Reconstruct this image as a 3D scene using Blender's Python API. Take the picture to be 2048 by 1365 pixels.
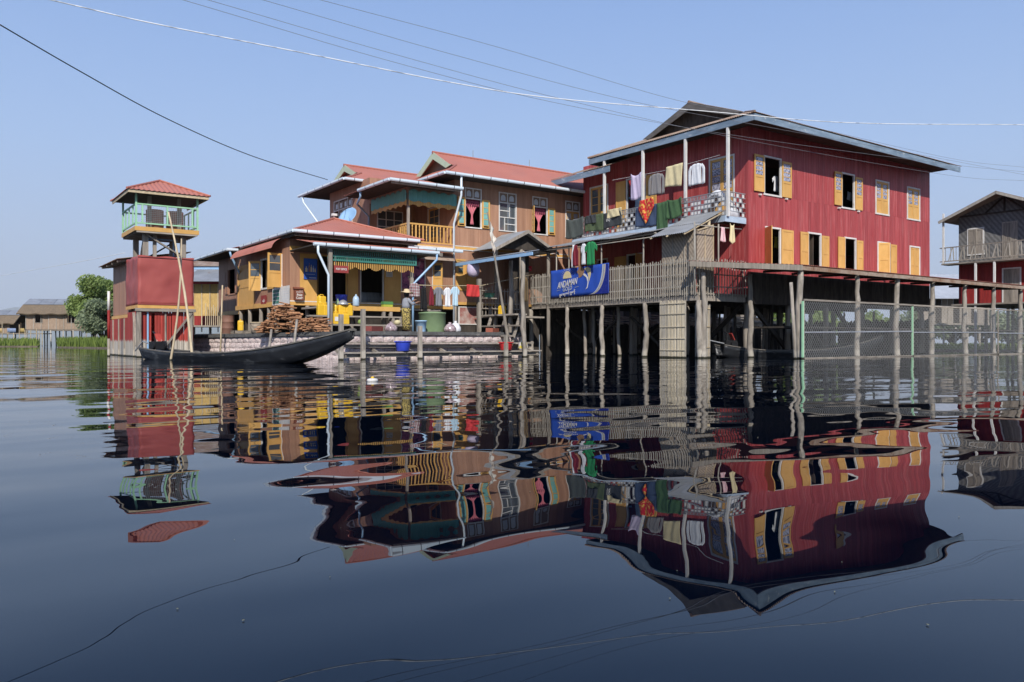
# Stilt houses on a lake: wooden red house, brown post office, water tower, long boat.
# World axes follow the houses: x runs along their long walls, y along their short fronts.
import bpy, math, random
from mathutils import Vector, Matrix
R = random.Random(7)
for o in list(bpy.data.objects):
    bpy.data.objects.remove(o)
scene = bpy.context.scene
COL = scene.collection

# ---------------------------------------------------------------- camera
CAM_H = 0.65
YAW = math.radians(-35.73)
F2 = (-math.sin(YAW), math.cos(YAW))          # forward in plan
R2 = (math.cos(YAW), math.sin(YAW))           # right in plan
FPX = 28.0 / 36.0 * 2048
cam_d = bpy.data.cameras.new('camera')
cam_d.lens = 28.0
cam_d.sensor_width = 36.0
cam_d.clip_end = 60000
cam_d.clip_start = 0.05
cam = bpy.data.objects.new('camera', cam_d)
cam.location = (0, 0, CAM_H)
cam.rotation_euler = (math.radians(90), 0, YAW)
COL.objects.link(cam)
scene.camera = cam

# ---------------------------------------------------------------- sky and sun
to_sun = Vector((-0.69, -1.10, 1.0)).normalized()
world = bpy.data.worlds.new('World')
scene.world = world
world.use_nodes = True
nt = world.node_tree
nt.nodes.clear()
wo = nt.nodes.new('ShaderNodeOutputWorld')
bg = nt.nodes.new('ShaderNodeBackground')
sky = nt.nodes.new('ShaderNodeTexSky')
sky.sky_type = 'NISHITA'
sky.sun_disc = False
sky.sun_elevation = math.asin(to_sun.z)
sky.sun_rotation = math.atan2(to_sun.x, to_sun.y) % (2 * math.pi)
sky.altitude = 900
sky.air_density = 1.0
sky.dust_density = 0.4
sky.ozone_density = 5.0
SKY = 0.12
# dry-season haze: the pale veil thins from the horizon upwards, alike all round
tc = nt.nodes.new('ShaderNodeTexCoord')
sx_ = nt.nodes.new('ShaderNodeSeparateXYZ')
nt.links.new(tc.outputs['Generated'], sx_.inputs[0])
veil = nt.nodes.new('ShaderNodeValToRGB')
ve = veil.color_ramp.elements
ve[0].position, ve[0].color = 0.0, (0.475 / SKY, 0.57 / SKY, 0.73 / SKY, 1)
ve[1].position, ve[1].color = 1.0, (0.08 / SKY, 0.17 / SKY, 0.46 / SKY, 1)
for p_, c_ in ((0.09, (0.435, 0.56, 0.775)), (0.22, (0.375, 0.545, 0.86)), (0.42, (0.27, 0.45, 0.86)), (0.65, (0.15, 0.29, 0.66))):
    e = ve.new(p_)
    e.color = (*[k / SKY for k in c_], 1)
vf = nt.nodes.new('ShaderNodeValToRGB')
fe = vf.color_ramp.elements
fe[0].position, fe[0].color = 0.0, (0.97, 0.97, 0.97, 1)
fe[1].position, fe[1].color = 1.0, (0.6, 0.6, 0.6, 1)
for p_, c_ in ((0.1, 0.95), (0.25, 0.85), (0.42, 0.7)):
    e = fe.new(p_)
    e.color = (c_, c_, c_, 1)
nt.links.new(sx_.outputs[2], veil.inputs[0])
nt.links.new(sx_.outputs[2], vf.inputs[0])
vm = nt.nodes.new('ShaderNodeMix')
vm.data_type = 'RGBA'
nt.links.new(vf.outputs[0], vm.inputs[0])
nt.links.new(sky.outputs[0], vm.inputs[6])
nt.links.new(veil.outputs[0], vm.inputs[7])
nt.links.new(vm.outputs[2], bg.inputs[0])
bg.inputs[1].default_value = SKY
nt.links.new(bg.outputs[0], wo.inputs[0])
sun_d = bpy.data.lights.new('sun', 'SUN')
sun_d.energy = 5.0
sun_d.angle = math.radians(0.5)
sun_d.color = (1.0, 0.95, 0.87)
sun = bpy.data.objects.new('sun', sun_d)
sun.rotation_euler = (-to_sun).to_track_quat('-Z', 'Y').to_euler()
sun.location = (-20, -30, 40)
COL.objects.link(sun)
scene.view_settings.view_transform = 'Standard'
scene.view_settings.look = 'None'
scene.view_settings.gamma = 1
scene.view_settings.exposure = 0.1
scene.view_settings.use_curve_mapping = False

# ---------------------------------------------------------------- pixel helpers (directions only)
def ray(px, py):
    s = (px - 1024) / FPX
    t = (682.5 - py) / FPX
    return Vector((F2[0] + s * R2[0], F2[1] + s * R2[1], t))
def at_d(px, py, d):
    r = ray(px, py) * d
    return Vector((r.x, r.y, r.z + CAM_H))
def on_x(px, py, x):
    r = ray(px, py)
    return at_d(px, py, x / r.x)
def on_y(px, py, y):
    r = ray(px, py)
    return at_d(px, py, y / r.y)
def on_z(px, py, z):
    r = ray(px, py)
    return at_d(px, py, (z - CAM_H) / r.z)

# ---------------------------------------------------------------- mesh helpers
WL = {}
def V(*a):
    return Vector(a)
class MB:
    def __init__(self):
        self.v = []
        self.f = []
    def poly(self, pts):
        n = len(self.v)
        self.v += [tuple(p) for p in pts]
        self.f.append(tuple(range(n, n + len(pts))))
        return self
    def hexa(self, c):
        n = len(self.v)
        self.v += [tuple(p) for p in c]
        for q in ((0, 3, 2, 1), (4, 5, 6, 7), (0, 1, 5, 4), (1, 2, 6, 5), (2, 3, 7, 6), (3, 0, 4, 7)):
            self.f.append(tuple(n + i for i in q))
        return self
    def box(self, x0, x1, y0, y1, z0, z1):
        return self.hexa([(x0, y0, z0), (x1, y0, z0), (x1, y1, z0), (x0, y1, z0),
                          (x0, y0, z1), (x1, y0, z1), (x1, y1, z1), (x0, y1, z1)])
    def beam(self, p, q, w, h=None, up=(0, 0, 1)):
        p, q = Vector(p), Vector(q)
        h = w if h is None else h
        d = (q - p).normalized()
        up = Vector(up)
        if abs(d.dot(up)) > 0.98:
            up = Vector((0, 1, 0)) if abs(d.y) < 0.9 else Vector((1, 0, 0))
        s = d.cross(up).normalized() * (w / 2)
        u = s.cross(d).normalized() * (h / 2)
        return self.hexa([p - s - u, p + s - u, q + s - u, q - s - u, p - s + u, p + s + u, q + s + u, q - s + u])
    def prism(self, pts, off):
        # polygon pts extruded by the vector off
        n = len(self.v)
        k = len(pts)
        off = Vector(off)
        self.v += [tuple(p) for p in pts] + [tuple(Vector(p) + off) for p in pts]
        self.f.append(tuple(range(n + k - 1, n - 1, -1)))
        self.f.append(tuple(range(n + k, n + 2 * k)))
        for i in range(k):
            j = (i + 1) % k
            self.f.append((n + i, n + j, n + k + j, n + k + i))
        return self
    def tube(self, pts, r, n=7, cap=True):
        pts = [Vector(p) for p in pts]
        rs = r if isinstance(r, (list, tuple)) else [r] * len(pts)
        b = len(self.v)
        prev = None
        for i, p in enumerate(pts):
            d = (pts[min(i + 1, len(pts) - 1)] - pts[max(i - 1, 0)]).normalized()
            ref = Vector((0, 0, 1)) if abs(d.z) < 0.9 else Vector((1, 0, 0))
            if prev is not None:
                s = (prev - d * prev.dot(d))
                s = s.normalized() if s.length > 1e-5 else d.cross(ref).normalized()
            else:
                s = d.cross(ref).normalized()
            prev = s
            u = d.cross(s)
            for k in range(n):
                a = 2 * math.pi * k / n
                self.v.append(tuple(p + (s * math.cos(a) + u * math.sin(a)) * rs[i]))
        for i in range(len(pts) - 1):
            for k in range(n):
                k2 = (k + 1) % n
                self.f.append((b + i * n + k, b + i * n + k2, b + (i + 1) * n + k2, b + (i + 1) * n + k))
        if cap:
            self.f.append(tuple(b + k for k in range(n - 1, -1, -1)))
            self.f.append(tuple(b + (len(pts) - 1) * n + k for k in range(n)))
        return self
    def lathe(self, c, prof, n=16, cap=True, sx=1.0, sy=1.0):
        c = Vector(c)
        b = len(self.v)
        for (r, z) in prof:
            for k in range(n):
                a = 2 * math.pi * k / n
                self.v.append((c.x + r * math.cos(a) * sx, c.y + r * math.sin(a) * sy, c.z + z))
        for i in range(len(prof) - 1):
            for k in range(n):
                k2 = (k + 1) % n
                self.f.append((b + i * n + k, b + i * n + k2, b + (i + 1) * n + k2, b + (i + 1) * n + k))
        if cap:
            self.f.append(tuple(b + k for k in range(n - 1, -1, -1)))
            self.f.append(tuple(b + (len(prof) - 1) * n + k for k in range(n)))
        return self
    def grid(self, fn, nu, nv):
        b = len(self.v)
        for j in range(nv + 1):
            for i in range(nu + 1):
                self.v.append(tuple(fn(i / nu, j / nv)))
        for j in range(nv):
            for i in range(nu):
                a = b + j * (nu + 1) + i
                self.f.append((a, a + 1, a + nu + 2, a + nu + 1))
        return self
    def build(self, name, mat, parent=None, smooth=False, local=False, thick=0, label=None, stuff=False):
        lo = [min(p[i] for p in self.v) for i in range(3)]
        hi = [max(p[i] for p in self.v) for i in range(3)]
        c = Vector(((lo[0] + hi[0]) / 2, (lo[1] + hi[1]) / 2, lo[2]))
        me = bpy.data.meshes.new(name)
        me.from_pydata([tuple(Vector(p) - c) for p in self.v], [], self.f)
        me.materials.append(mat)
        if smooth:
            me.polygons.foreach_set('use_smooth', [True] * len(me.polygons))
        me.update()
        o = bpy.data.objects.new(name, me)
        COL.objects.link(o)
        place(o, c, parent, local)
        if thick:
            m = o.modifiers.new('thickness', 'SOLIDIFY')
            m.thickness = thick
            m.offset = 0
        if label:
            o['label'] = label
        if stuff:
            o['kind'] = 'stuff'
        return o
def place(o, c, parent, local=False):
    c = Vector(c)
    if parent is not None:
        o.parent = parent
        o.location = c if local else c - WL[parent.name]
        WL[o.name] = WL[parent.name] + c if local else c
    else:
        o.location = c
        WL[o.name] = c
def inst(src, c, parent, rot=None, scale=None, name=None):
    """another piece that shares its mesh with src, at world position c"""
    o = bpy.data.objects.new(name or src.name.split('.')[0], src.data)
    COL.objects.link(o)
    for m in src.modifiers:
        if m.type == 'SOLIDIFY':
            k = o.modifiers.new(m.name, 'SOLIDIFY')
            k.thickness = m.thickness
            k.offset = 0
    place(o, c, parent)
    if rot:
        o.rotation_euler = rot
    if scale:
        o.scale = scale
    return o
def thing(name, label, cat, loc=(0, 0, 0), rotz=0, group=None):
    o = bpy.data.objects.new(name, None)
    o.empty_display_size = 0.3
    COL.objects.link(o)
    o.location = loc
    o.rotation_euler = (0, 0, rotz)
    WL[o.name] = Vector(loc)
    return tag(o, label, cat, group)
def tag(o, label, cat, group=None):
    o['label'] = label
    o['category'] = cat
    if group:
        o['group'] = group
    return o
def struct(o):
    o['kind'] = 'structure'
    return o
def copy_tree(src, parent=None):
    c = src.copy()
    COL.objects.link(c)
    if parent is not None:
        c.parent = parent
    for ch in [k for k in bpy.data.objects if k.parent == src]:
        copy_tree(ch, c)
    return c
def dup(src, loc, rotz=0.0, label=None, scale=None):
    c = copy_tree(src)
    c.location = loc
    c.rotation_euler = (0, 0, rotz)
    if scale:
        c.scale = (scale, scale, scale)
    if label:
        c['label'] = label
    WL[c.name] = Vector(loc)
    return c

class Wall:
    """a vertical plane: origin, direction along it and outward normal"""
    def __init__(self, O, A, N):
        self.O, self.A, self.N = Vector(O), Vector(A).normalized(), Vector(N).normalized()
    def p(self, a, z, out=0.0):
        q = self.O + self.A * a + self.N * out
        return Vector((q.x, q.y, z))
    def px(self, px, py):
        r = ray(px, py)
        cam0 = Vector((0, 0, CAM_H))
        d = (self.O - cam0).dot(self.N) / r.dot(self.N)
        q = cam0 + r * d
        return (q - self.O).dot(self.A), q.z
    def box(self, mb, a0, a1, z0, z1, o0, o1):
        c = [self.p(a, z, o) for z in (z0, z1) for (a, o) in ((a0, o0), (a1, o0), (a1, o1), (a0, o1))]
        return mb.hexa(c)
    def swing(self, a, ang, right=True):
        """the plane of a leaf hinged at a, opened by ang"""
        q = self.O + self.A * a
        ca, sa = math.cos(ang), math.sin(ang)
        A = self.A * ca + self.N * sa
        N = self.N * ca - self.A * sa
        return Wall((q.x, q.y, 0), A, N)
def facing_y(y, x0=0.0):
    return Wall((x0, y, 0), (1, 0, 0), (0, -1, 0))
def facing_x(x, y0=0.0):
    return Wall((x, y0, 0), (0, 1, 0), (-1, 0, 0))

# ---------------------------------------------------------------- materials
MATS = {}
def paint(name, c1, c2=None, rough=0.65, scale=(3, 3, 3), amt=1.0, spec=0.3, bump=0.0, metal=0.0, pvar=0.07,
          boards=None, bvar=0.12, wear=None, low=None, detail=5.0, lohi=(0.3, 0.7), alpha_noise=None, trans=0.0, bdist=0.01, wet=False):
    """procedural paint: noise between two colours, tint per piece, per board, worn patches, another colour below a height"""
    m = bpy.data.materials.new(name)
    m.use_nodes = True
    n, l = m.node_tree.nodes, m.node_tree.links
    b = n['Principled BSDF']
    b.inputs['Roughness'].default_value = rough
    b.inputs['Specular IOR Level'].default_value = spec
    b.inputs['Metallic'].default_value = metal
    geo = n.new('ShaderNodeNewGeometry')
    mp = n.new('ShaderNodeMapping')
    mp.inputs['Scale'].default_value = scale
    l.new(geo.outputs['Position'], mp.inputs['Vector'])
    oi = n.new('ShaderNodeObjectInfo')
    off = n.new('ShaderNodeVectorMath')
    off.operation = 'MULTIPLY_ADD'
    cmb = n.new('ShaderNodeCombineXYZ')
    for i in range(3):
        l.new(oi.outputs['Random'], cmb.inputs[i])
    off.inputs[1].default_value = (13, 17, 11)
    l.new(cmb.outputs[0], off.inputs[0])
    l.new(mp.outputs[0], off.inputs[2])
    nz = n.new('ShaderNodeTexNoise')
    nz.inputs['Scale'].default_value = 1.0
    nz.inputs['Detail'].default_value = detail
    nz.inputs['Roughness'].default_value = 0.6
    l.new(off.outputs[0], nz.inputs['Vector'])
    rp = n.new('ShaderNodeValToRGB')
    c2 = c2 or tuple(x * 0.7 for x in c1)
    rp.color_ramp.elements[0].position = lohi[0]
    rp.color_ramp.elements[1].position = lohi[1]
    rp.color_ramp.elements[0].color = (*c2, 1)
    rp.color_ramp.elements[1].color = (*c1, 1)
    l.new(nz.outputs['Fac'], rp.inputs['Fac'])
    col = rp.outputs[0]
    def mix(fac, a, bb):
        x = n.new('ShaderNodeMix')
        x.data_type = 'RGBA'
        if hasattr(fac, 'links'):
            l.new(fac, x.inputs[0])
        else:
            x.inputs[0].default_value = fac
        for s, i in ((a, 6), (bb, 7)):
            if hasattr(s, 'links'):
                l.new(s, x.inputs[i])
            else:
                x.inputs[i].default_value = (*s, 1)
        return x.outputs[2]
    def math_(op, a, bb, cc=None):
        x = n.new('ShaderNodeMath')
        x.operation = op
        for i, s in enumerate((a, bb, cc)):
            if s is None:
                continue
            if hasattr(s, 'links'):
                l.new(s, x.inputs[i])
            else:
                x.inputs[i].default_value = s
        return x.outputs[0]
    sep = n.new('ShaderNodeSeparateXYZ')
    l.new(geo.outputs['Position'], sep.inputs[0])
    if wear:
        # (colour, noise scale, threshold): chipped or stained patches
        nw = n.new('ShaderNodeTexNoise')
        mw = n.new('ShaderNodeMapping')
        mw.inputs['Scale'].default_value = wear[1]
        l.new(geo.outputs['Position'], mw.inputs['Vector'])
        l.new(mw.outputs[0], nw.inputs['Vector'])
        nw.inputs['Scale'].default_value = 1.0
        nw.inputs['Detail'].default_value = 8
        nw.inputs['Roughness'].default_value = 0.7
        rw = n.new('ShaderNodeMapRange')
        rw.inputs[1].default_value = wear[2]
        rw.inputs[2].default_value = wear[2] + (wear[3] if len(wear) > 3 else 0.06)
        l.new(nw.outputs['Fac'], rw.inputs[0])
        col = mix(rw.outputs[0], col, wear[0])
    if low:
        # (colour, height, softness): bare or bleached wood below a height
        h = math_('MULTIPLY_ADD', nz.outputs['Fac'], low[2] * 2, sep.outputs[2])
        rl = n.new('ShaderNodeMapRange')
        rl.inputs[1].default_value = low[1] + low[2]
        rl.inputs[2].default_value = low[1] + low[2] + 0.08
        l.new(h, rl.inputs[0])
        col = mix(rl.outputs[0], mix(nz.outputs['Fac'], tuple(x * 0.75 for x in low[0]), low[0]), col)
    if wet:
        # algae-dark wet wood just above the lake
        hw_ = math_('MULTIPLY_ADD', nz.outputs['Fac'], -0.06, sep.outputs[2])
        rw_ = n.new('ShaderNodeMapRange')
        rw_.inputs[1].default_value = 0.01
        rw_.inputs[2].default_value = 0.045
        l.new(hw_, rw_.inputs[0])
        col = mix(rw_.outputs[0], (0.035, 0.034, 0.022), col)
    val = math_('MULTIPLY_ADD', oi.outputs['Random'], 2 * pvar, 1.0 - pvar)
    if boards:
        # (axis, width): tint and seam for boards too narrow to build one by one
        q = math_('MULTIPLY', sep.outputs[boards[0]], 1.0 / boards[1])
        fl = math_('FLOOR', q, None)
        wn = n.new('ShaderNodeTexWhiteNoise')
        wn.noise_dimensions = '1D'
        l.new(fl, wn.inputs['W'])
        bv = math_('MULTIPLY_ADD', wn.outputs['Value'], 2 * bvar, 1.0 - bvar)
        val = math_('MULTIPLY', val, bv)
    hs = n.new('ShaderNodeHueSaturation')
    l.new(col, hs.inputs['Color'])
    l.new(val, hs.inputs['Value'])
    l.new(hs.outputs[0], b.inputs['Base Color'])
    if trans:
        b.inputs['Subsurface Weight'].default_value = 0
    if bump:
        bp = n.new('ShaderNodeBump')
        bp.inputs['Strength'].default_value = bump
        bp.inputs['Distance'].default_value = bdist
        l.new(nz.outputs['Fac'], bp.inputs['Height'])
        l.new(bp.outputs[0], b.inputs['Normal'])
    MATS[name] = m
    return m
def plain(name, c, rough=0.6, metal=0.0, spec=0.3):
    return paint(name, c, tuple(x * 0.85 for x in c), rough=rough, metal=metal, spec=spec, scale=(6, 6, 6), pvar=0.03)

M = {}
M['red'] = paint('red_board_paint', (0.43, 0.085, 0.085), (0.29, 0.038, 0.04), rough=0.5, scale=(9, 9, 0.5), pvar=0.13,
                 wear=((0.54, 0.22, 0.21), (11, 11, 0.6), 0.53, 0.25), spec=0.35)
M['red2'] = paint('red_plank_paint', (0.36, 0.035, 0.03), (0.2, 0.02, 0.02), scale=(8, 8, 0.8), pvar=0.15)
M['yellow'] = paint('ochre_paint', (0.68, 0.40, 0.13), (0.57, 0.32, 0.09), rough=0.5, scale=(3, 3, 1.5), pvar=0.05,
                    wear=((0.42, 0.24, 0.09), (7, 7, 2.5), 0.66, 0.1))
M['white'] = paint('white_trim_paint', (0.74, 0.73, 0.71), (0.56, 0.54, 0.51), scale=(6, 6, 2), pvar=0.05,
                   wear=((0.36, 0.32, 0.27), (8, 8, 3), 0.62, 0.1))
M['bluefascia'] = paint('faded_blue_board', (0.25, 0.33, 0.42), (0.12, 0.17, 0.23), scale=(1.2, 1.2, 6), pvar=0.08,
                        wear=((0.45, 0.47, 0.48), (4, 4, 8), 0.58, 0.1))
M['bluepaint'] = paint('pale_blue_board', (0.52, 0.62, 0.74), (0.35, 0.44, 0.55), scale=(2, 2, 5), pvar=0.05)
M['gutter'] = paint('white_gutter_plastic', (0.72, 0.80, 0.86), (0.62, 0.73, 0.82), rough=0.35, scale=(1, 1, 1), pvar=0.03, spec=0.5)
M['pipeblue'] = paint('blue_pipe_plastic', (0.30, 0.48, 0.70), (0.25, 0.42, 0.63), rough=0.35, pvar=0.03, spec=0.5)
M['joint'] = plain('dark_rubber', (0.03, 0.035, 0.05))
M['wood'] = paint('weathered_wood', (0.36, 0.315, 0.265), (0.19, 0.165, 0.14), scale=(14, 14, 1.4), rough=0.85, bump=0.5, pvar=0.18, wet=True)
M['woodh'] = paint('weathered_plank', (0.37, 0.325, 0.275), (0.18, 0.155, 0.13), scale=(2.2, 2.2, 18), rough=0.85, bump=0.5, pvar=0.2)
M['post'] = paint('bleached_post_wood', (0.40, 0.355, 0.30), (0.18, 0.155, 0.13), scale=(10, 10, 1.6), rough=0.9, bump=0.8, pvar=0.15,
                  low=((0.50, 0.45, 0.38), 0.25, 0.2), wet=True)
M['oldgrey'] = paint('old_grey_wood', (0.15, 0.14, 0.135), (0.08, 0.075, 0.07), scale=(3, 3, 9), rough=0.9)
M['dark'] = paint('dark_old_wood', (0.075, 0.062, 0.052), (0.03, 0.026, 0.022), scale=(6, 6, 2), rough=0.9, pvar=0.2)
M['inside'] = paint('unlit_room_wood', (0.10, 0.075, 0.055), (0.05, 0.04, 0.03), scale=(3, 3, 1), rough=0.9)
M['bamboo'] = paint('dry_bamboo', (0.56, 0.46, 0.31), (0.36, 0.28, 0.18), scale=(6, 6, 2), rough=0.6, pvar=0.2, wet=True)
M['greybamboo'] = paint('grey_bamboo', (0.45, 0.41, 0.35), (0.27, 0.245, 0.21), scale=(9, 9, 2), rough=0.75, pvar=0.22, wet=True)
M['brown'] = paint('brown_board_paint', (0.43, 0.245, 0.16), (0.34, 0.18, 0.115), rough=0.6, scale=(7, 7, 0.5), pvar=0.05,
                   boards=(0, 0.13), bvar=0.10)
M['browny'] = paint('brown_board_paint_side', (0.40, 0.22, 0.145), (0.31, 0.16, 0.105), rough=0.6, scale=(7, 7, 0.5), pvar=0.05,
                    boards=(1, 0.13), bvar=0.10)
M['tin'] = paint('grey_corrugated_iron', (0.46, 0.47, 0.48), (0.32, 0.33, 0.34), rough=0.45, metal=0.55, scale=(1.2, 1.2, 3), pvar=0.06,
                 wear=((0.30, 0.18, 0.11), (1.6, 1.6, 2.5), 0.60, 0.12))
M['rusttin'] = paint('rusty_corrugated_iron', (0.40, 0.33, 0.27), (0.24, 0.14, 0.09), rough=0.7, metal=0.2, scale=(1.5, 1.5, 2), pvar=0.08,
                     wear=((0.16, 0.075, 0.045), (2.5, 2.5, 4), 0.54, 0.15))
M['redroof'] = paint('terracotta_painted_metal', (0.46, 0.175, 0.125), (0.40, 0.145, 0.105), rough=0.5, scale=(0.8, 0.8, 0.8), pvar=0.04,
                     wear=((0.35, 0.155, 0.12), (0.9, 0.9, 1.6), 0.5, 0.3))
M['green'] = paint('mint_green_paint', (0.36, 0.62, 0.40), (0.28, 0.52, 0.33), pvar=0.05, rough=0.5, wet=True)
M['teal'] = paint('teal_paint', (0.06, 0.22, 0.18), (0.045, 0.17, 0.14), pvar=0.08, rough=0.5)
M['teal2'] = paint('light_teal_paint', (0.16, 0.42, 0.38), (0.12, 0.34, 0.31), pvar=0.06, rough=0.5)
M['palegreen'] = paint('pale_green_paint', (0.50, 0.58, 0.44), (0.42, 0.50, 0.37), pvar=0.05)
M['glass'] = paint('window_glass', (0.10, 0.12, 0.14), (0.07, 0.085, 0.10), rough=0.06, spec=0.8, pvar=0.2)
M['frosted'] = paint('frosted_pane', (0.55, 0.58, 0.60), (0.45, 0.48, 0.52), rough=0.3, spec=0.5)
M['lilacpane'] = paint('patterned_pane', (0.46, 0.46, 0.56), (0.07, 0.075, 0.12), rough=0.2, spec=0.6, scale=(22, 22, 14), lohi=(0.42, 0.55))
M['black'] = plain('black_rubber', (0.015, 0.015, 0.017))
# ---------------------------------------------------------------- water
wm = bpy.data.materials.new('lake_water')
wm.use_nodes = True
n, l = wm.node_tree.nodes, wm.node_tree.links
b = n['Principled BSDF']
b.inputs['Base Color'].default_value = (0.0002, 0.0022, 0.0075, 1)
b.inputs['Roughness'].default_value = 0.0
b.inputs['IOR'].default_value = 1.333
b.inputs['Specular IOR Level'].default_value = 0.40
b.inputs['Specular Tint'].default_value = (0.35, 0.8, 1.0, 1)
geo = n.new('ShaderNodeNewGeometry')
def wave(rot, scale, detail, amp, rough=0.5):
    mp = n.new('ShaderNodeMapping')
    mp.inputs['Rotation'].default_value = (0, 0, rot)
    mp.inputs['Scale'].default_value = scale
    l.new(geo.outputs['Position'], mp.inputs['Vector'])
    z = n.new('ShaderNodeTexNoise')
    z.inputs['Scale'].default_value = 1
    z.inputs['Detail'].default_value = detail
    z.inputs['Roughness'].default_value = rough
    l.new(mp.outputs[0], z.inputs['Vector'])
    m = n.new('ShaderNodeMath')
    m.operation = 'MULTIPLY'
    m.inputs[1].default_value = amp
    l.new(z.outputs['Fac'], m.inputs[0])
    return m.outputs[0], z
def madd(a, c, op='ADD'):
    m = n.new('ShaderNodeMath')
    m.operation = op
    l.new(a, m.inputs[0])
    l.new(c, m.inputs[1])
    return m.outputs[0]
rotw = -YAW
h1, _ = wave(rotw, (0.28, 0.62, 1), 1.0, 0.036)
h2, _ = wave(rotw + 0.25, (0.85, 1.45, 1), 1.0, 0.0095)
h3, _ = wave(rotw - 0.2, (1.8, 5.0, 1), 1.0, 0.00035)
# patches of wind ripple
_, zm = wave(rotw, (0.05, 0.11, 1), 2.0, 1.0)
mr = n.new('ShaderNodeMapRange')
mr.inputs[1].default_value = 0.47
mr.inputs[2].default_value = 0.62
l.new(zm.outputs['Fac'], mr.inputs[0])
h4, _ = wave(rotw + 0.1, (3.0, 11.0, 1), 2.0, 0.0016)
h4 = madd(h4, mr.outputs[0], 'MULTIPLY')
hh = madd(madd(h1, h2), madd(h3, h4))
bp = n.new('ShaderNodeBump')
bp.inputs['Strength'].default_value = 1.0
bp.inputs['Distance'].default_value = 1.0
l.new(hh, bp.inputs['Height'])
l.new(bp.outputs[0], b.inputs['Normal'])
mb = MB()
mb.grid(lambda u, v: (-20000 + 40000 * u, -20000 + 40000 * v, 0), 20, 20)
water = struct(mb.build('water', wm))

# ---------------------------------------------------------------- shared builders
def boards(wall, a0, a1, z0, z1, openings, w, mat, parent, backing, name='board', thick=0.03, joined=False, jname='cladding'):
    """vertical boards cut round the openings; each its own piece, or one joined mesh"""
    cuts = {a0, a1}
    k = a0 + w
    while k < a1 - 0.3 * w:
        cuts.add(k)
        k += w
    edges = [e for op in openings for e in op[:2]]
    cuts = [c for c in cuts if all(abs(c - e) > 0.05 for e in edges) or c in (a0, a1)]
    cuts = sorted(set(cuts + [e for e in edges if a0 < e < a1]))
    mb = MB()
    bk = MB()
    for i in range(len(cuts) - 1):
        c0, c1 = cuts[i], cuts[i + 1]
        mid = (c0 + c1) / 2
        segs = [(z0, z1)]
        for (o0, o1, oz0, oz1) in openings:
            if o0 < mid < o1:
                ns = []
                for (s0, s1) in segs:
                    if oz0 > s0:
                        ns.append((s0, min(s1, oz0)))
                    if oz1 < s1:
                        ns.append((max(s0, oz1), s1))
                segs = [s for s in ns if s[1] - s[0] > 0.01]
        out = R.uniform(0, 0.006)
        for (s0, s1) in segs:
            if joined:
                wall.box(mb, c0 + 0.003, c1 - 0.003, s0, s1, -thick + out, out)
            else:
                m2 = MB()
                wall.box(m2, c0 + 0.004, c1 - 0.004, s0, s1, -thick + out, out)
                m2.build(name, mat, parent)
            wall.box(bk, c0, c1, s0, s1, -thick - 0.05, -thick - 0.01)
    if joined:
        mb.build(jname, mat, parent, stuff=True)
    bk.build('wall_frame', backing, parent)
def frame(wall, a0, a1, z0, z1, parent, mat, w=0.07, out=0.03, name='window_frame', bottom=True):
    mb = MB()
    wall.box(mb, a0 - w, a0, z0, z1, -0.08, out)
    wall.box(mb, a1, a1 + w, z0, z1, -0.08, out)
    wall.box(mb, a0 - w, a1 + w, z1, z1 + w, -0.08, out + 0.003)
    if bottom:
        wall.box(mb, a0 - w - 0.02, a1 + w + 0.02, z0 - w, z0, -0.08, out + 0.012)
    return mb.build(name, mat, parent)
def leaf(wall, a0, a1, z0, z1, parent, mat, out=0.02, rows=0, panemat=None, name='shutter', split=0.5, cols=1, th=0.035):
    """a panelled leaf: slab, stiles and rails proud of it, panes in the upper part"""
    mb = MB()
    st = min(0.075, 0.2 * (a1 - a0))
    zs = z0 + (z1 - z0) * split
    wall.box(mb, a0, a0 + st, z0, z1, out, out + th)
    wall.box(mb, a1 - st, a1, z0, z1, out, out + th)
    for (b0, b1) in ((z0, z0 + 0.1), (zs - 0.05, zs + 0.05), (z1 - 0.09, z1)):
        wall.box(mb, a0 + st, a1 - st, b0, b1, out + 0.001, out + th - 0.001)
    wall.box(mb, a0 + st, a1 - st, z0 + 0.1, zs - 0.05, out + 0.008, out + th - 0.016)
    if not rows:
        wall.box(mb, a0 + st, a1 - st, zs + 0.05, z1 - 0.09, out + 0.008, out + th - 0.016)
    o = mb.build(name, mat, parent)
    if rows:
        h = (z1 - 0.09 - zs - 0.05) / rows
        w = (a1 - a0 - 2 * st) / cols
        bars = MB()
        for r in range(rows):
            for c in range(cols):
                pm = MB()
                wall.box(pm, a0 + st + c * w + 0.01, a0 + st + (c + 1) * w - 0.01, zs + 0.05 + r * h + 0.012, zs + 0.05 + (r + 1) * h - 0.012, out + 0.012, out + 0.02)
                pm.build('pane', panemat or M['glass'], o)
            if r:
                wall.box(bars, a0 + st, a1 - st, zs + 0.05 + r * h - 0.013, zs + 0.05 + r * h + 0.013, out + 0.004, out + th - 0.006)
        for c in range(1, cols):
            wall.box(bars, a0 + st + c * w - 0.012, a0 + st + c * w + 0.012, zs + 0.05, z1 - 0.09, out + 0.004, out + th - 0.005)
        if bars.v:
            bars.build('glazing_bar', mat, o)
    return o
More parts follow.
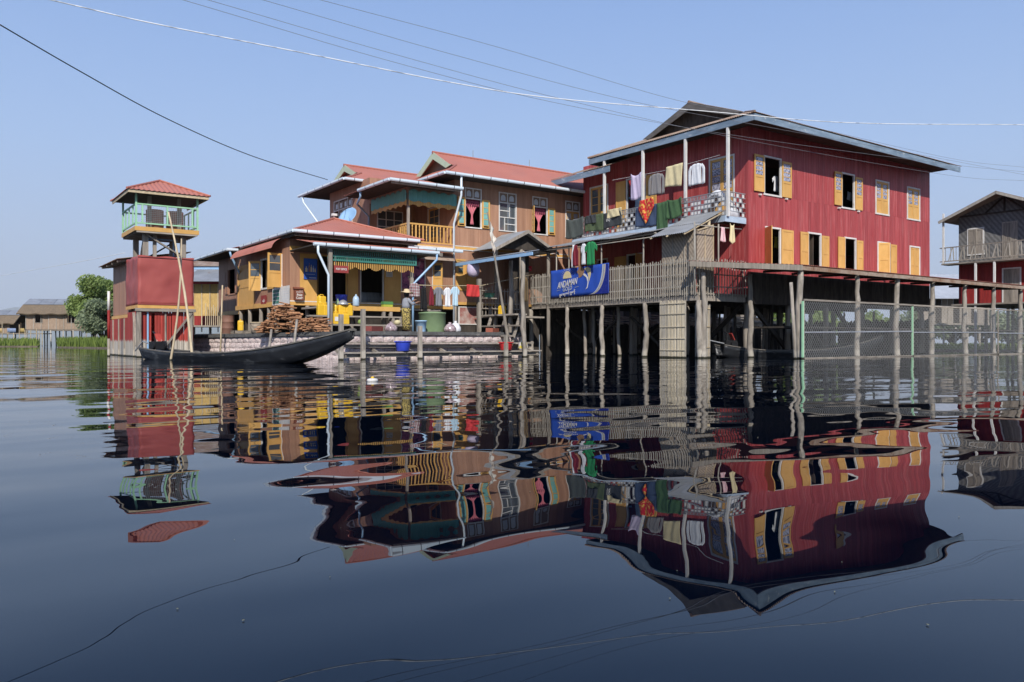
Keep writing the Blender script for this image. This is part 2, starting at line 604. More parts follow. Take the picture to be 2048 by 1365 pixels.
def corr(mb, P, a0, a1, bot, top, nrm, period=0.1, amp=0.012, seg=4):
    """corrugated sheet: columns a, from bot(a) to top(a), point P(a, t)"""
    nrm = Vector(nrm).normalized()
    n = max(2, int((a1 - a0) / period * seg))
    last = None
    for i in range(n + 1):
        a = a0 + (a1 - a0) * i / n
        t0, t1 = bot(a), top(a)
        off = nrm * (amp * math.sin(2 * math.pi * (a - a0) / period))
        k = len(mb.v)
        mb.v += [tuple(Vector(P(a, t0)) + off), tuple(Vector(P(a, max(t0, t1))) + off)]
        if last is not None:
            mb.f.append((last, k, k + 1, last + 1))
        last = k
def dutch_roof(name, x0, x1, y0, y1, ze, pitch, gx, parent, mat, gmat, bargemat, period=0.1, amp=0.012, far_hip=False, gover=0.35):
    """ridge along x, eaves on all sides, hip skirt on the x0 end below a small gable at gx"""
    ym = (y0 + y1) / 2
    zr = ze + (ym - y0) * pitch
    k = (min(gx, x0 + (ym - y0)) - x0)
    zs = ze + k * pitch                      # height of the skirt top
    roof = MB()
    nf, nb, nw = Vector((0, -pitch, 1)), Vector((0, pitch, 1)), Vector((-pitch, 0, 1))
    gtop = gx - gover
    # front slope below and beside the skirt
    corr(roof, lambda a, t: (a, y0 + t, ze + t * pitch), x0, x1, lambda a: 0, lambda a: min(a - x0, ym - y0) if a < gx else ym - y0, nf, period, amp)
    corr(roof, lambda a, t: (a, y1 - t, ze + t * pitch), x0, x1, lambda a: 0, lambda a: min(a - x0, ym - y0) if a < gx else ym - y0, nb, period, amp)
    # overhang of the gable over the skirt
    corr(roof, lambda a, t: (a, y0 + t, ze + t * pitch + 0.012), gtop, gx, lambda a: gx - x0 - 0.05, lambda a: ym - y0, nf, period, amp)
    corr(roof, lambda a, t: (a, y1 - t, ze + t * pitch + 0.012), gtop, gx, lambda a: gx - x0 - 0.05, lambda a: ym - y0, nb, period, amp)
    # hip skirt
    corr(roof, lambda a, t: (x0 + t, a, ze + t * pitch), y0, y1, lambda a: 0, lambda a: min(a - y0, y1 - a, k), nw, period, amp)
    ro = roof.build('roof', mat, parent)
    g = MB()
    yy = k * 1.0
    g.prism([(gx + 0.05, y0 + yy, zs), (gx + 0.05, y1 - yy, zs), (gx + 0.05, ym, zr - 0.05)], (0.06, 0, 0))
    g.build('gable_wall', gmat, ro)
    bg_ = MB()
    for (ya, s) in ((y0 + yy - 0.1, 1), (y1 - yy + 0.1, -1)):
        za = ze + (yy - 0.1) * pitch - 0.02
        bg_.prism([(gtop, ya, za + 0.03), (gtop, ym, zr + 0.02), (gtop, ym, zr - 0.32), (gtop, ya + s * 0.45, za - 0.04)], (0.04, 0, 0))
    bg_.build('barge_board', bargemat, ro)
    r = MB()
    r.tube([(gtop - 0.02, ym, zr + 0.01), (x1, ym, zr + 0.01)], 0.07, 6)
    for (yc, s) in ((y0, 1), (y1, -1)):
        r.tube([(x0, yc, ze + 0.02), (x0 + k, yc + s * k, zs + 0.02)], 0.05, 5)
    r.build('ridge_cap', mat, ro)
    return ro, zr
def gutter(parent, pts, mat, r=0.07, joints=1.0, name='gutter'):
    """half-round gutter with dark joint bands"""
    mb = MB()
    jt = MB()
    for i in range(len(pts) - 1):
        p, q = Vector(pts[i]), Vector(pts[i + 1])
        d = (q - p).normalized()
        s = d.cross(Vector((0, 0, 1))).normalized()
        ring = [(-r, r * 0.9), (-r, -r * 0.3), (-r * 0.6, -r * 0.9), (r * 0.6, -r * 0.9), (r, -r * 0.3), (r, r * 0.9), (r * 0.85, r * 0.9), (-r * 0.85, r * 0.6)]
        mb.prism([p + s * a + Vector((0, 0, c)) for a, c in ring], q - p)
        L = (q - p).length
        k = int(L / joints)
        for j in range(k):
            c = p + d * (joints * (j + 0.5))
            jt.prism([c + s * a * 1.08 + Vector((0, 0, cz * 1.08)) for a, cz in ring], d * 0.03)
    o = mb.build(name, mat, parent)
    if jt.v:
        jt.build('gutter_joint', M['joint'], o)
    return o
def pole(pts, r0, r1, mat, name, parent=None, n=7, wob=0.0, steps=6):
    """a trunk-like post along pts, slightly crooked"""
    pts = [Vector(p) for p in pts]
    out, rs = [], []
    tot = len(pts) - 1
    for i in range(tot):
        for k in range(steps if i < tot - 1 else steps + 1):
            t = k / steps
            q = pts[i].lerp(pts[i + 1], t)
            f = (i + t) / tot
            if 0 < f < 1:
                q = q + Vector((R.uniform(-wob, wob), R.uniform(-wob, wob), 0))
            out.append(q)
            rs.append((r0 + (r1 - r0) * f) * R.uniform(0.93, 1.07))
    return MB().tube(out, rs, n).build(name, mat, parent, smooth=True)
def text(s, size, mat, name, parent, O, A, U, out=0.0, shear=0.0, bold=0.0, align='CENTER', sx=1.0):
    cu = bpy.data.curves.new(name, 'FONT')
    cu.body = s
    cu.size = size
    cu.shear = shear
    cu.offset = bold
    cu.align_x = align
    cu.align_y = 'CENTER'
    cu.extrude = 0.002
    tmp = bpy.data.objects.new(name, cu)
    COL.objects.link(tmp)
    bpy.context.view_layer.update()
    dg = bpy.context.evaluated_depsgraph_get()
    me = bpy.data.meshes.new_from_object(tmp.evaluated_get(dg))
    bpy.data.objects.remove(tmp)
    A, U = Vector(A).normalized(), Vector(U).normalized()
    N = A.cross(U)
    O = Vector(O) + N * out
    for v in me.vertices:
        c = v.co.copy()
        v.co = A * c.x * sx + U * c.y + N * c.z
    me.materials.clear()
    me.materials.append(mat)
    o = bpy.data.objects.new(name, me)
    COL.objects.link(o)
    place(o, O, parent)
    return o

# ---------------------------------------------------------------- the red house
HX0, HX1, HY0, HY1 = 26.2, 40.5, 20.28, 30.3
ZF1, ZF2, ZE = 2.49, 5.52, 9.12
red = thing('red_house', 'large dark red two-storey stilt house with ochre shutters and rusty hipped roof', 'house', (33, 25, 0))
RW = facing_y(HY0, 0)          # long sunlit wall, a = x
LWl = facing_x(HX0, 0)         # front with the balcony, a = y
def rw_rect(pl, pr, pt, pb):
    a0, zt = RW.px(pl, pt)
    a1, zb = RW.px(pr, pb)
    return a0, a1, zt, zb
# windows of the long wall: (left px, right px, top py at left, bottom py at right)
up = [(1529, 1560, 314, 396), (1684, 1707, 348, 423), (1752, 1776, 364, 431), (1815, 1838, 375, 440)]
lo = [(1532, 1559, 457, 530), (1617, 1640, 468, 530), (1690, 1710, 477, 530), (1756, 1778, 484, 535), (1820, 1838, 491, 543)]
zu1, zu0 = RW.px(1545, 318)[1], RW.px(1545, 390)[1]
zl1 = RW.px(1545, 458)[1]
zl0 = zl1 - 1.55
ops = []
wins = []
for i, (pl, pr, pt, pb) in enumerate(up + lo):
    a0 = RW.px(pl, 400)[0]
    a1 = RW.px(pr, 400)[0]
    z0, z1 = (zu0, zu1) if i < 4 else (zl0, zl1)
    ops.append((a0, a1, z0, z1))
    wins.append((a0, a1, z0, z1, i))
boards(RW, HX0 + 0.02, HX1, 3.42, 6.62, ops, 0.2, M['red'], red, M['dark'])
boards(RW, HX0 + 0.02, HX1, 6.624, ZE + 0.25, ops, 0.2, M['red'], red, M['dark'])
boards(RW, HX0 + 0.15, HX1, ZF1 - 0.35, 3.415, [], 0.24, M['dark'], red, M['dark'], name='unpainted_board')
for (a0, a1, z0, z1, i) in wins:
    wnd = thing('window', '', '', RW.p((a0 + a1) / 2, z0, 0))
    del wnd['label'], wnd['category']
    wnd.parent = red
    wnd.location = wnd.location - WL[red.name]
    frame(RW, a0, a1, z0, z1, wnd, M['white'])
    w = (a1 - a0)
    if i in (0, 1):
        leaf(RW, a0 - w * 0.62 - 0.08, a0 - 0.08, z0 + 0.03, z1 + 0.03, wnd, M['yellow'], 0.035, rows=4, panemat=M['lilacpane'], split=0.42)
        leaf(RW, a1 + 0.08, a1 + w * 0.62 + 0.08, z0 - 0.03, z1 - 0.03, wnd, M['yellow'], 0.035, rows=4, panemat=M['lilacpane'], split=0.42)
        for aa in (a0 - w * 0.33, a1 + w * 0.36):
            hk = MB()
            RW.box(hk, aa - 0.06, aa + 0.06, z0 - 0.12, z0 - 0.06, 0.0, 0.09)
            hk.build('shutter_stop', M['white'], wnd)
    elif i in (2, 3, 8):
        m_ = (a0 + a1) / 2
        for (l0, l1) in ((a0, m_ - 0.006), (m_ + 0.006, a1)):
            leaf(RW, l0, l1, z0, z1, wnd, M['yellow'], -0.03, rows=0 if i == 8 else 4, panemat=M['lilacpane'], split=0.45)
    elif i == 4:
        sw = RW.swing(a0 - 0.03, math.radians(122))
        leaf(sw, 0, w * 0.8, z0, z1, wnd, M['yellow'], 0.0)
        leaf(RW, a1 + 0.08, a1 + w * 0.98, z0, z1 + 0.02, wnd, M['yellow'], 0.035)
    elif i == 7:
        sw = RW.swing(a0 + 0.02, math.radians(38))
        leaf(sw, 0, w * 0.55, z0, z1, wnd, M['yellow'], 0.0)
        leaf(RW, a1 + 0.08, a1 + w * 0.62, z0, z1, wnd, M['yellow'], 0.035)
    else:
        leaf(RW, a0 - w * 0.66 - 0.08, a0 - 0.08, z0, z1 + 0.03, wnd, M['yellow'], 0.035)
        leaf(RW, a1 + 0.08, a1 + w * 0.62 + 0.08, z0, z1 - 0.02, wnd, M['yellow'], 0.035)
# front with the balcony (a = y)
dA = [LWl.px(1421, 400)[0], LWl.px(1467, 400)[0]]
dB = [LWl.px(1255, 400)[0], LWl.px(1291, 400)[0]]
wC = [LWl.px(1182, 400)[0], LWl.px(1215, 400)[0]]
zdA = LWl.px(1445, 317)[1]
zwC0 = ZF2 + 0.55
dD = [LWl.px(1256, 500)[0], LWl.px(1284, 500)[0]]
dE = [LWl.px(1196, 500)[0], LWl.px(1214, 500)[0]]
dF = [LWl.px(1120, 500)[0], LWl.px(1140, 500)[0]]
opsL = []
for (q, z0, z1) in ((dA, ZF2, zdA), (dB, ZF2, zdA), (wC, zwC0, zdA), (dD, ZF1, ZF1 + 2.15), (dE, ZF1, ZF1 + 2.1)):
    q.sort()
    opsL.append((q[0], q[1], z0, z1))
boards(LWl, HY0, HY1, ZF1, ZE + 0.25, opsL, 0.2, M['red'], red, M['dark'])
def opening(a0, a1, z0, z1, kind, mat=None, wall=None, parent=None, nm='door'):
    wnd = thing(nm, '', '', wall.p((a0 + a1) / 2, z0, 0))
    del wnd['label'], wnd['category']
    wnd.parent = parent
    wnd.location = wnd.location - WL[parent.name]
    return wnd
d = opening(*opsL[0], 'closed', wall=LWl, parent=red)
frame(LWl, *opsL[0], d, M['white'], name='door_frame', bottom=False)
m_ = sum(opsL[0][:2]) / 2
for (l0, l1) in ((opsL[0][0], m_ - 0.006), (m_ + 0.006, opsL[0][1])):
    leaf(LWl, l0, l1, ZF2, zdA, d, M['yellow'], -0.03, rows=4, panemat=M['lilacpane'], name='door_leaf', split=0.5)
d = opening(*opsL[1], 'open', wall=LWl, parent=red)
frame(LWl, *opsL[1], d, M['white'], name='door_frame', bottom=False)
w = opsL[1][1] - opsL[1][0]
leaf(LWl, opsL[1][1] + 0.08, opsL[1][1] + 0.08 + w * 0.55, ZF2, zdA, d, M['yellow'], 0.035, name='door_leaf')
leaf(LWl, opsL[1][0] - 0.08 - w * 0.55, opsL[1][0] - 0.08, ZF2, zdA, d, M['yellow'], 0.035, name='door_leaf')
bd = MB()
LWl.box(bd, opsL[1][0] + 0.05, opsL[1][1] - 0.05, ZF2, zdA - 0.25, -0.5, -0.45)
bd.build('inner_door', M['bluepaint'], d)
d = opening(*opsL[2], 'closed', wall=LWl, parent=red, nm='window')
frame(LWl, *opsL[2], d, M['white'])
m_ = sum(opsL[2][:2]) / 2
for (l0, l1) in ((opsL[2][0], m_ - 0.006), (m_ + 0.006, opsL[2][1])):
    leaf(LWl, l0, l1, zwC0, zdA, d, M['yellow'], -0.03, rows=3, name='shutter', split=0.4)
for k in (3, 4):
    d = opening(*opsL[k], 'open', wall=LWl, parent=red)
    frame(LWl, *opsL[k], d, M['white'], name='door_frame', bottom=False)
    w = opsL[k][1] - opsL[k][0]
    leaf(LWl, opsL[k][1] + 0.08, opsL[k][1] + 0.08 + w * 0.85, ZF1, opsL[k][3], d, M['yellow'], 0.035, name='door_leaf')
    if k == 3:
        sw = LWl.swing(opsL[k][0] - 0.02, math.radians(100))
        leaf(sw, 0, w * 0.6, ZF1, opsL[k][3], d, M['yellow'], 0, name='door_leaf')
# corner board, far and rear walls, floors
mb = MB()
mb.box(HX0 - 0.012, HX0 + 0.13, HY0 - 0.015, HY0 - 0.008 + 0.02, ZF1, ZE + 0.2)
mb.box(HX0 - 0.014, HX0 - 0.002, HY0 - 0.013, HY0 + 0.12, ZF1, ZE + 0.2)
mb.build('corner_board', M['red'], red)
mb = MB()
mb.box(HX1 - 0.06, HX1, HY0 + 0.09, HY1 - 0.12, ZF1, ZE + 0.2)
mb.box(HX0 + 0.09, HX1 - 0.07, HY1 - 0.1, HY1, ZF1, ZE + 0.2)
mb.build('rear_wall', M['red2'], red)
mb = MB()
mb.box(HX0 + 0.1, HX1 - 0.1, HY0 + 0.1, HY1 - 0.15, ZF1 - 0.05, ZF1)
mb.box(HX0 + 0.1, HX1 - 0.1, HY0 + 0.1, HY1 - 0.15, ZF2 - 0.2, ZF2 - 0.05)
mb.box(HX0 + 4.5, HX0 + 4.55, HY0 + 0.1, HY1 - 0.15, ZF1 + 0.01, ZF2 - 0.21)
mb.box(HX0 + 0.1, HX1 - 0.1, HY0 + 4.0, HY0 + 4.05, ZF2, ZE)
mb.build('floor', M['inside'], red)
mb = MB()
for y in (HY0 + 0.25, HY0 + 3.4, HY0 + 6.6, HY1 - 0.25):
    mb.box(HX0, HX1, y - 0.08, y + 0.08, ZF1 - 0.3, ZF1 - 0.055)
mb.build('floor_beam', M['dark'], red)
# stilts under the house
for i in range(6):
    for j in range(4):
        x = HX0 + 0.25 + i * (HX1 - HX0 - 0.5) / 5
        y = HY0 + 0.3 + j * (HY1 - HY0 - 0.6) / 3
        pole([(x + R.uniform(-.1, .1), y, -0.6), (x, y, ZF1 - 0.31)], 0.13, 0.11, M['wood'], 'stilt', red, wob=0.03)
for (p, q) in (((HX0 + 3.2, HY0 + 0.5, 0.3), (HX0 + 0.8, HY0 + 0.5, ZF1 - 0.35)), ((HX0 + 6.2, HY0 + 0.5, 0.2), (HX0 + 3.5, HY0 + 0.5, ZF1 - 0.35)),
               ((HX0 + 0.6, HY0 + 3.2, 0.2), (HX0 + 0.6, HY0 + 0.8, ZF1 - 0.4)), ((HX0 + 0.6, HY0 + 6.8, 0.3), (HX0 + 0.6, HY0 + 4.2, ZF1 - 0.4)),
               ((HX0 + 9, HY0 + 0.5, 0.3), (HX0 + 6.8, HY0 + 0.5, ZF1 - 0.35))):
    MB().beam(p, q, 0.12, 0.16).build('brace', M['dark'], red)
for i in range(26):  # extra poles added to crowd and darken the space under the floor
    x, y = R.uniform(HX0 + 0.3, HX1 - 0.4), R.uniform(HY0 + 0.6, HY1 - 0.5)
    pole([(x, y, -0.5), (x + R.uniform(-.2, .2), y, ZF1 - 0.31)], 0.07, 0.055, M['dark'] if i % 3 else M['wood'], 'shade_pole', red, n=5, wob=0.02, steps=3)
# roof
EX0, EX1, EY0, EY1 = HX0 - 1.3, HX1 + 0.55, HY0 - 1.3, 28.5
ro, zr = dutch_roof('roof', EX0, EX1, EY0, EY1, ZE + 0.16, 0.38, 26.95, red, M['rusttin'], M['dark'], M['oldgrey'], period=0.11, amp=0.016)
mb = MB()
mb.box(EX0 + 0.04, EX0 + 0.08, EY0 + 0.04, EY1 - 0.05, ZE - 0.13, ZE + 0.12)
mb.box(EX0 + 0.083, EX1 - 0.05, EY0 + 0.04, EY0 + 0.08, ZE - 0.13, ZE + 0.12)
mb.box(EX0 + 0.083, EX1 - 0.05, EY1 - 0.08, EY1 - 0.04, ZE - 0.13, ZE + 0.12)
mb.build('fascia', M['bluefascia'], ro)
mb = MB()
mb.box(EX0 + 0.09, EX1 - 0.06, EY0 + 0.085, EY1 - 0.085, ZE + 0.10, ZE + 0.13)
mb.build('soffit', M['dark'], ro)  # dark sheet added to black out the eave underside and stop light leaks
mb = MB()
mb.prism([(EX1 - 0.1, EY0 + 0.1, ZE + 0.14), (EX1 - 0.1, EY1 - 0.1, ZE + 0.14), (EX1 - 0.1, (EY0 + EY1) / 2, zr - 0.08)], (0.05, 0, 0))
mb.build('far_gable', M['dark'], ro)
# lower roof piece beyond the main roof
mb = MB()
corr(mb, lambda a, t: (EX0 + t, a, 8.72 + t * 0.36), 27.0, 31.3, lambda a: 0, lambda a: 3.6, (-0.36, 0, 1), 0.11, 0.016)
lr = mb.build('lower_roof', M['rusttin'], red)
mb = MB()
mb.box(EX0 + 0.03, EX0 + 0.07, 27.02, 31.28, 8.42, 8.69)
mb.build('fascia', M['bluefascia'], lr)
# balcony
BX = 24.92
BY0, BY1 = HY0 + 0.12, 29.6
bal = MB()
bal.box(BX, HX0 - 0.03, BY0, BY1, ZF2 - 0.09, ZF2)
bal.build('balcony_floor', M['woodh'], red)
mb = MB()
mb.box(BX - 0.05, BX - 0.003, BY0 - 0.05, BY1, ZF2 - 0.2, ZF2 + 0.03)
mb.box(BX, HX0 - 0.04, BY0 - 0.05, BY0 - 0.003, ZF2 - 0.2, ZF2 + 0.03)
mb.build('balcony_fascia', M['bluepaint'], red)
for i in range(8):
    y = BY0 + 0.3 + i * 1.25
    MB().box(BX + 0.02, HX0 - 0.05, y - 0.05, y + 0.05, ZF2 - 0.24, ZF2 - 0.095).build('balcony_joist', M['dark'], red)
CW, ZR0, NR = 0.175, ZF2 + 0.06, 5
RH = 0.94
rail = thing('balcony_railing', '', '', (BX, (BY0 + BY1) / 2, ZF2))
del rail['label'], rail['category']
rail.parent = red
rail.location = rail.location - WL[red.name]
ny = int((BY1 - BY0) / CW)
latt = MB()
plates = MB()
for i in range(ny + 1):
    y = BY0 + i * CW
    latt.box(BX + 0.0, BX + 0.02, y - 0.009, y + 0.009, ZR0, ZR0 + RH)
for r in range(NR + 1):
    z = ZR0 + r * RH / NR
    latt.box(BX - 0.006, BX + 0.026, BY0, BY1, z - 0.014, z + 0.014)
nx = int((HX0 - BX) / CW)
for i in range(1, nx):
    x = BX + i * CW
    latt.box(x - 0.009, x + 0.009, BY0, BY0 + 0.02, ZR0, ZR0 + RH)
for r in range(NR + 1):
    z = ZR0 + r * RH / NR
    latt.box(BX + 0.03, HX0 - 0.03, BY0 - 0.006, BY0 + 0.026, z - 0.014, z + 0.014)
for i in range(ny):
    y = BY0 + i * CW
    dens = 0.85 if i < 9 else (0.5 if i < 16 else 0.66)
    z = ZR0 + (NR - 1) * RH / NR
    for q in range(3):
        latt.beam((BX + 0.01, y + q * CW / 3, z + 0.02), (BX + 0.01, y + (q + 1) * CW / 3, z + 0.17), 0.012, 0.012)
    for r in range(NR - 1):
        if (i + r) % 2 == 0 and R.random() < 0.95 or R.random() < dens - 0.45:
            z = ZR0 + r * RH / NR
            plates.box(BX + 0.021, BX + 0.026, y + 0.02, y + CW - 0.02, z + 0.025, z + RH / NR - 0.03)
for i in range(nx):
    x = BX + i * CW
    for r in range(NR):
        if (i + r) % 2 == 0:
            z = ZR0 + r * RH / NR
            plates.box(x + 0.02, min(x + CW - 0.02, HX0 - 0.03), BY0 + 0.021, BY0 + 0.027, z + 0.02, z + RH / NR - 0.02)
M['steel'] = paint('grey_painted_steel', (0.36, 0.37, 0.39), (0.24, 0.25, 0.27), rough=0.5, metal=0.2)
latt.build('lattice', M['steel'], rail)
pl = plates.build('white_plates', M['white'], rail)
pl['kind'] = 'stuff'
for px in (1208, 1285, 1370, 1455):
    q = on_x(px, 400, BX + 0.05)
    MB().box(BX + 0.03, BX + 0.13, q.y - 0.05, q.y + 0.05, ZF2 + 0.002, ZE + 0.08).build('balcony_post', M['white'], red)
# gallery one floor below
GX = 23.2
GY0, GY1 = 20.3, 30.7
mb = MB()
mb.box(GX, HX0 - 0.05, GY0, GY1, ZF1 - 0.06, ZF1)
mb.build('gallery_floor', M['woodh'], red)
mb = MB()
mb.box(GX + 0.05, GX + 0.17, GY0, GY1, ZF1 - 0.3, ZF1 - 0.065)
mb.box(GX + 0.2, HX0 - 0.1, GY0 + 0.05, GY0 + 0.17, ZF1 - 0.3, ZF1 - 0.065)
mb.box(HX0 - 1.5, HX0 - 1.38, GY0 + 0.2, GY1, ZF1 - 0.3, ZF1 - 0.065)
mb.build('gallery_beam', M['wood'], red)
sl = MB().box(-0.01, 0.01, -0.016, 0.016, 0, 1.42).build('rail_slat', M['greybamboo'], red)
sl.location = Vector((GX - 0.03, GY0 + 0.05, ZF1 - 0.1)) - WL[red.name]
k = 1
y = GY0 + 0.15
while y < GY1:
    o = inst(sl, (GX - 0.03, y, ZF1 - 0.1 + R.uniform(-0.05, 0.03)), red, rot=(R.uniform(-.02, .02), 0, R.uniform(-.2, .2)))
    y += 0.112
x = GX + 0.1
while x < HX0 - 0.1:
    inst(sl, (x, GY0 - 0.03, ZF1 - 0.1 + R.uniform(-0.03, 0.03)), red, rot=(0, R.uniform(-.02, .02), 1.57))
    x += 0.16
mb = MB()
for z in (ZF1 + 0.25, ZF1 + 0.72, ZF1 + 1.2):
    mb.box(GX - 0.015, GX + 0.03, GY0, GY1, z - 0.025, z + 0.025)
    mb.box(GX + 0.035, HX0 - 0.05, GY0 - 0.015, GY0 + 0.02, z - 0.02, z + 0.02)
mb.build('gallery_rail', M['greybamboo'], red)
for px, r in ((1062, 0.13), (1135, 0.1), (1205, 0.11), (1290, 0.115), (1398, 0.13), (1411, 0.1)):
    q = on_x(px, 600, GX + 0.08 + (0.25 if px == 1411 else 0))
    jx = R.uniform(-0.12, 0.12)
    pole([(q.x + jx, q.y + R.uniform(-.1, .1), -0.6), (q.x - jx * 0.8, q.y + R.uniform(-.08, .08), 0.9), (q.x, q.y, 2.19)], r * 1.1, r * 0.8, M['post'], 'gallery_post', red, wob=0.02)
for px in (1085, 1113, 1172, 1190, 1240, 1262, 1330, 1350):
    q = on_x(px, 600, GX + R.uniform(1.0, 2.6))
    pole([(q.x, q.y, -0.6), (q.x + R.uniform(-.15, .15), q.y, 2.19)], 0.09, 0.08, M['wood'], 'gallery_post', red, wob=0.03)
for (pa, pb) in ((1113, 1190), (1240, 1172), (1262, 1330)):
    a_, b_ = on_x(pa, 600, GX + 1.4), on_x(pb, 600, GX + 1.8)
    MB().beam((a_.x, a_.y, 1.7), (b_.x, b_.y, 0.25), 0.08, 0.1).build('brace', M['dark'], red)
# thin poles and narrow tin roof over the gallery
for px, dx in ((1113, 0.0), (1138, 0.1), (1203, 0.0), (1287, 0.05)):
    q = on_x(px, 500, GX + dx)
    pole([(q.x, q.y, ZF1 - 0.05), (q.x, q.y, 5.05)], 0.035, 0.03, M['greybamboo'], 'awning_pole', red)
mb = MB()
corr(mb, lambda a, t: (GX - 0.25 + t, a, 4.98 + t * 0.22 + 0.03 * math.sin(a * 2)), 22.4, 30.8, lambda a: 0, lambda a: 1.95, (-0.22, 0, 1), 0.1, 0.014)
gr = mb.build('gallery_roof', M['tin'], red)
mb = MB()
for (xx, zz) in ((GX - 0.02, 4.97), (GX + 0.8, 5.14)):
    mb.tube([(xx, 22.4, zz - 0.02), (xx, 26, zz - 0.06), (xx, 30.9, zz - 0.05)], 0.035, 6)
mb.build('purlin', M['greybamboo'], gr)
# ---------------------------------------------------------------- bank and landing
G_ = [at_d(388, 700, 36.0), at_d(700, 700, 28.3), at_d(1048, 700, 33.6)]
bank_pts = [(G_[0].x, G_[0].y), (G_[1].x, G_[1].y), (G_[2].x, G_[2].y)]
ZB = 1.0
def zbank(i):
    return (0.92, 1.0, 1.0)[i]
M['earth'] = paint('packed_earth', (0.20, 0.165, 0.125), (0.11, 0.09, 0.07), scale=(2, 2, 2), rough=0.95, bump=0.6, bdist=0.03)
M['plaster'] = paint('pinkish_sacking_plaster', (0.76, 0.67, 0.63), (0.50, 0.37, 0.36), scale=(9, 9, 13), rough=0.9, bump=0.9, bdist=0.05, pvar=0.08,
                     wear=((0.26, 0.20, 0.18), (4, 4, 7), 0.60, 0.1))
M['tar'] = paint('dark_coping', (0.13, 0.13, 0.13), (0.07, 0.07, 0.07), scale=(8, 8, 8), rough=0.9, wear=((0.30, 0.27, 0.24), (5, 5, 9), 0.6, 0.1))
gr_ = MB()
back = [(29.5, 47.0), (8.5, 47.0)]
top = [(bank_pts[0][0], bank_pts[0][1], 0.90), (bank_pts[1][0], bank_pts[1][1], 0.98), (bank_pts[2][0], bank_pts[2][1], 0.98)] + [(q[0], q[1], 0.98) for q in back]
gr_.prism([(p[0], p[1], -0.8) for p in top], (0, 0, 0.1))
n0 = len(gr_.v)
gr_.poly(top)
for i in range(5):
    a_, b_ = top[i], top[(i + 1) % 5]
    gr_.poly([(a_[0], a_[1], -0.8), (b_[0], b_[1], -0.8), b_, a_])
struct(gr_.build('ground', M['earth']))
wallb = thing('retaining_wall', 'low lakeside bank wall of lumpy pinkish plastered sacks with dark coping', 'wall', (G_[1].x, G_[1].y, 0))
for s_ in range(2):
    A_, B_ = Vector((*bank_pts[s_], 0)), Vector((*bank_pts[s_ + 1], 0))
    d_ = (B_ - A_)
    L_ = d_.length
    d_.normalize()
    n_ = Vector((d_.y, -d_.x, 0))
    if n_.dot(Vector((F2[0], F2[1], 0))) > 0:
        n_ = -n_
    za, zb_ = zbank(s_), zbank(s_ + 1)
    # courses of sacks, each bulging
    rows, zlo = 4, -0.1
    k = 0
    for r in range(rows):
        a = -0.02 if r % 2 else -0.25
        while a < L_:
            w = R.uniform(0.4, 0.52)
            a0, a1 = max(a, 0), min(a + w, L_)
            a += w + 0.01
            if a1 - a0 < 0.1:
                continue
            zt = (za + (zb_ - za) * (a0 / L_)) - 0.14
            h = (zt - zlo) / rows
            z0, z1 = zlo + r * h, zlo + (r + 1) * h - 0.008
            bul = R.uniform(0.025, 0.05)
            mb = MB()
            def sack(u, v, a0=a0, a1=a1, z0=z0, z1=z1, bul=bul):
                e = (1 - abs(2 * u - 1) ** 4) * (1 - abs(2 * v - 1) ** 3)
                p = A_ + d_ * (a0 + (a1 - a0) * u) + n_ * (0.005 + bul * e)
                return (p.x, p.y, z0 + (z1 - z0) * v + 0.012 * math.sin(7 * u + r))
            mb.grid(sack, 5, 4)
            mb.build('sack', M['plaster'], wallb, smooth=True)
    mb = MB()
    for q in range(int(L_ / 1.2) + 1):
        a0, a1 = q * 1.2, min(q * 1.2 + 1.19, L_)
        if a1 - a0 < 0.05:
            continue
        p0, p1 = A_ + d_ * a0, A_ + d_ * a1
        z0 = za + (zb_ - za) * a0 / L_
        m2 = MB()
        m2.prism([p0 + n_ * 0.10 + V(0, 0, z0 - 0.13), p1 + n_ * 0.10 + V(0, 0, z0 - 0.13), p1 + n_ * 0.1 + V(0, 0, z0 + R.uniform(0, .012)), p0 + n_ * 0.1 + V(0, 0, z0 + R.uniform(0, .012))], -n_ * 0.35)
        m2.build('coping_stone', M['tar'], wallb)
# landing stage in front of the bank: posts, two plank shelves, cross bearers
land = thing('landing_stage', 'weathered plank landing stage with square posts along the bank wall', 'jetty', (G_[1].x, G_[1].y, 0))
A_, B_ = Vector((*bank_pts[1], 0)), Vector((*bank_pts[2], 0))
d_ = (B_ - A_)
L_ = d_.length
d_.normalize()
n_ = Vector((d_.y, -d_.x, 0))
if n_.dot(Vector((F2[0], F2[1], 0))) > 0:
    n_ = -n_
for (off, z, w, h) in ((0.85, 0.25, 0.30, 0.05), (0.35, 0.58, 0.32, 0.05), (0.83, 0.14, 0.08, 0.12), (0.33, 0.47, 0.08, 0.12)):
    a = -0.9
    while a < L_:
        b_ = min(a + R.uniform(2.6, 3.4), L_ + 0.1)
        p, q = A_ + d_ * a + n_ * off, A_ + d_ * b_ + n_ * off
        MB().beam(p + V(0, 0, z + R.uniform(-.012, .012)), q + V(0, 0, z + R.uniform(-.012, .012)), w, h).build('plank' if w > 0.1 else 'bearer', M['woodh'], land)
        a = b_ + 0.015
def on_line(px, off):
    # point of the landing line that the ray of px meets
    r = ray(px, 700)
    P0 = A_ + n_ * off
    det = r.x * (-d_.y) + d_.x * r.y
    t = (P0.x * (-d_.y) + d_.x * P0.y) / det
    return Vector((r.x * t, r.y * t, 0))
for px, zt in ((682, 1.55), (726, 1.75), (840, 1.2), (1012, 0.9)):
    q = on_line(px, 1.05)
    MB().box(q.x - 0.07, q.x + 0.07, q.y - 0.06, q.y + 0.06, -0.7, zt).build('post', M['post'], land)
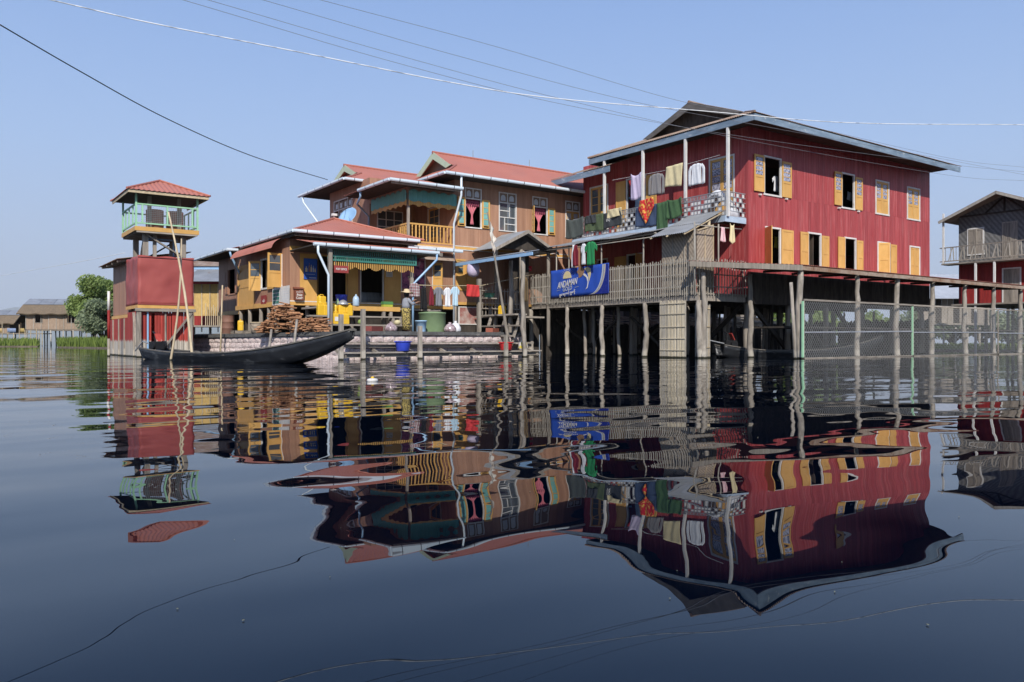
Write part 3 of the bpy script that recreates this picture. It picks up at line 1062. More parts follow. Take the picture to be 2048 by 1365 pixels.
for i in range(7):
    a = -0.7 + i * (L_ + 0.6) / 6
    p = A_ + d_ * a
    MB().beam(p + n_ * 0.1 + V(0, 0, 0.4), p + n_ * 0.98 + V(0, 0, 0.1), 0.08, 0.09).build('bearer', M['woodh'], land)

# ---------------------------------------------------------------- post office and the two-storey brown house
YF, PX = 31.2, 11.45
po = thing('post_office', 'brown single-storey post office on short stilts with terracotta roof and green porch valance', 'building', (14, 35, 0.98))
PF = facing_y(YF)
PW = facing_x(PX)
ZPF, ZPE = 2.3, 4.95
def pf(px):
    return PF.px(px, 550)[0]
def pw(px):
    return PW.px(px, 550)[0]
o1 = (pf(602), pf(634), ZPF, 4.15)
o2 = (pf(636), pf(692), ZPF, 4.15)
o3 = (pf(722), pf(765), ZPF, 4.2)
o4 = (pf(866), pf(883), ZPF, 4.15)
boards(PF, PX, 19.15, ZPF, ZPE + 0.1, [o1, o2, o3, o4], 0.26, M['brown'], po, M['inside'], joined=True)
zw0, zw1 = 2.95, 4.15
w1 = (pw(537), pw(523), zw0, zw1)
w2 = (pw(563.5), pw(553), zw0, zw1)
dr = (pw(509), pw(476), ZPF - 0.1, 4.1)
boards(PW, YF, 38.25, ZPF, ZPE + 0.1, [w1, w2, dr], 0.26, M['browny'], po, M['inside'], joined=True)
def group_part(nm, parent, loc):
    e = thing(nm, '', '', loc)
    del e['label'], e['category']
    e.parent = parent
    e.location = Vector(loc) - WL[parent.name]
    return e
# front doors
d = group_part('door', po, PF.p(o1[0], ZPF))
leaf(PF, o1[0], o1[1], ZPF, 4.15, d, M['yellow'], -0.02, name='door_leaf', split=0.5)
frame(PF, *o1, d, M['yellow'], name='door_frame', bottom=False, w=0.05, out=0.02)
d = group_part('shop_opening', po, PF.p(o2[0], ZPF))
frame(PF, *o2, d, M['yellow'], name='door_frame', bottom=False, w=0.05, out=0.02)
leaf(PF, o2[1] + 0.06, o2[1] + 0.52, ZPF, 4.15, d, M['yellow'], 0.03, name='door_leaf')
d = group_part('door', po, PF.p(o3[0], ZPF))
frame(PF, *o3, d, M['white'], name='door_frame', bottom=False, w=0.05, out=0.03)
leaf(PF, o3[1] + 0.06, o3[1] + 0.85, ZPF, 4.2, d, M['yellow'], 0.04, name='door_leaf', split=0.55)
d = group_part('door', po, PF.p(o4[0], ZPF))
frame(PF, *o4, d, M['white'], name='door_frame', bottom=False, w=0.05, out=0.03)
sw = PF.swing(o4[0], math.radians(60))
leaf(sw, 0, 0.5, ZPF, 4.15, d, M['yellow'], 0, name='door_leaf', rows=2, split=0.65)
leaf(PF, o4[0], o4[1], ZPF, 4.15, d, M['yellow'], -0.06, name='door_leaf', rows=2, split=0.65)
# west windows and door
d = group_part('door', po, PW.p(dr[0], ZPF))
leaf(PW, dr[0], dr[1], dr[2], dr[3], d, M['yellow'], -0.02, name='door_leaf', split=0.5)
frame(PW, *dr, d, M['yellow'], name='door_frame', bottom=False, w=0.05, out=0.02)
d = group_part('window', po, PW.p(w1[0], zw0))
frame(PW, *w1, d, M['white'])
sw = PW.swing(w1[0] - 0.02, math.radians(-150))
leaf(PW, w1[0] - 0.85, w1[0] - 0.07, zw0 - 0.1, zw1 + 0.05, d, M['yellow'], 0.06, rows=2, split=0.45)
sw = PW.swing(w1[1] + 0.04, math.radians(50))
leaf(sw, 0.0, 0.55, zw0 - 0.1, zw1, d, M['yellow'], 0, rows=2, split=0.45)
d = group_part('window', po, PW.p(w2[0], zw0))
frame(PW, *w2, d, M['white'])
sw = PW.swing(w2[0] - 0.02, math.radians(95))
leaf(sw, 0, 0.62, zw0 - 0.1, zw1 + 0.1, d, M['yellow'], 0, rows=2, split=0.45)
# sill beams, floor, stilts
mb = MB()
mb.box(PX - 0.03, 19.1, YF - 0.05, YF + 0.1, ZPF - 0.2, ZPF - 0.003)
mb.box(PX - 0.05, PX + 0.1, YF + 0.11, 38.3, ZPF - 0.2, ZPF - 0.003)
mb.build('sill_beam', M['yellow'], po)
MB().box(PX - 0.06, 19.1, YF - 0.055, YF - 0.052, ZPF - 0.06, ZPF - 0.02).build('sill_trim', M['white'], po)
mb = MB()
mb.box(PX + 0.1, 19.1, YF + 0.11, 38.2, ZPF - 0.25, ZPF - 0.205)
mb.box(PX + 0.1, 19.1, 34.4, 34.45, ZPF, ZPE)
mb.build('floor', M['inside'], po)
mb = MB()
mb.box(PX + 0.12, 19.0, 38.1, 38.2, ZPF, ZPE)
mb.build('rear_wall', M['brown'], po)
for px in (480, 498, 520, 536, 551):
    q = PW.px(px, 620)[0]
    pole([(PX + 0.05, q, 0.9), (PX + 0.05, q, ZPF - 0.21)], 0.1, 0.09, M['wood'], 'stilt', po)
for px in (584, 615, 640, 700, 760, 820, 880):
    q = PF.px(px, 620)[0]
    pole([(q, YF + 0.02, 0.9), (q, YF + 0.02, ZPF - 0.21)], 0.1, 0.09, M['wood'], 'stilt', po)
# main roof: hip with ridge along y
RX0, RX1, RY0, RY1, ZR = 11.2, 17.0, 30.1, 37.4, 4.98
rm = (RX0 + RX1) / 2
pt = 0.36
mb = MB()
kk = rm - RX0
corr(mb, lambda a, t: (a, RY0 + t, ZR + t * pt), RX0, RX1, lambda a: 0, lambda a: min(a - RX0, RX1 - a), (0, -pt, 1), 0.2, 0.012, 6)
corr(mb, lambda a, t: (RX0 + t, a, ZR + t * pt), RY0, RY1, lambda a: 0, lambda a: min(a - RY0, kk), (-pt, 0, 1), 0.2, 0.012, 6)
corr(mb, lambda a, t: (RX1 - t, a, ZR + t * pt), RY0, RY1, lambda a: 0, lambda a: min(a - RY0, kk), (pt, 0, 1), 0.2, 0.012, 6)
ro = mb.build('roof', M['redroof'], po)
mb = MB()
mb.tube([(rm, RY0 + kk, ZR + kk * pt + 0.02), (rm, RY1, ZR + kk * pt + 0.02)], 0.06, 6)
mb.tube([(RX0, RY0, ZR + 0.02), (rm, RY0 + kk, ZR + kk * pt + 0.02)], 0.05, 6)
mb.tube([(RX1, RY0, ZR + 0.02), (rm, RY0 + kk, ZR + kk * pt + 0.02)], 0.05, 6)
mb.build('ridge_cap', M['redroof'], ro)
MB().box(RX0 + 0.1, RX1 - 0.1, RY0 + 0.1, RY1 - 0.05, ZR - 0.1, ZR - 0.06).build('soffit', M['dark'], ro)
mb = MB()
mb.box(RX0 + 0.05, 16.7, RY0 + 0.06, RY0 + 0.1, ZR - 0.22, ZR - 0.02)
mb.box(RX0 + 0.05, RX0 + 0.09, RY0 + 0.11, RY1, ZR - 0.22, ZR - 0.02)
mb.build('fascia', M['dark'], ro)
gutter(ro, [(RX0 - 0.05, RY0 - 0.02, ZR - 0.03), (16.75, RY0 - 0.02, ZR - 0.03)], M['gutter'], 0.068, 1.1)
gutter(ro, [(RX0 - 0.02, RY0 - 0.05, ZR - 0.035), (RX0 - 0.02, 36.7, ZR - 0.035)], M['gutter'], 0.068, 1.1)
MB().box(PX - 0.02, pf(632), YF - 0.06, YF - 0.02, 4.28, 4.48).build('lintel_board', M['yellow'], po)
MB().box(PX + 0.3, 19.0, 37.9, 38.0, 0.98, ZPF - 0.26).build('underfloor_shade_sheet', M['dark'], po)  # dark sheet added behind the stilts so the underfloor looks black
MB().box(11.95, 16, 42.4, 42.5, 0.98, 4.9).build('kitchen_rear_wall', M['dark'], po)
# kitchen wing behind
KW = facing_x(11.8)
ko = (KW.px(471, 550)[0], KW.px(458, 550)[0], 3.0, 4.2)
boards(KW, 38.32, 42.5, 2.15, 4.95, [ko], 0.26, M['browny'], po, M['inside'], joined=True, jname='kitchen_cladding')
d = group_part('window', po, KW.p(ko[0], 3.0))
frame(KW, *ko, d, M['browny'], out=0.02)
leaf(KW, ko[0] - 0.5, ko[0] - 0.06, 3.0, 4.2, d, M['browny'], 0.02)
leaf(KW, ko[1] + 0.06, ko[1] + 0.5, 3.0, 4.2, d, M['browny'], 0.02)
MB().box(11.82, 16, 38.32, 38.4, 2.15, 4.95).build('kitchen_end_wall', M['brown'], po)
MB().box(11.9, 16, 38.4, 42.5, 2.0, 2.1).build('floor', M['inside'], po)
MB().box(11.75, 11.9, 38.3, 42.5, 1.95, 2.14).build('sill_beam', M['yellow'], po)
mb = MB()
kx0, kx1, ky0, ky1 = 10.84, 16.0, 37.45, 43.5
km = (kx0 + kx1) / 2
corr(mb, lambda a, t: (kx0 + t, a, 4.9 + t * 0.3), ky0, ky1, lambda a: 0, lambda a: km - kx0, (-0.3, 0, 1), 0.2, 0.012, 6)
corr(mb, lambda a, t: (kx1 - t, a, 4.9 + t * 0.3), ky0, ky1, lambda a: 0, lambda a: km - kx0, (0.3, 0, 1), 0.2, 0.012, 6)
kr = mb.build('kitchen_roof', M['redroof'], po)
MB().box(kx0 + 0.1, kx1 - 0.1, ky0 + 0.05, ky1 - 0.05, 4.84, 4.88).build('soffit', M['dark'], kr)
gutter(kr, [(kx0 - 0.04, ky0 - 0.05, 4.87), (kx0 - 0.04, ky1, 4.87)], M['gutter'], 0.068, 1.3)
gutter(kr, [(kx0 - 0.1, ky0 - 0.05, 4.87), (11.3, ky0 - 0.05, 4.87)], M['gutter'], 0.068, 3)
MB().tube([(kx0 + 0.05, ky0, 4.8), (kx0 + 0.1, ky0, 4.6), (11.55, 37.9, 3.7), (11.55, 37.9, 2.1)], 0.05, 8).build('downpipe', M['pipeblue'], kr, smooth=True)
for y in (38.6, 40.2, 42.0):
    pole([(11.85, y, 0.9), (11.85, y, 1.94)], 0.1, 0.09, M['wood'], 'stilt', po)
# curved red awning over the west windows
mb = MB()
def aw(u, v):
    ang = v * math.radians(75)
    y = 31.6 + 5.6 * u
    rip = 0.012 * math.sin(u * 5.6 / 0.2 * 2 * math.pi)
    r_ = 0.62 + rip
    return (PX - 0.02 - r_ * math.sin(ang), y, 4.24 + (0.60 + rip) * math.cos(ang))
mb.grid(aw, 168, 6)
mb.build('window_awning', M['redroof'], po, smooth=True)
# porch: floor, steps, roof, posts, valance
YP = 28.35
mb = MB()
pfl = thing('porch', '', '', (14, YP, 0.98))
del pfl['label'], pfl['category']
pfl.parent = po
pfl.location = Vector((14, YP, 0.98)) - WL[po.name]
xs0, xs1 = on_y(690, 600, 29.3).x, on_y(800, 600, 29.3).x
MB().box(11.9, 17.4, 29.45, YF - 0.06, 1.93, 2.0).build('porch_floor', M['woodh'], pfl)
MB().box(xs0, xs1, 29.28, 29.44, 1.86, 2.04).build('bench_board', M['yellow'], pfl)
MB().box(xs0 - 1.6, xs1 + 0.15, 28.95, 29.25, 1.58, 1.64).build('step', M['woodh'], pfl)
MB().box(xs0 - 1.3, xs1 + 0.2, 28.62, 28.92, 1.24, 1.30).build('step', M['woodh'], pfl)
for xq in (xs0 + 0.3, xs0 + 1.7, xs1 - 0.4):
    MB().box(xq - 0.06, xq + 0.06, 29.3, 29.42, 0.98, 1.85).build('step_post', M['wood'], pfl)
    MB().box(xq + 0.2, xq + 0.3, 28.96, 29.06, 0.98, 1.57).build('step_post', M['wood'], pfl)
MB().box(11.95, 17.4, 29.6, 29.64, 1.0, 1.92).build('porch_skirt', M['dark'], pfl)
zg = 4.27
gx0, gx1 = on_y(630, 490, YP).x, on_y(878, 505, YP).x
mb = MB()
corr(mb, lambda a, t: (a, YP + 0.1 + t, zg + 0.05 + t * 0.17), gx0, gx1 + 0.3, lambda a: 0, lambda a: 2.75, (0, -0.17, 1), 0.2, 0.012, 6)
pr = mb.build('porch_roof', M['redroof'], pfl)
MB().box(gx0 + 0.03, gx1 + 0.25, YP + 0.12, YP + 0.16, zg - 0.12, zg + 0.03).build('fascia', M['wood'], pr)
MB().box(gx0 + 0.05, gx1 + 0.25, YP + 0.2, YF - 0.1, zg - 0.02, zg + 0.02).build('soffit', M['dark'], pr)
gutter(pr, [(gx0 - 0.05, YP, zg), (gx1, YP, zg)], M['gutter'], 0.068, 0.9)
xq = on_y(663, 600, YP + 0.1).x
MB().box(xq - 0.07, xq + 0.07, YP + 0.17, YP + 0.3, 0.98, zg - 0.03).build('porch_post', M['wood'], pfl)
MB().tube([(gx0 + 0.12, YP, zg - 0.05), (gx0 + 0.12, YP, zg - 0.3), (xq - 0.12, YP + 0.1, 3.15), (xq - 0.12, YP + 0.1, 1.0)], 0.048, 8).build('downpipe', M['gutter'], pfl, smooth=True)
xe = on_y(826, 600, YP + 0.3).x
MB().tube([(gx1 - 0.1, YP, zg - 0.05), (gx1 - 0.1, YP, zg - 0.28), (xe + 0.05, YP + 0.3, 3.0), (xe, YP + 0.3, 2.95), (xe, YP + 0.3, 1.0)], 0.048, 8).build('downpipe', M['pipeblue'], pfl, smooth=True)
xr = on_y(826, 600, YP + 0.5).x
MB().box(xr - 0.06, xr + 0.06, YP + 0.55, YP + 0.67, 2.9, zg - 0.03).build('porch_post', M['wood'], pfl)
v0, v1 = on_y(655, 510, YP + 0.32).x, on_y(833, 515, YP + 0.32).x
val = group_part('valance', po, (v0, YP + 0.32, zg - 0.6))
yv = YP + 0.32
mb = MB()
for zz in (zg - 0.10, zg - 0.36, zg - 0.52):
    mb.box(v0, v1, yv - 0.02, yv + 0.02, zz - 0.035, zz + 0.035)
mb.box(v0, v0 + 0.08, yv - 0.022, yv + 0.022, zg - 0.55, zg - 0.06)
mb.box(v1 - 0.08, v1, yv - 0.022, yv + 0.022, zg - 0.55, zg - 0.06)
mb.build('valance_frame', M['teal'], val)
tb = MB().box(-0.014, 0.014, -0.014, 0.014, 0, 0.46).build('valance_bar', M['teal'], val)
tb.location = Vector((v0 + 0.12, yv, zg - 0.53)) - WL[val.name]
yb = MB().box(-0.016, 0.016, -0.012, 0.012, 0, 0.34).build('valance_tassel', M['yellow'], val)
yb.location = Vector((v0 + 0.12, yv + 0.03, zg - 0.86)) - WL[val.name]
x = v0 + 0.21
i = 0
while x < v1 - 0.08:
    inst(tb, (x, yv, zg - 0.53), val)
    ph = ((x - v0) % 0.58) / 0.58
    ln = 0.62 + 0.38 * math.sin(math.pi * ph)
    inst(yb, (x, yv + 0.03, zg - 0.52 - 0.34 * ln), val, scale=(1, 1, ln))
    x += 0.083
# ---------------------------------------------------------------- two-storey brown house
bh = thing('brown_house', 'tall two-storey brown timber house with terracotta roofs and ochre balcony railing', 'house', (23, 36, 0.98))
BXW, BX1_, BYB = 19.2, 28.6, 40.0
ZB1, ZB2, ZBE = 2.45, 4.96, 8.1
BW = facing_y(YF)
def bw(px):
    return BW.px(px, 430)[0]
zb0, zb1 = BW.px(945, 455)[1], BW.px(945, 400)[1]
zt1 = BW.px(945, 379)[1]
bwins = [(bw(931), bw(961)), (bw(999), bw(1031)), (bw(1066), bw(1093)), (bw(1132), bw(1158))]
ops = [(a, b, zb0, zt1) for a, b in bwins]
lw = (bw(914), bw(929), 3.05, 4.35)
ops.append((lw[0], lw[1], lw[2], lw[3]))
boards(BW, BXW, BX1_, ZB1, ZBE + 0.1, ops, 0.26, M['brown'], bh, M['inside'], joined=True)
M['pink'] = paint('pink_curtain_cloth', (0.62, 0.20, 0.24), (0.50, 0.13, 0.17), scale=(20, 20, 3), rough=0.8)
M['maroon'] = paint('maroon_curtain_cloth', (0.28, 0.06, 0.10), (0.20, 0.04, 0.07), scale=(20, 20, 3), rough=0.8)
M['tealpane'] = paint('sea_green_glass', (0.22, 0.48, 0.44), (0.15, 0.36, 0.34), rough=0.15, spec=0.6)
M['trans'] = paint('taupe_frame_paint', (0.26, 0.19, 0.14), (0.21, 0.15, 0.11))
M['mirror'] = paint('reflecting_glass', (0.30, 0.34, 0.38), (0.26, 0.30, 0.34), rough=0.03, spec=1.0, metal=0.7)
for i, (a0, a1) in enumerate(bwins):
    d = group_part('window', bh, BW.p(a0, zb0))
    frame(BW, a0, a1, zb0, zt1, d, M['white'], w=0.05)
    m_ = (a0 + a1) / 2
    tz = zb1 + 0.02
    mb = MB()
    BW.box(mb, a0, a1, tz, tz + 0.05, -0.05, 0.02)
    BW.box(mb, m_ - 0.02, m_ + 0.02, tz + 0.05, zt1, -0.05, 0.015)
    mb.build('mullion', M['white'], d)
    for (l0, l1) in ((a0, m_ - 0.02), (m_ + 0.02, a1)):
        mb = MB()
        BW.box(mb, l0, l1, tz + 0.05, zt1, -0.04, -0.02)
        tp = mb.build('transom', M['trans'], d)
        mb = MB()
        w_ = (l1 - l0) * 0.6
        c_ = (l0 + l1) / 2
        zz0, zz1 = tz + 0.12, zt1 - 0.07
        arc = [BW.p(c_ + w_ / 2 * math.cos(t), (zz0 + zz1) / 2 + (zz1 - zz0) / 2 * math.sin(t), -0.018) for t in [math.pi * k / 8 for k in range(9)]]
        mb.prism([BW.p(c_ - w_ / 2, zz0, -0.018), BW.p(c_ + w_ / 2, zz0, -0.018)] + arc, (0, -0.008, 0))
        mb.build('pane', M['frosted'], tp)
    if i in (0, 2):
        w_ = a1 - a0
        if i == 0:
            leaf(BW, a0 - w_ * 0.5 - 0.05, a0 - 0.05, zb0, tz + 0.05, d, M['yellow'], 0.05, rows=4, panemat=M['tealpane'], split=0.06)
        else:
            sw = BW.swing(a0 - 0.02, math.radians(115))
            leaf(sw, 0, w_ * 0.5, zb0, tz, d, M['yellow'], 0, rows=4, panemat=M['tealpane'], split=0.06)
        leaf(BW, a1 + 0.05, a1 + w_ * 0.52 + 0.05, zb0, tz + 0.03, d, M['yellow'], 0.05, rows=4, panemat=M['tealpane'], split=0.06)
        mb = MB()
        mb.grid(lambda u, v: BW.p(a0 + 0.03 + (a1 - a0 - 0.06) * u, tz - 0.32 * v, -0.08 + 0.02 * math.sin(u * 40)), 40, 3)
        mb.build('curtain_pelmet', M['maroon'], d, smooth=True, thick=0.006)
        mb = MB()
        H_ = tz - 0.28 - zb0 - 0.12
        def cur(u, v):
            k = abs(v - 0.55) / 0.55 if v < 0.55 else (v - 0.55) / 0.45
            wv = 0.05 + (0.40 * k ** 1.3 if v < 0.55 else 0.09 * k)
            return BW.p((a0 + a1) / 2 + (u - 0.5) * 2 * wv * (a1 - a0) * 0.9, tz - 0.26 - H_ * v, -0.1 + 0.02 * math.sin(u * 30))
        mb.grid(cur, 24, 12)
        mb.build('curtain', M['pink'], d, smooth=True, thick=0.006)
    elif i == 1:
        mb = MB()
        for (q0, q1, z0, z1) in ((0, 0.63, .74, 1), (0.66, 1, .5, 1), (0, .63, .5, .71), (0, .32, 0, .47), (.35, 1, .26, .47), (.35, 1, 0, .23)):
            W_, H_ = a1 - a0, tz - zb0
            m2 = MB()
            BW.box(m2, a0 + 0.01 + q0 * (W_ - .02), a0 + 0.01 + q1 * (W_ - .02), zb0 + z0 * H_, zb0 + z1 * H_, -0.05, -0.04)
            m2.build('pane', M['mirror'], d)
        mb = MB()
        for (q0, q1, z0, z1) in ((.63, .66, .485, 1), (0, .63, .71, .74), (0, 1, .47, .5), (.32, .35, 0, .47), (.35, 1, .23, .26)):
            BW.box(mb, a0 + 0.01 + q0 * (W_ - .02), a0 + 0.01 + q1 * (W_ - .02), zb0 + z0 * H_, zb0 + z1 * H_, -0.05, -0.01)
        mb.build('glazing_bar', M['white'], d)
    else:
        leaf(BW, a0, m_ - 0.005, zb0, tz, d, M['yellow'], -0.04, rows=2, panemat=M['frosted'], split=0.5)
        leaf(BW, m_ + 0.005, a1, zb0, tz, d, M['yellow'], -0.04, rows=2, panemat=M['frosted'], split=0.5)
d = group_part('window', bh, BW.p(lw[0], lw[2]))
frame(BW, *lw, d, M['yellow'])
leaf(BW, lw[0], lw[1], lw[2], lw[3], d, M['yellow'], -0.03, rows=2, split=0.55)
leaf(BW, lw[1] + 0.08, lw[1] + 0.6, lw[2] - 0.1, lw[3], d, M['yellow'], 0.03, rows=2, split=0.55)
mb = MB()
BW.box(mb, BXW - 0.02, 26.0, 4.88, 5.0, 0.006, 0.03)
mb.build('band_board', M['yellow'], bh)
mb = MB()
BW.box(mb, BXW - 0.02, 26.0, 5.002, 5.04, 0.006, 0.036)
BW.box(mb, BXW - 0.02, 26.0, 4.84, 4.878, 0.006, 0.036)
mb.build('band_trim', M['white'], bh)
mb = MB()
BW.box(mb, BXW, 26.0, ZB1 - 0.13, ZB1 - 0.003, -0.1, 0.03)
mb.build('sill_beam', M['yellow'], bh)
M['redpanel'] = paint('faded_red_panel', (0.33, 0.12, 0.10), (0.50, 0.40, 0.36), scale=(2.5, 2.5, 2.5), lohi=(0.35, 0.6))
pa, pb = bw(919), bw(957)
mb = MB()
BW.box(mb, pa, pb, 1.45, ZB1 - 0.25, -0.03, 0.0)
pn = mb.build('base_panel', M['redpanel'], bh)
frame(BW, pa, pb, 1.45, ZB1 - 0.25, pn, M['white'], w=0.04, out=0.01, name='panel_frame')
mb = MB()
BW.box(mb, BXW, 26.0, 0.98, 1.38, -0.05, -0.01)
mb.build('plinth_board', M['dark'], bh)
mb = MB()
mb.box(BXW + 0.1, BX1_ - 0.05, YF + 0.1, BYB - 0.1, ZB1 - 0.1, ZB1)
mb.box(BXW + 0.1, BX1_ - 0.05, YF + 0.1, BYB - 0.1, ZB2 - 0.1, ZB2)
mb.box(BXW + 0.1, BX1_ - 0.05, YF + 2.5, YF + 2.55, ZB2, ZBE)
mb.build('floor', M['inside'], bh)
mb = MB()
mb.box(BX1_ - 0.04, BX1_, YF + 0.1, BYB, ZB1, ZBE)
mb.box(17, BX1_ - 0.05, BYB - 0.05, BYB, ZB1, ZBE + 0.4)
mb.build('rear_wall', M['brown'], bh)
for x in (19.3, 21.3, 23.4, 25.6):
    pole([(x, YF + 0.15, 0.9), (x, YF + 0.15, ZB1 - 0.14)], 0.1, 0.1, M['wood'], 'stilt', bh)
MB().box(19.3, BX1_ - 0.1, YF + 1.4, YF + 1.5, 0.98, ZB1 - 0.15).build('underfloor_shade_sheet', M['dark'], bh)  # added dark sheet, hides the bright background under the floor
# side wing and balcony recess
WX = 16.77
WW = facing_x(WX)
ww = (WW.px(704, 420)[0], WW.px(669, 420)[0])
wz0, wz1 = 6.0, WW.px(690, 399)[1]
boards(WW, 35.0, 39.8, 4.7, 8.5, [(ww[0], ww[1], wz0, wz1)], 0.26, M['browny'], bh, M['inside'], joined=True, jname='wing_cladding')
d = group_part('window', bh, WW.p(ww[0], wz0))
frame(WW, ww[0], ww[1], wz0, wz1, d, M['white'], w=0.06)
W_ = ww[1] - ww[0]
for k in range(4):
    mb = MB()
    WW.box(mb, ww[0] + W_ * k / 4 + 0.02, ww[0] + W_ * (k + 1) / 4 - 0.02, wz1 - 0.42, wz1 - 0.04, -0.04, -0.02)
    tp = mb.build('transom', M['trans'], d)
    mb = MB()
    WW.box(mb, ww[0] + W_ * (k + 0.28) / 4, ww[0] + W_ * (k + 0.72) / 4, wz1 - 0.36, wz1 - 0.12, -0.021, -0.012)
    mb.build('pane', M['frosted'], tp)
mb = MB()
WW.box(mb, ww[0], ww[1], wz1 - 0.48, wz1 - 0.43, -0.05, 0.02)
for k in (1, 3):
    WW.box(mb, ww[0] + W_ * k / 4 - 0.02, ww[0] + W_ * k / 4 + 0.02, wz0, wz1, -0.05, 0.015)
mb.build('mullion', M['white'], d)
leaf(WW, ww[0] + W_ * .27, ww[0] + W_ * .73, wz0, wz1 - 0.5, d, M['trans'], -0.03, rows=2, panemat=M['frosted'], split=0.35, cols=2)
RWl = facing_y(35.0)
boards(RWl, WX, BXW, ZB2, 8.5, [], 0.26, M['brown'], bh, M['inside'], joined=True, jname='recess_cladding')
RWx = facing_x(BXW)
od = (32.6, 33.6, ZB2, 7.0)
boards(RWx, YF + 0.02, 35.0, ZB1, ZBE, [od], 0.26, M['browny'], bh, M['inside'], joined=True, jname='recess_cladding')
d = group_part('door', bh, RWx.p(32.6, ZB2))
frame(RWx, *od, d, M['white'], name='door_frame', bottom=False, w=0.05)
leaf(RWx, 32.6, 33.6, ZB2, 7.0, d, M['yellow'], -0.05, name='door_leaf', rows=4, split=0.3, cols=2)
lwn = (17.2, 18.5, 5.5, 6.95)
d = group_part('window', bh, RWl.p(17.2, 5.5))
frame(RWl, *lwn, d, M['white'], w=0.05)
mb = MB()
RWl.box(mb, 17.2, 18.5, 5.5, 6.95, 0.0, 0.01)
mb.build('pane', M['glass'], d)
mb = MB()
for z in (5.85, 6.2, 6.55):
    RWl.box(mb, 17.2, 18.5, z - 0.02, z + 0.02, 0.011, 0.02)
for k in (1, 2):
    RWl.box(mb, 17.2 + 1.3 * k / 3 - 0.02, 17.2 + 1.3 * k / 3 + 0.02, 5.5, 6.95, 0.0115, 0.022)
mb.build('glazing_bar', M['white'], d)
mb = MB()
mb.box(WX - 0.05, BXW - 0.05, YF - 0.05, 34.95, ZB2 - 0.15, ZB2)
mb.build('balcony_floor', M['yellow'], bh)
mb = MB()
mb.box(WX - 0.05, BXW, YF - 0.08, YF - 0.052, ZB2 - 0.16, ZB2 - 0.06)
mb.build('balcony_trim', M['white'], bh)
MB().box(WX, WX + 0.1, YF - 0.02, YF + 0.08, ZB2 + 0.002, 7.5).build('balcony_post', M['wood'], bh)
br = group_part('balcony_railing', bh, (WX, YF, ZB2))
mb = MB()
mb.box(WX + 0.11, BXW, YF - 0.01, YF + 0.06, ZB2 + 0.86, ZB2 + 0.93)
mb.box(WX + 0.02, WX + 0.09, YF + 0.09, 34.95, ZB2 + 0.86, ZB2 + 0.93)
mb.box(WX + 0.11, BXW, YF, YF + 0.05, ZB2 + 0.08, ZB2 + 0.14)
mb.box(WX + 0.03, WX + 0.08, YF + 0.09, 34.95, ZB2 + 0.08, ZB2 + 0.14)
mb.build('handrail', M['yellow'], br)
prof = [(0.028, 0), (0.028, .1), (0.018, .14), (0.033, .2), (0.018, .26), (0.03, .36), (0.018, .45), (0.033, .52), (0.018, .58), (0.028, .62), (0.028, .72)]
bal_a = MB().lathe((0, 0, 0), prof, 8).build('baluster', M['yellow'], br, smooth=True)
bal_a.location = Vector((WX + 0.25, YF + 0.025, ZB2 + 0.14)) - WL[br.name]
bal_b = MB().box(-0.032, 0.032, -0.02, 0.02, 0, 0.72).build('baluster', M['yellow'], br)
bal_b.location = Vector((WX + 0.43, YF + 0.025, ZB2 + 0.14)) - WL[br.name]
x, i = WX + 0.61, 0
while x < BXW - 0.08:
    inst(bal_a if i % 2 == 0 else bal_b, (x, YF + 0.025, ZB2 + 0.14), br)
    x += 0.18
    i += 1
y, i = YF + 0.25, 0
while y < 34.8:
    inst(bal_a if i % 2 == 0 else bal_b, (WX + 0.055, y, ZB2 + 0.14), br, rot=(0, 0, 1.57))
    y += 0.18
    i += 1
# scalloped valance of the balcony: light teal slats above an ochre fringe
bv = group_part('balcony_valance', bh, (WX, YF, 7.0))
def scallop(base, A, n, zt):
    w = 0.085
    for i in range(n):
        p = Vector(base) + Vector(A) * (i * w)
        ph = (i % 6) / 5.0
        l1 = 0.42 + 0.13 * math.sin(math.pi * ph)
        l2 = 0.24 - 0.12 * math.sin(math.pi * ph)
        k = 0.08 * math.sin(math.pi * ph)
        s = Vector(A) * 0.036
        nn = Vector((A[1], -A[0], 0)) * 0.02
        if nn.dot(Vector((F2[0], F2[1], 0))) > 0:
            nn = -nn
        m1 = MB()
        m1.prism([p - s + V(0, 0, zt + k - l1), p + s + V(0, 0, zt + k - l1), p + s + V(0, 0, zt + k), p - s + V(0, 0, zt + k)], nn)
        m1.build('valance_slat', M['teal2'], bv)
        m1 = MB()
        m1.prism([p - s - nn + V(0, 0, zt + k - l1 - l2), p + s - nn + V(0, 0, zt + k - l1 - l2), p + s - nn + V(0, 0, zt + k - l1 + 0.05), p - s - nn + V(0, 0, zt + k - l1 + 0.05)], nn * 0.8)
        m1.build('valance_fringe', M['yellow'], bv)
scallop((WX + 0.05, YF - 0.09, 0), (1, 0, 0), 29, 7.28)
scallop((WX - 0.09, YF, 0), (0, 1, 0), 41, 7.28)
mb = MB()
mb.box(WX - 0.06, BXW, YF - 0.04, YF - 0.0, 7.2, 7.5)
mb.box(WX - 0.06, WX - 0.02, YF, 35, 7.2, 7.5)
mb.build('valance_beam', M['browny'], bh)
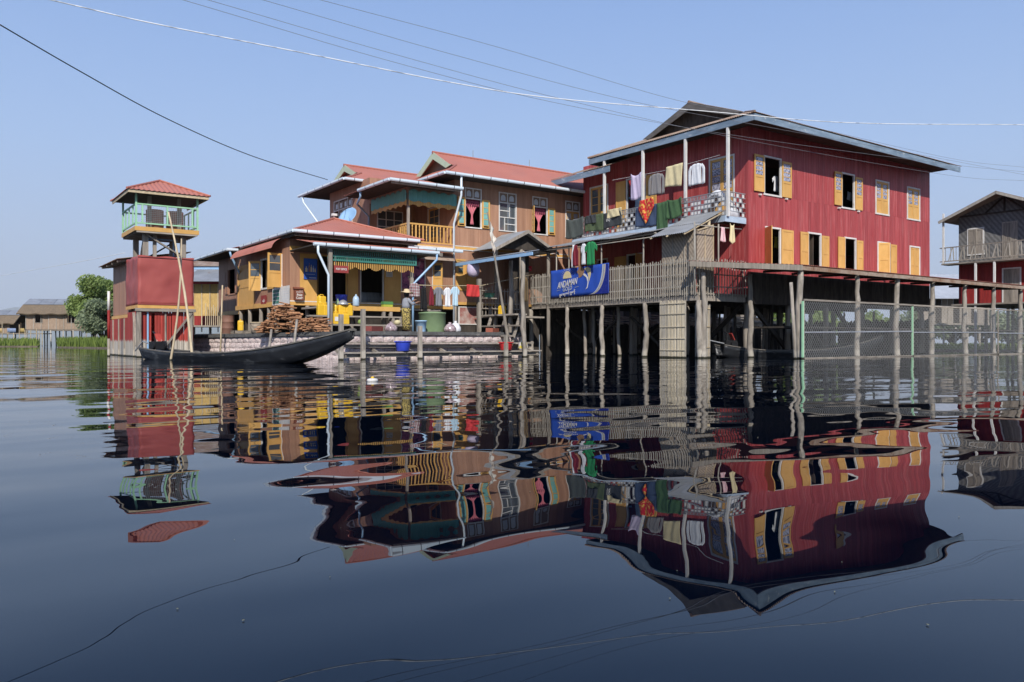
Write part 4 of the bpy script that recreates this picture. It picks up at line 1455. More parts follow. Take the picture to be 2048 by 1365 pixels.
# roofs of the brown house
dutch_roof('roof', 18.2, 29.4, 30.3, 36.1, ZBE + 0.02, 0.54, 19.55, bh, M['redroof'], M['trans'], M['palegreen'], period=0.2, amp=0.012)
rr = bpy.data.objects[[k.name for k in bpy.data.objects if k.parent == bh and k.name.startswith('roof')][-1]]
MB().box(18.3, 29.3, 30.4, 36.0, ZBE - 0.04, ZBE - 0.01).build('soffit', M['dark'], rr)
gutter(rr, [(18.12, 30.22, ZBE), (29.4, 30.22, ZBE)], M['gutter'], 0.068, 0.95)
gutter(rr, [(18.12, 30.25, ZBE), (18.12, 35.9, ZBE)], M['gutter'], 0.068, 0.95)
dutch_roof('roof', 15.9, 24, 35.9, 41.8, 8.5, 0.45, 17.5, bh, M['redroof'], M['trans'], M['palegreen'], period=0.2, amp=0.012)
rr = bpy.data.objects[[k.name for k in bpy.data.objects if k.parent == bh and k.name.startswith('roof')][-1]]
MB().box(16.0, 24, 36.0, 41.7, 8.44, 8.47).build('soffit', M['dark'], rr)
gutter(rr, [(15.82, 35.82, 8.48), (22, 35.82, 8.48)], M['gutter'], 0.068, 1.0)
gutter(rr, [(15.82, 35.82, 8.48), (15.82, 41.8, 8.48)], M['gutter'], 0.068, 1.0)
MB().tube([(15.85, 41.3, 8.4), (15.9, 41.3, 8.1), (16.7, 39.9, 6.2), (16.7, 39.9, 4.9)], 0.05, 8).build('downpipe', M['gutter'], rr, smooth=True)
# balcony roof (small hip)
mb = MB()
b0x, b0y, zb_ = 15.5, 30.3, 7.5
corr(mb, lambda a, t: (a, b0y + t, zb_ + t * 0.3), b0x, 19.1, lambda a: 0, lambda a: min(a - b0x, 1.6), (0, -.3, 1), 0.2, 0.012, 6)
corr(mb, lambda a, t: (b0x + t, a, zb_ + t * 0.3), b0y, 35.2, lambda a: 0, lambda a: min(a - b0y, 1.6), (-.3, 0, 1), 0.2, 0.012, 6)
rb = mb.build('balcony_roof', M['redroof'], bh)
MB().box(b0x + 0.1, 19.1, b0y + 0.1, 35.1, zb_ - 0.06, zb_ - 0.03).build('soffit', M['dark'], rb)
MB().box(b0x + 0.05, 19.1, b0y + 0.05, b0y + 0.09, zb_ - 0.16, zb_ - 0.0).build('fascia', M['wood'], rb)
gutter(rb, [(b0x - 0.1, b0y - 0.05, zb_ - 0.02), (19.05, b0y - 0.05, zb_ - 0.02)], M['gutter'], 0.068, 0.9)
gutter(rb, [(b0x - 0.06, b0y, zb_ - 0.02), (b0x - 0.06, 33.4, zb_ - 0.02)], M['gutter'], 0.068, 0.9)
MB().tube([(15.5, 33.3, 7.4), (15.5, 33.3, 7.2), (15.75, 34.2, 7.0), (16.68, 34.9, 6.6), (16.68, 34.95, 5.2)], 0.05, 8).build('downpipe', M['pipeblue'], rb, smooth=True)
MB().tube([(19.0, 30.3, 8.05), (19.0, 30.3, 7.2), (19.1, 31.1, 6.0), (19.1, 31.1, 1.0)], 0.05, 8).build('downpipe', M['gutter'], rb, smooth=True)
# narrow gutter and awning between porch and house
mb = MB()
def aw2(u, v):
    ang = v * math.radians(80)
    return (17.0 + 1.75 * u, YF - 0.02 - 0.75 * math.sin(ang), 4.15 + 0.42 * math.cos(ang))
mb.grid(aw2, 4, 7)
mb.build('door_awning', M['rusttin'], bh, smooth=True)
gutter(bh, [(16.3, YF - 0.9, 4.66), (19.05, YF - 0.9, 4.66)], M['gutter'], 0.07, 0.9)
MB().box(16.3, 19.0, YF - 0.85, YF - 0.06, 4.68, 4.72).build('door_canopy', M['redroof'], bh)
# ---------------------------------------------------------------- water tower
TX, TY = 6.53, 34.6
tw = thing('water_tower', 'water tower with green-railed platform, terracotta hip roof and red tarpaulin round its legs', 'tower', (TX + 1, TY + 1, 0))
TW_ = 2.0
TL = 2.45
M['tarp'] = paint('red_tarpaulin', (0.36, 0.085, 0.075), (0.30, 0.065, 0.06), rough=0.55, scale=(1.5, 1.5, 1.5), pvar=0.02, bump=0.7, bdist=0.12, detail=0.6)
M['redslat'] = paint('red_slat_paint', (0.42, 0.06, 0.045), (0.29, 0.035, 0.028), scale=(9, 9, 1), pvar=0.18, low=((0.55, 0.49, 0.41), 0.62, 0.22), wet=True)
M['tankrust'] = paint('rusty_oil_drum', (0.50, 0.24, 0.16), (0.36, 0.15, 0.10), scale=(3, 3, 3), rough=0.7)
# red slats of the base, each its own piece
i = 0
x = TX + 0.02
while x < TX + TW_:
    w = R.uniform(0.07, 0.10)
    if not (0.42 < x - TX < 0.5):
        MB().box(x, x + w, TY - 0.02 + R.uniform(-.015, .015), TY + 0.02, -0.5, 1.86).build('slat', M['redslat'], tw)
    x += w + R.uniform(0.004, 0.03)
y = TY
while y < TY + TL + 4.3:
    w = R.uniform(0.1, 0.16)
    MB().box(TX - 0.02, TX + 0.02 + R.uniform(0, .012), y, y + w, -0.5, 1.86 - (0.22 if y > TY + TL else 0)).build('slat', M['redslat'], tw)
    y += w + 0.006
for (px_, py_) in ((TX - 0.06, TY - 0.08), (TX + TW_ - 0.1, TY - 0.08), (TX + TW_ - 0.1, TY + TL), (TX + 0.1, TY + TL)):
    MB().box(px_ - 0.08, px_ + 0.08, py_ - 0.08, py_ + 0.08, -0.6, 1.97).build('base_post', M['post'], tw)
for y in (TY + 1.0, TY + TL + 0.6, TY + TL + 1.9, TY + TL + 3.3):
    MB().box(TX - 0.075, TX - 0.025, y - 0.03, y + 0.03, -0.5, 1.62).build('wall_batten', M['post'], tw)
for x in (TX + 0.28, TX + 0.95):
    MB().box(x - 0.03, x + 0.03, TY - 0.075, TY - 0.04, -0.5, 1.83).build('wall_batten', M['pipeblue'] if x < TX + 0.5 else M['post'], tw)
mb = MB().box(TX - 0.2, TX + TW_ + 0.1, TY - 0.2, TY - 0.08, 1.84, 1.96)
mb.build('base_beam', M['woodh'], tw)
MB().beam((TX + TW_ - 0.05, TY - 0.13, 1.8), (TX + 0.75, TY - 0.13, 0.2), 0.06, 0.13, up=(0, 1, 0)).build('brace', M['wood'], tw)
MB().beam((TX - 0.12, TY + 0.6, 1.8), (TX - 0.12, TY + 0.05, 0.45), 0.05, 0.1, up=(1, 0, 0)).build('brace', M['wood'], tw)
mb = MB()
mb.box(TX - 0.1, TX + TW_ + 0.05, TY - 0.12, TY - 0.06, 1.97, 2.1)
mb.box(TX - 0.1, TX - 0.04, TY - 0.055, TY + TL, 1.97, 2.1)
mb.build('floor_edge', M['yellow'], tw)
# tarpaulin wrapped round the legs
mb = MB()
path = [(TX - 0.08, TY + TL, 0), (TX - 0.08, TY - 0.1, 0), (TX + TW_ + 0.03, TY - 0.1, 0), (TX + TW_ + 0.03, TY + TL, 0)]
def tarp(u, v):
    t = u * 3
    i = min(2, int(t))
    p = Vector(path[i]).lerp(Vector(path[i + 1]), t - i)
    return (p.x + 0.02 * math.sin(v * 9 + u * 11) * (v * (1 - v) * 4), p.y + 0.025 * math.sin(u * 31 + v * 6) * (v * (1 - v) * 4), 2.1 + 1.97 * v + 0.02 * math.sin(u * 40) * v)
mb.grid(tarp, 60, 14)
mb.build('tarpaulin', M['tarp'], tw, smooth=True, thick=0.01)
MB().box(TX + 0.1, TX + TW_ - 0.1, TY + TL - 0.12, TY + TL - 0.07, -0.5, 1.86).build('light_stop_panel', M['red2'], tw)  # unseen panel added to stop light showing through the slat gaps
for z in (2.13, 4.03):
    MB().box(TX - 0.1, TX + TW_ + 0.05, TY - 0.145, TY - 0.135, z - 0.02, z + 0.02).build('tarpaulin_hem', M['tarp'], tw)
# upper legs and braces
ZP = 5.2
legs = [(TX + 0.25, TY + 0.25), (TX + TW_ - 0.3, TY + 0.25), (TX + TW_ - 0.3, TY + TL - 0.3), (TX + 0.25, TY + TL - 0.3)]
for (x, y) in legs:
    MB().box(x - 0.1, x + 0.1, y - 0.1, y + 0.1, 1.98, ZP - 0.22).build('leg', M['wood'], tw)
MB().box(TX + 0.55, TX + 0.68, TY + 0.25, TY + 0.38, 4.0, ZP - 0.22).build('leg', M['wood'], tw)
MB().beam((TX + 0.25, TY + 0.1, ZP - 0.25), (TX + TW_ - 0.25, TY + 0.1, 4.05), 0.06, 0.13, up=(0, 1, 0)).build('brace', M['wood'], tw)
MB().beam((TX + 0.4, TY + TL - 0.3, 4.0), (TX + TW_ - 0.3, TY + TL - 0.3, ZP - 0.3), 0.06, 0.12, up=(0, 1, 0)).build('brace', M['dark'], tw)
MB().beam((TX + 0.25, TY + 0.4, 4.9), (TX + 0.25, TY + 1.2, 4.0), 0.06, 0.1, up=(1, 0, 0)).build('brace', M['wood'], tw)
MB().tube([(TX + 0.7, TY + 0.6, ZP - 0.1), (TX + 0.7, TY + 0.6, 4.0)], 0.03, 8).build('pipe', M['pipeblue'], tw, smooth=True)
MB().tube([(TX + 1.45, TY + 0.8, ZP - 0.1), (TX + 1.45, TY + 0.8, 4.0)], 0.03, 8).build('pipe', M['pipeblue'], tw, smooth=True)
MB().tube([(TX + 0.4, TY + 0.7, ZP - 0.35), (TX + 1.6, TY + 0.7, ZP - 0.35)], 0.04, 8).build('pipe', M['pipeblue'], tw, smooth=True)
# platform
o_ = 0.22
px0, px1, py0, py1 = TX - o_, TX + TW_ + o_, TY - o_, TY + TL + o_
for i in range(10):
    y = py0 + 0.05 + i * (py1 - py0 - 0.1) / 9
    MB().box(px0 + 0.06, px1 - 0.06, y - 0.04, y + 0.04, ZP - 0.22, ZP - 0.11).build('joist', M['woodh'], tw)
for k in range(6):
    x = px0 + 0.06 + k * (px1 - px0 - 0.12) / 6
    MB().box(x, x + (px1 - px0 - 0.12) / 6 - 0.01, py0 + 0.03, py1 - 0.03, ZP - 0.108, ZP - 0.07).build('plank', M['woodh'], tw)
mb = MB()
mb.box(px0, px1, py0, py0 + 0.03, ZP - 0.15, ZP + 0.02)
mb.box(px0, px0 + 0.03, py0 + 0.032, py1, ZP - 0.15, ZP + 0.02)
mb.box(px1 - 0.03, px1, py0 + 0.032, py1, ZP - 0.15, ZP + 0.02)
mb.build('platform_edge', M['yellow'], tw)
ZT = 6.62
for (x, y) in ((px0 + 0.05, py0 + 0.06), (px1 - 0.05, py0 + 0.06), (px0 + 0.05, py1 - 0.06), (px1 - 0.05, py1 - 0.06)):
    MB().box(x - 0.035, x + 0.035, y - 0.035, y + 0.035, ZP - 0.06, ZT).build('corner_post', M['green'], tw)
mb = MB()
for z in (ZP + 0.16, ZP + 0.92):
    for (p, q) in (((px0 + .09, py0 + .06), (px1 - .09, py0 + .06)), ((px0 + .05, py0 + .1), (px0 + .05, py1 - .1)), ((px1 - .05, py0 + .1), (px1 - .05, py1 - .1)), ((px0 + .09, py1 - .06), (px1 - .09, py1 - .06))):
        mb.beam((p[0], p[1], z), (q[0], q[1], z), 0.05, 0.055)
rail_ = mb.build('railing', M['green'], tw)
for x in (px0 + 0.28, (px0 + px1) / 2, px1 - 0.25):
    MB().box(x - 0.03, x + 0.03, py0 + 0.035, py0 + 0.085, ZP + 0.19, ZP + 0.89).build('baluster', M['green'], rail_)
for y in (py0 + 0.7, py0 + 1.5, py0 + 2.2):
    for x in (px0 + 0.05, px1 - 0.05):
        MB().box(x - 0.025, x + 0.025, y - 0.03, y + 0.03, ZP + 0.19, ZP + 0.89).build('baluster', M['green'], rail_)
M['mesh'] = plain('galvanised_wire', (0.55, 0.55, 0.54), rough=0.5, metal=0.3)
mb = MB()
x = px0 + 0.33
while x < px1 - 0.3:
    mb.box(x - 0.003, x + 0.003, py0 + 0.045, py0 + 0.05, ZP + 0.19, ZP + 0.89)
    x += 0.075
z = ZP + 0.24
while z < ZP + 0.89:
    mb.box(px0 + 0.31, px1 - 0.28, py0 + 0.0505, py0 + 0.0545, z - 0.003, z + 0.003)
    z += 0.075
mb.build('wire_mesh', M['mesh'], rail_, stuff=True)
# roof
rx0, rx1, ry0, ry1 = TX - 0.58, TX + TW_ + 0.58, TY - 0.58, TY + TL + 0.58
cx, cy, hw, hl = (rx0 + rx1) / 2, (ry0 + ry1) / 2, (rx1 - rx0) / 2, (ry1 - ry0) / 2
zt0, rise = 6.62, 0.75
mb = MB()
corr(mb, lambda a, t: (a, ry0 + t, zt0 + rise * t / hl), rx0, rx1, lambda a: 0, lambda a: hl * (1 - abs(a - cx) / hw), (0, -.5, 1), 0.19, 0.014, 6)
corr(mb, lambda a, t: (a, ry1 - t, zt0 + rise * t / hl), rx0, rx1, lambda a: 0, lambda a: hl * (1 - abs(a - cx) / hw), (0, .5, 1), 0.19, 0.014, 6)
corr(mb, lambda a, t: (rx0 + t, a, zt0 + rise * t / hw), ry0, ry1, lambda a: 0, lambda a: hw * (1 - abs(a - cy) / hl), (-.5, 0, 1), 0.19, 0.014, 6)
corr(mb, lambda a, t: (rx1 - t, a, zt0 + rise * t / hw), ry0, ry1, lambda a: 0, lambda a: hw * (1 - abs(a - cy) / hl), (.5, 0, 1), 0.19, 0.014, 6)
ro = mb.build('roof', M['redroof'], tw)
mb = MB()
for (x, y) in ((rx0, ry0), (rx1, ry0), (rx0, ry1), (rx1, ry1)):
    mb.tube([(x, y, zt0 + 0.02), (cx, cy, zt0 + rise + 0.03)], 0.045, 6)
mb.build('ridge_cap', M['redroof'], ro)
mb = MB()
mb.box(rx0 + 0.05, rx1 - 0.05, ry0 + 0.05, ry0 + 0.08, zt0 - 0.13, zt0 - 0.01)
mb.box(rx0 + 0.05, rx0 + 0.08, ry0 + 0.085, ry1 - 0.05, zt0 - 0.13, zt0 - 0.01)
mb.box(rx1 - 0.08, rx1 - 0.05, ry0 + 0.085, ry1 - 0.05, zt0 - 0.13, zt0 - 0.01)
mb.build('fascia', M['bamboo'], ro)
MB().box(rx0 + 0.09, rx1 - 0.09, ry0 + 0.09, ry1 - 0.09, zt0 - 0.05, zt0 - 0.02).build('soffit', M['dark'], ro)
for (x, y) in ((TX + 0.45, TY + 0.5), (TX + TW_ - 0.4, TY + 0.5)):
    MB().box(x - 0.07, x + 0.07, y - 0.07, y + 0.07, ZP - 0.06, ZT).build('inner_post', M['wood'], tw)
# two drums on the platform
for k, (x, y, lab) in enumerate(((TX + 0.75, TY + 0.95, 'rusty orange water drum on the tower platform behind the inner timber post'), (TX + 1.55, TY + 1.0, 'rusty orange water drum on the tower platform beside the green corner post'))):
    prof = [(0.33, 0), (0.35, 0.03), (0.34, 0.06), (0.34, 0.3), (0.355, 0.32), (0.34, 0.34), (0.34, 0.62), (0.355, 0.64), (0.34, 0.66), (0.34, 0.9), (0.355, 0.93), (0.33, 0.95)]
    o = MB().lathe((x, y, ZP - 0.069), prof, 20).build('water_drum', M['tankrust'], smooth=True)
    tag(o, lab, 'drum', 'drums on the tower platform')
# lean-to shed behind the tower
shed = thing('tower_shed', 'brown plank shed with lean-to tin roof behind the tarpaulin tower', 'shed', (TX + 0.5, TY + 4.5, 0))
SW = facing_x(TX + 0.12)
boards(SW, TY + TL + 0.05, TY + TL + 4.3, 1.82, 4.2, [], 0.2, M['browny'], shed, M['dark'], thick=0.02, joined=True)
MB().box(TX + 0.05, TX + 2.2, TY + TL + 0.05, TY + TL + 4.3, 1.66, 1.8).build('sill_beam', M['yellow'], shed)
MB().box(TX + 0.15, TX + 2.2, TY + TL + 4.2, TY + TL + 4.28, 1.82, 4.2).build('end_wall', M['brown'], shed)
mb = MB()
corr(mb, lambda a, t: (TX - 0.45 + t, a, 4.12 + t * 0.16), TY + TL - 0.1, TY + TL + 4.7, lambda a: 0, lambda a: 3.0, (-.16, 0, 1), 0.11, 0.016)
sr = mb.build('roof', M['rusttin'], shed)
for k in range(4):
    y = TY + TL + 0.2 + k * 1.3
    MB().beam((TX - 0.4, y, 4.04), (TX + 2.2, y, 4.46), 0.06, 0.09).build('rafter', M['wood'], sr)
# red and white pole by the shed
q = at_d(217.5, 720, 33.6)
po_ = thing('marker_pole', 'thin pole painted white, red and bare at the shed corner', 'pole', (q.x, q.y, 0))
for (z0, z1, mm) in ((-0.6, 0.75, M['post']), (0.75, 1.95, M['red2']), (1.95, 2.75, M['white'])):
    MB().tube([(q.x, q.y, z0), (q.x, q.y, z1)], 0.055, 8).build('pole_section', mm, po_, smooth=True)
# bamboo poles standing in the water before the tower
for (b0, t0, d, r, lab) in (((388, 731), (337, 425), 26.0, 0.05, 'longer bamboo pole leaning left across the tower front'), ((336, 729), (363, 478), 26.3, 0.042, 'shorter bamboo pole leaning right across the tarpaulin')):
    p, q = at_d(*b0, d), at_d(*t0, d + 0.8)
    p.z = -0.5
    pts = [p.lerp(q, k / 10) + V(0, 0, 0) for k in range(11)]
    mid = [pt_ + Vector((R2[0], R2[1], 0)) * (0.12 * math.sin(math.pi * k / 10)) for k, pt_ in enumerate(pts)]
    o = MB().tube(mid, [r * (1 - 0.45 * k / 10) * (1.08 if k % 2 else 0.97) for k in range(11)], 8).build('bamboo_pole', M['bamboo'], smooth=True)
    tag(o, lab, 'pole', 'bamboo poles at the tower')

# ---------------------------------------------------------------- long boat
M['hull'] = paint('tarred_black_hull', (0.028, 0.03, 0.034), (0.012, 0.012, 0.014), rough=0.42, scale=(2, 2, 5), spec=0.5, pvar=0,
                  wear=((0.13, 0.135, 0.14), (1.5, 1.5, 6), 0.55, 0.15))
M['gunwale'] = paint('worn_gunwale_wood', (0.20, 0.18, 0.155), (0.08, 0.075, 0.07), scale=(4, 4, 12), rough=0.8)
def make_boat(nm, label, S, B, zst, zbow, hw0, group=None, engine=True):
    S, B = Vector(S), Vector(B)
    ax = (B - S)
    L = ax.length
    ax.normalize()
    sd = Vector((-ax.y, ax.x, 0))
    t0 = thing(nm, label, 'boat', (S + B) / 2, 0, group)
    def sec(t):
        w = hw0 * (0.55 + 0.45 * min(1, t / 0.3)) if t < 0.3 else hw0 * (1 - max(0, (t - 0.45) / 0.55) ** 2.2 * 0.93)
        zg_ = 0.27 + (zst - 0.27) * max(0, 1 - t / 0.28) ** 1.8 + (zbow - 0.27) * max(0, (t - 0.42) / 0.58) ** 2.0
        zb = -0.14 + 0.22 * max(0, 1 - t / 0.15) ** 2 + (zbow - 0.10) * max(0, (t - 0.62) / 0.38) ** 1.9
        return w, zg_, min(zb, zg_ - 0.05)
    def hull(u, v, inset=0.0):
        w, zg_, zb = sec(u)
        w = max(0.015, w - inset)
        zb += inset
        a = (v - 0.5) * 2
        e = abs(a)
        if e < 0.5:
            yy, zz = e / 0.5 * 0.62, 0
        else:
            yy, zz = 0.62 + (e - 0.5) / 0.5 * 0.38, (e - 0.5) / 0.5
        p = S + ax * (u * L) + sd * (math.copysign(1, a) * yy * w)
        return (p.x, p.y, zb + (zg_ - zb) * (zz ** 0.9))
    mb = MB()
    mb.grid(lambda u, v: hull(u, v), 48, 12)
    mb.build('hull', M['hull'], t0, smooth=True, thick=0.035)
    for s in (-1, 1):
        pts = []
        for k in range(33):
            w, zg_, zb = sec(k / 32)
            p = S + ax * (k / 32 * L) + sd * (s * w)
            pts.append((p.x, p.y, zg_ + 0.005))
        mb = MB()
        for k in range(32):
            mb.beam(pts[k], pts[k + 1], 0.07, 0.035)
        mb.build('gunwale', M['gunwale'], t0)
    for k in (0.2, 0.36, 0.52, 0.66):
        w, zg_, zb = sec(k)
        p = S + ax * (k * L)
        MB().beam(p - sd * (w - 0.02) + V(0, 0, zg_ - 0.07), p + sd * (w - 0.02) + V(0, 0, zg_ - 0.07), 0.16, 0.03).build('thwart', M['gunwale'], t0)
    # blunt bow board
    w, zg_, zb = sec(1.0)
    p = S + ax * L
    MB().beam(p - sd * 0.1 + V(0, 0, zg_ - 0.02), p + sd * 0.1 + V(0, 0, zg_ - 0.02), 0.06, 0.05).build('bow_board', M['gunwale'], t0)
    if engine:
        p = S + ax * (0.055 * L)
        w, zg_, zb = sec(0.06)
        en = MB()
        c = p + V(0, 0, zg_ + 0.12)
        en.beam(c - ax * 0.25, c + ax * 0.25, 0.3, 0.28)
        en.tube([c + ax * 0.1 + sd * 0.16, c + ax * 0.1 + sd * 0.26], 0.17, 14)
        en.tube([c + ax * 0.1 - sd * 0.16, c + ax * 0.1 - sd * 0.24], 0.15, 14)
        en.tube([c - ax * 0.1 + V(0, 0, .1), c - ax * 0.1 + V(0, 0, .42), c - ax * 0.25 + V(0, 0, .5)], 0.035, 7)
        e_ = en.build('engine', M['black'], t0)
        MB().tube([c - ax * 0.2, c - ax * 1.0 + V(0, 0, 0.15), c - ax * 1.6 + V(0, 0, -0.2)], 0.025, 7).build('propeller_shaft', M['steel'], e_)
        MB().beam(c + V(0, 0, .15) + ax * 0.2, c + V(0, 0, .42) + ax * 0.05, 0.2, 0.03).build('engine_frame', M['redslat'], e_)
    return t0
S_ = at_d(296, 710, 28.8)
B_ = at_d(706, 660, 21.6)
make_boat('long_boat', 'long slender black wooden boat with upswept bow moored before the tower', (S_.x, S_.y, 0), (B_.x, B_.y, 0), 0.42, 0.97, 0.62)
# ---------------------------------------------------------------- mat shelter on the gallery
M['mat'] = paint('woven_bamboo_mat', (0.42, 0.34, 0.25), (0.24, 0.19, 0.14), scale=(16, 16, 16), rough=0.8, pvar=0.1)
def weave_mat(nm, c1, c2, rep):
    m = paint(nm, c1, c2, scale=(6, 6, 6), rough=0.8, pvar=0.06)
    n, l = m.node_tree.nodes, m.node_tree.links
    hs = [k for k in n if k.type == 'HUE_SAT'][0]
    src = hs.inputs['Color'].links[0].from_socket
    geo = n.new('ShaderNodeNewGeometry')
    sp = n.new('ShaderNodeSeparateXYZ')
    l.new(geo.outputs['Position'], sp.inputs[0])
    ad = n.new('ShaderNodeMath')
    ad.operation = 'ADD'
    l.new(sp.outputs[0], ad.inputs[0])
    l.new(sp.outputs[1], ad.inputs[1])
    cb = n.new('ShaderNodeCombineXYZ')
    l.new(ad.outputs[0], cb.inputs[0])
    l.new(sp.outputs[2], cb.inputs[1])
    mp = n.new('ShaderNodeMapping')
    mp.inputs['Rotation'].default_value = (0, 0, math.radians(38))
    l.new(cb.outputs[0], mp.inputs[0])
    wv = n.new('ShaderNodeTexWave')
    wv.inputs['Scale'].default_value = rep
    wv.inputs['Distortion'].default_value = 1.5
    wv.inputs['Detail'].default_value = 2
    wv.inputs['Detail Scale'].default_value = 3
    l.new(mp.outputs[0], wv.inputs[0])
    mx = n.new('ShaderNodeMix')
    mx.data_type = 'RGBA'
    mx.inputs[7].default_value = (*[k * 0.45 for k in c2], 1)
    mr_ = n.new('ShaderNodeMath')
    mr_.operation = 'MULTIPLY'
    mr_.inputs[1].default_value = 0.62
    l.new(wv.outputs['Fac'], mr_.inputs[0])
    l.new(mr_.outputs[0], mx.inputs[0])
    l.new(src, mx.inputs[6])
    l.new(mx.outputs[2], hs.inputs['Color'])
    return m
M['weave'] = weave_mat('herringbone_mat', (0.46, 0.38, 0.29), (0.32, 0.26, 0.20), 2.6)
M['greyweave'] = weave_mat('grey_woven_wall', (0.24, 0.235, 0.23), (0.15, 0.147, 0.145), 1.5)
ms = thing('mat_shelter', 'small woven bamboo mat lean-to with tin roof at the gallery end', 'shelter', (23.5, 21.2, ZF1))
mb = MB()
corr(mb, lambda a, t: (22.75 + t, a, 4.74 + t * 0.46), 20.45, 22.35, lambda a: 0, lambda a: 1.15, (-.46, 0, 1), 0.1, 0.014)
r1 = mb.build('roof_sheet', M['tin'], ms)
mb = MB()
corr(mb, lambda a, t: (23.75 + t, a, 5.215 + t * 0.46), 20.5, 22.3, lambda a: 0, lambda a: 1.2, (-.46, 0, 1), 0.1, 0.014)
mb.build('roof_sheet', M['tin'], ms)
for y in (20.5, 21.4, 22.25):
    MB().tube([(22.7, y, 4.66), (24.85, y, 5.64)], 0.035, 6).build('rafter', M['bamboo'], ms, smooth=True)
for (y0, y1) in ((20.45, 21.0), (21.01, 21.6), (21.61, 22.2)):
    MB().box(23.3, 23.32, y0, y1, ZF1 + 0.01, 4.95 + 0.02).build('mat_panel', M['weave'], ms)
    MB().box(23.27, 23.298, y0 - 0.015, y0 + 0.015, ZF1 + 0.01, 4.9).build('batten', M['greybamboo'], ms)
for (x0, x1, zt) in ((23.34, 23.78, 4.9), (23.79, 24.25, 5.1)):
    MB().box(x0, x1, 20.42, 20.44, ZF1 + 0.01, zt).build('mat_panel', M['weave'], ms)
    MB().box(x1 - 0.015, x1 + 0.015, 20.39, 20.418, ZF1 + 0.01, zt).build('batten', M['bamboo'], ms)
MB().beam((23.34, 20.4, 4.85), (24.25, 20.4, 5.12), 0.03, 0.05).build('batten', M['bamboo'], ms)
pole([(24.15, 20.55, ZF1), (24.15, 20.55, 5.3)], 0.08, 0.07, M['bamboo'], 'corner_post', ms)
# drying rail at the gallery end
dr_ = thing('drying_rail', 'grey drying rail on two thin posts beside the mat shelter', 'clothes rail', (24, 20.1, ZF1))
p0, p1, p2 = on_y(1389, 450, 20.1), on_y(1437, 455, 20.1), on_y(1483, 459, 20.1)
MB().tube([p0, p1, p2], 0.022, 6).build('rail', M['greybamboo'], dr_, smooth=True)
for p in (p0, p1):
    MB().tube([(p.x, p.y, ZF1 - 0.2), (p.x, p.y, p.z + 0.12)], 0.03, 6).build('post', M['greybamboo'], dr_, smooth=True)
# bamboo screen under the gallery: slats one by one
M['palebamboo'] = paint('bleached_bamboo', (0.66, 0.58, 0.44), (0.46, 0.39, 0.28), scale=(8, 8, 2), rough=0.7, pvar=0.2, wet=True)
bs = thing('bamboo_screen', 'upright screen of split bamboo hanging below the gallery to the water', 'screen', (23.3, 21.2, 0))
y0, y1 = on_x(1372, 650, 23.12).y, on_x(1321, 650, 23.12).y
y = y0
while y < y1:
    w = R.uniform(0.025, 0.04)
    MB().box(23.10 + R.uniform(-.01, .01), 23.13, y, y + w, -0.25 + R.uniform(0, .1), 2.22 + R.uniform(-.05, .03)).build('slat', M['greybamboo'] if R.random() < 0.25 else M['palebamboo'], bs)
    y += w + 0.006
for z in (0.3, 0.75, 1.2, 1.7, 2.1):
    MB().box(23.07, 23.085, y0, y1, z - 0.014, z + 0.014).build('batten', M['palebamboo'], bs)
x = 23.35
while x < 24.15:
    w = R.uniform(0.025, 0.045)
    MB().box(x, x + w, 20.5, 20.53, -0.25, 2.1 + R.uniform(-.1, .05)).build('slat', M['greybamboo'] if R.random() < 0.5 else M['bamboo'], bs)
    x += w + 0.015
for z in (0.4, 1.2, 1.9):
    MB().box(23.35, 24.15, 20.47, 20.485, z - 0.02, z + 0.02).build('batten', M['bamboo'], bs)

# ---------------------------------------------------------------- covered walkway beside the red house
cw = thing('covered_walkway', 'long low walkway roof with rusty corrugated edge on crooked posts', 'shelter', (30, 18.5, 0))
c0, c1 = V(22.6, 20.12, 3.61), at_d(1606, 530, 29.2)
zc = 3.42
mb = MB()
corr(mb, lambda a, t: (a, 17.5 + t, zc + 0.03 + t * 0.03), c1.x, 47.2, lambda a: 0, lambda a: 2.65, (0, 0, 1), 0.12, 0.018)
corr(mb, lambda a, t: (a, c0.y + (c1.y - c0.y) * (a - c0.x) / (c1.x - c0.x) + t, zc + 0.03 + 0.18 * (c1.x - a) / (c1.x - c0.x)), c0.x, c1.x, lambda a: 0, lambda a: 20.22 - (c0.y + (c1.y - c0.y) * (a - c0.x) / (c1.x - c0.x)), (0, 0, 1), 0.12, 0.014)
wr = mb.build('roof', M['redroof'], cw)
MB().beam((c0.x, c0.y + 0.02, zc + 0.10), (c1.x, c1.y + 0.02, zc - 0.08), 0.04, 0.2).build('fascia', M['wood'], wr)
mb = MB()
corr(mb, lambda a, t: (a, 17.52, zc - 0.16 + t), c1.x + 0.02, 47.2, lambda a: 0, lambda a: 0.15, (0, -1, 0), 0.12, 0.012)
mb.build('fascia', M['rusttin'], wr)
x = c1.x + 1.2
while x < 47:
    MB().beam((x, 17.56, zc - 0.05), (x, 20.1, zc + 0.02), 0.07, 0.09).build('rafter', M['dark'], wr)
    x += 1.9
MB().beam((c1.x, 17.75, zc - 0.09), (47, 17.75, zc - 0.09), 0.09, 0.1).build('purlin', M['dark'], wr)
MB().box(c1.x + 0.5, 47, 18.4, 20.1, 1.15, 1.22).build('walkway_floor', M['dark'], cw)
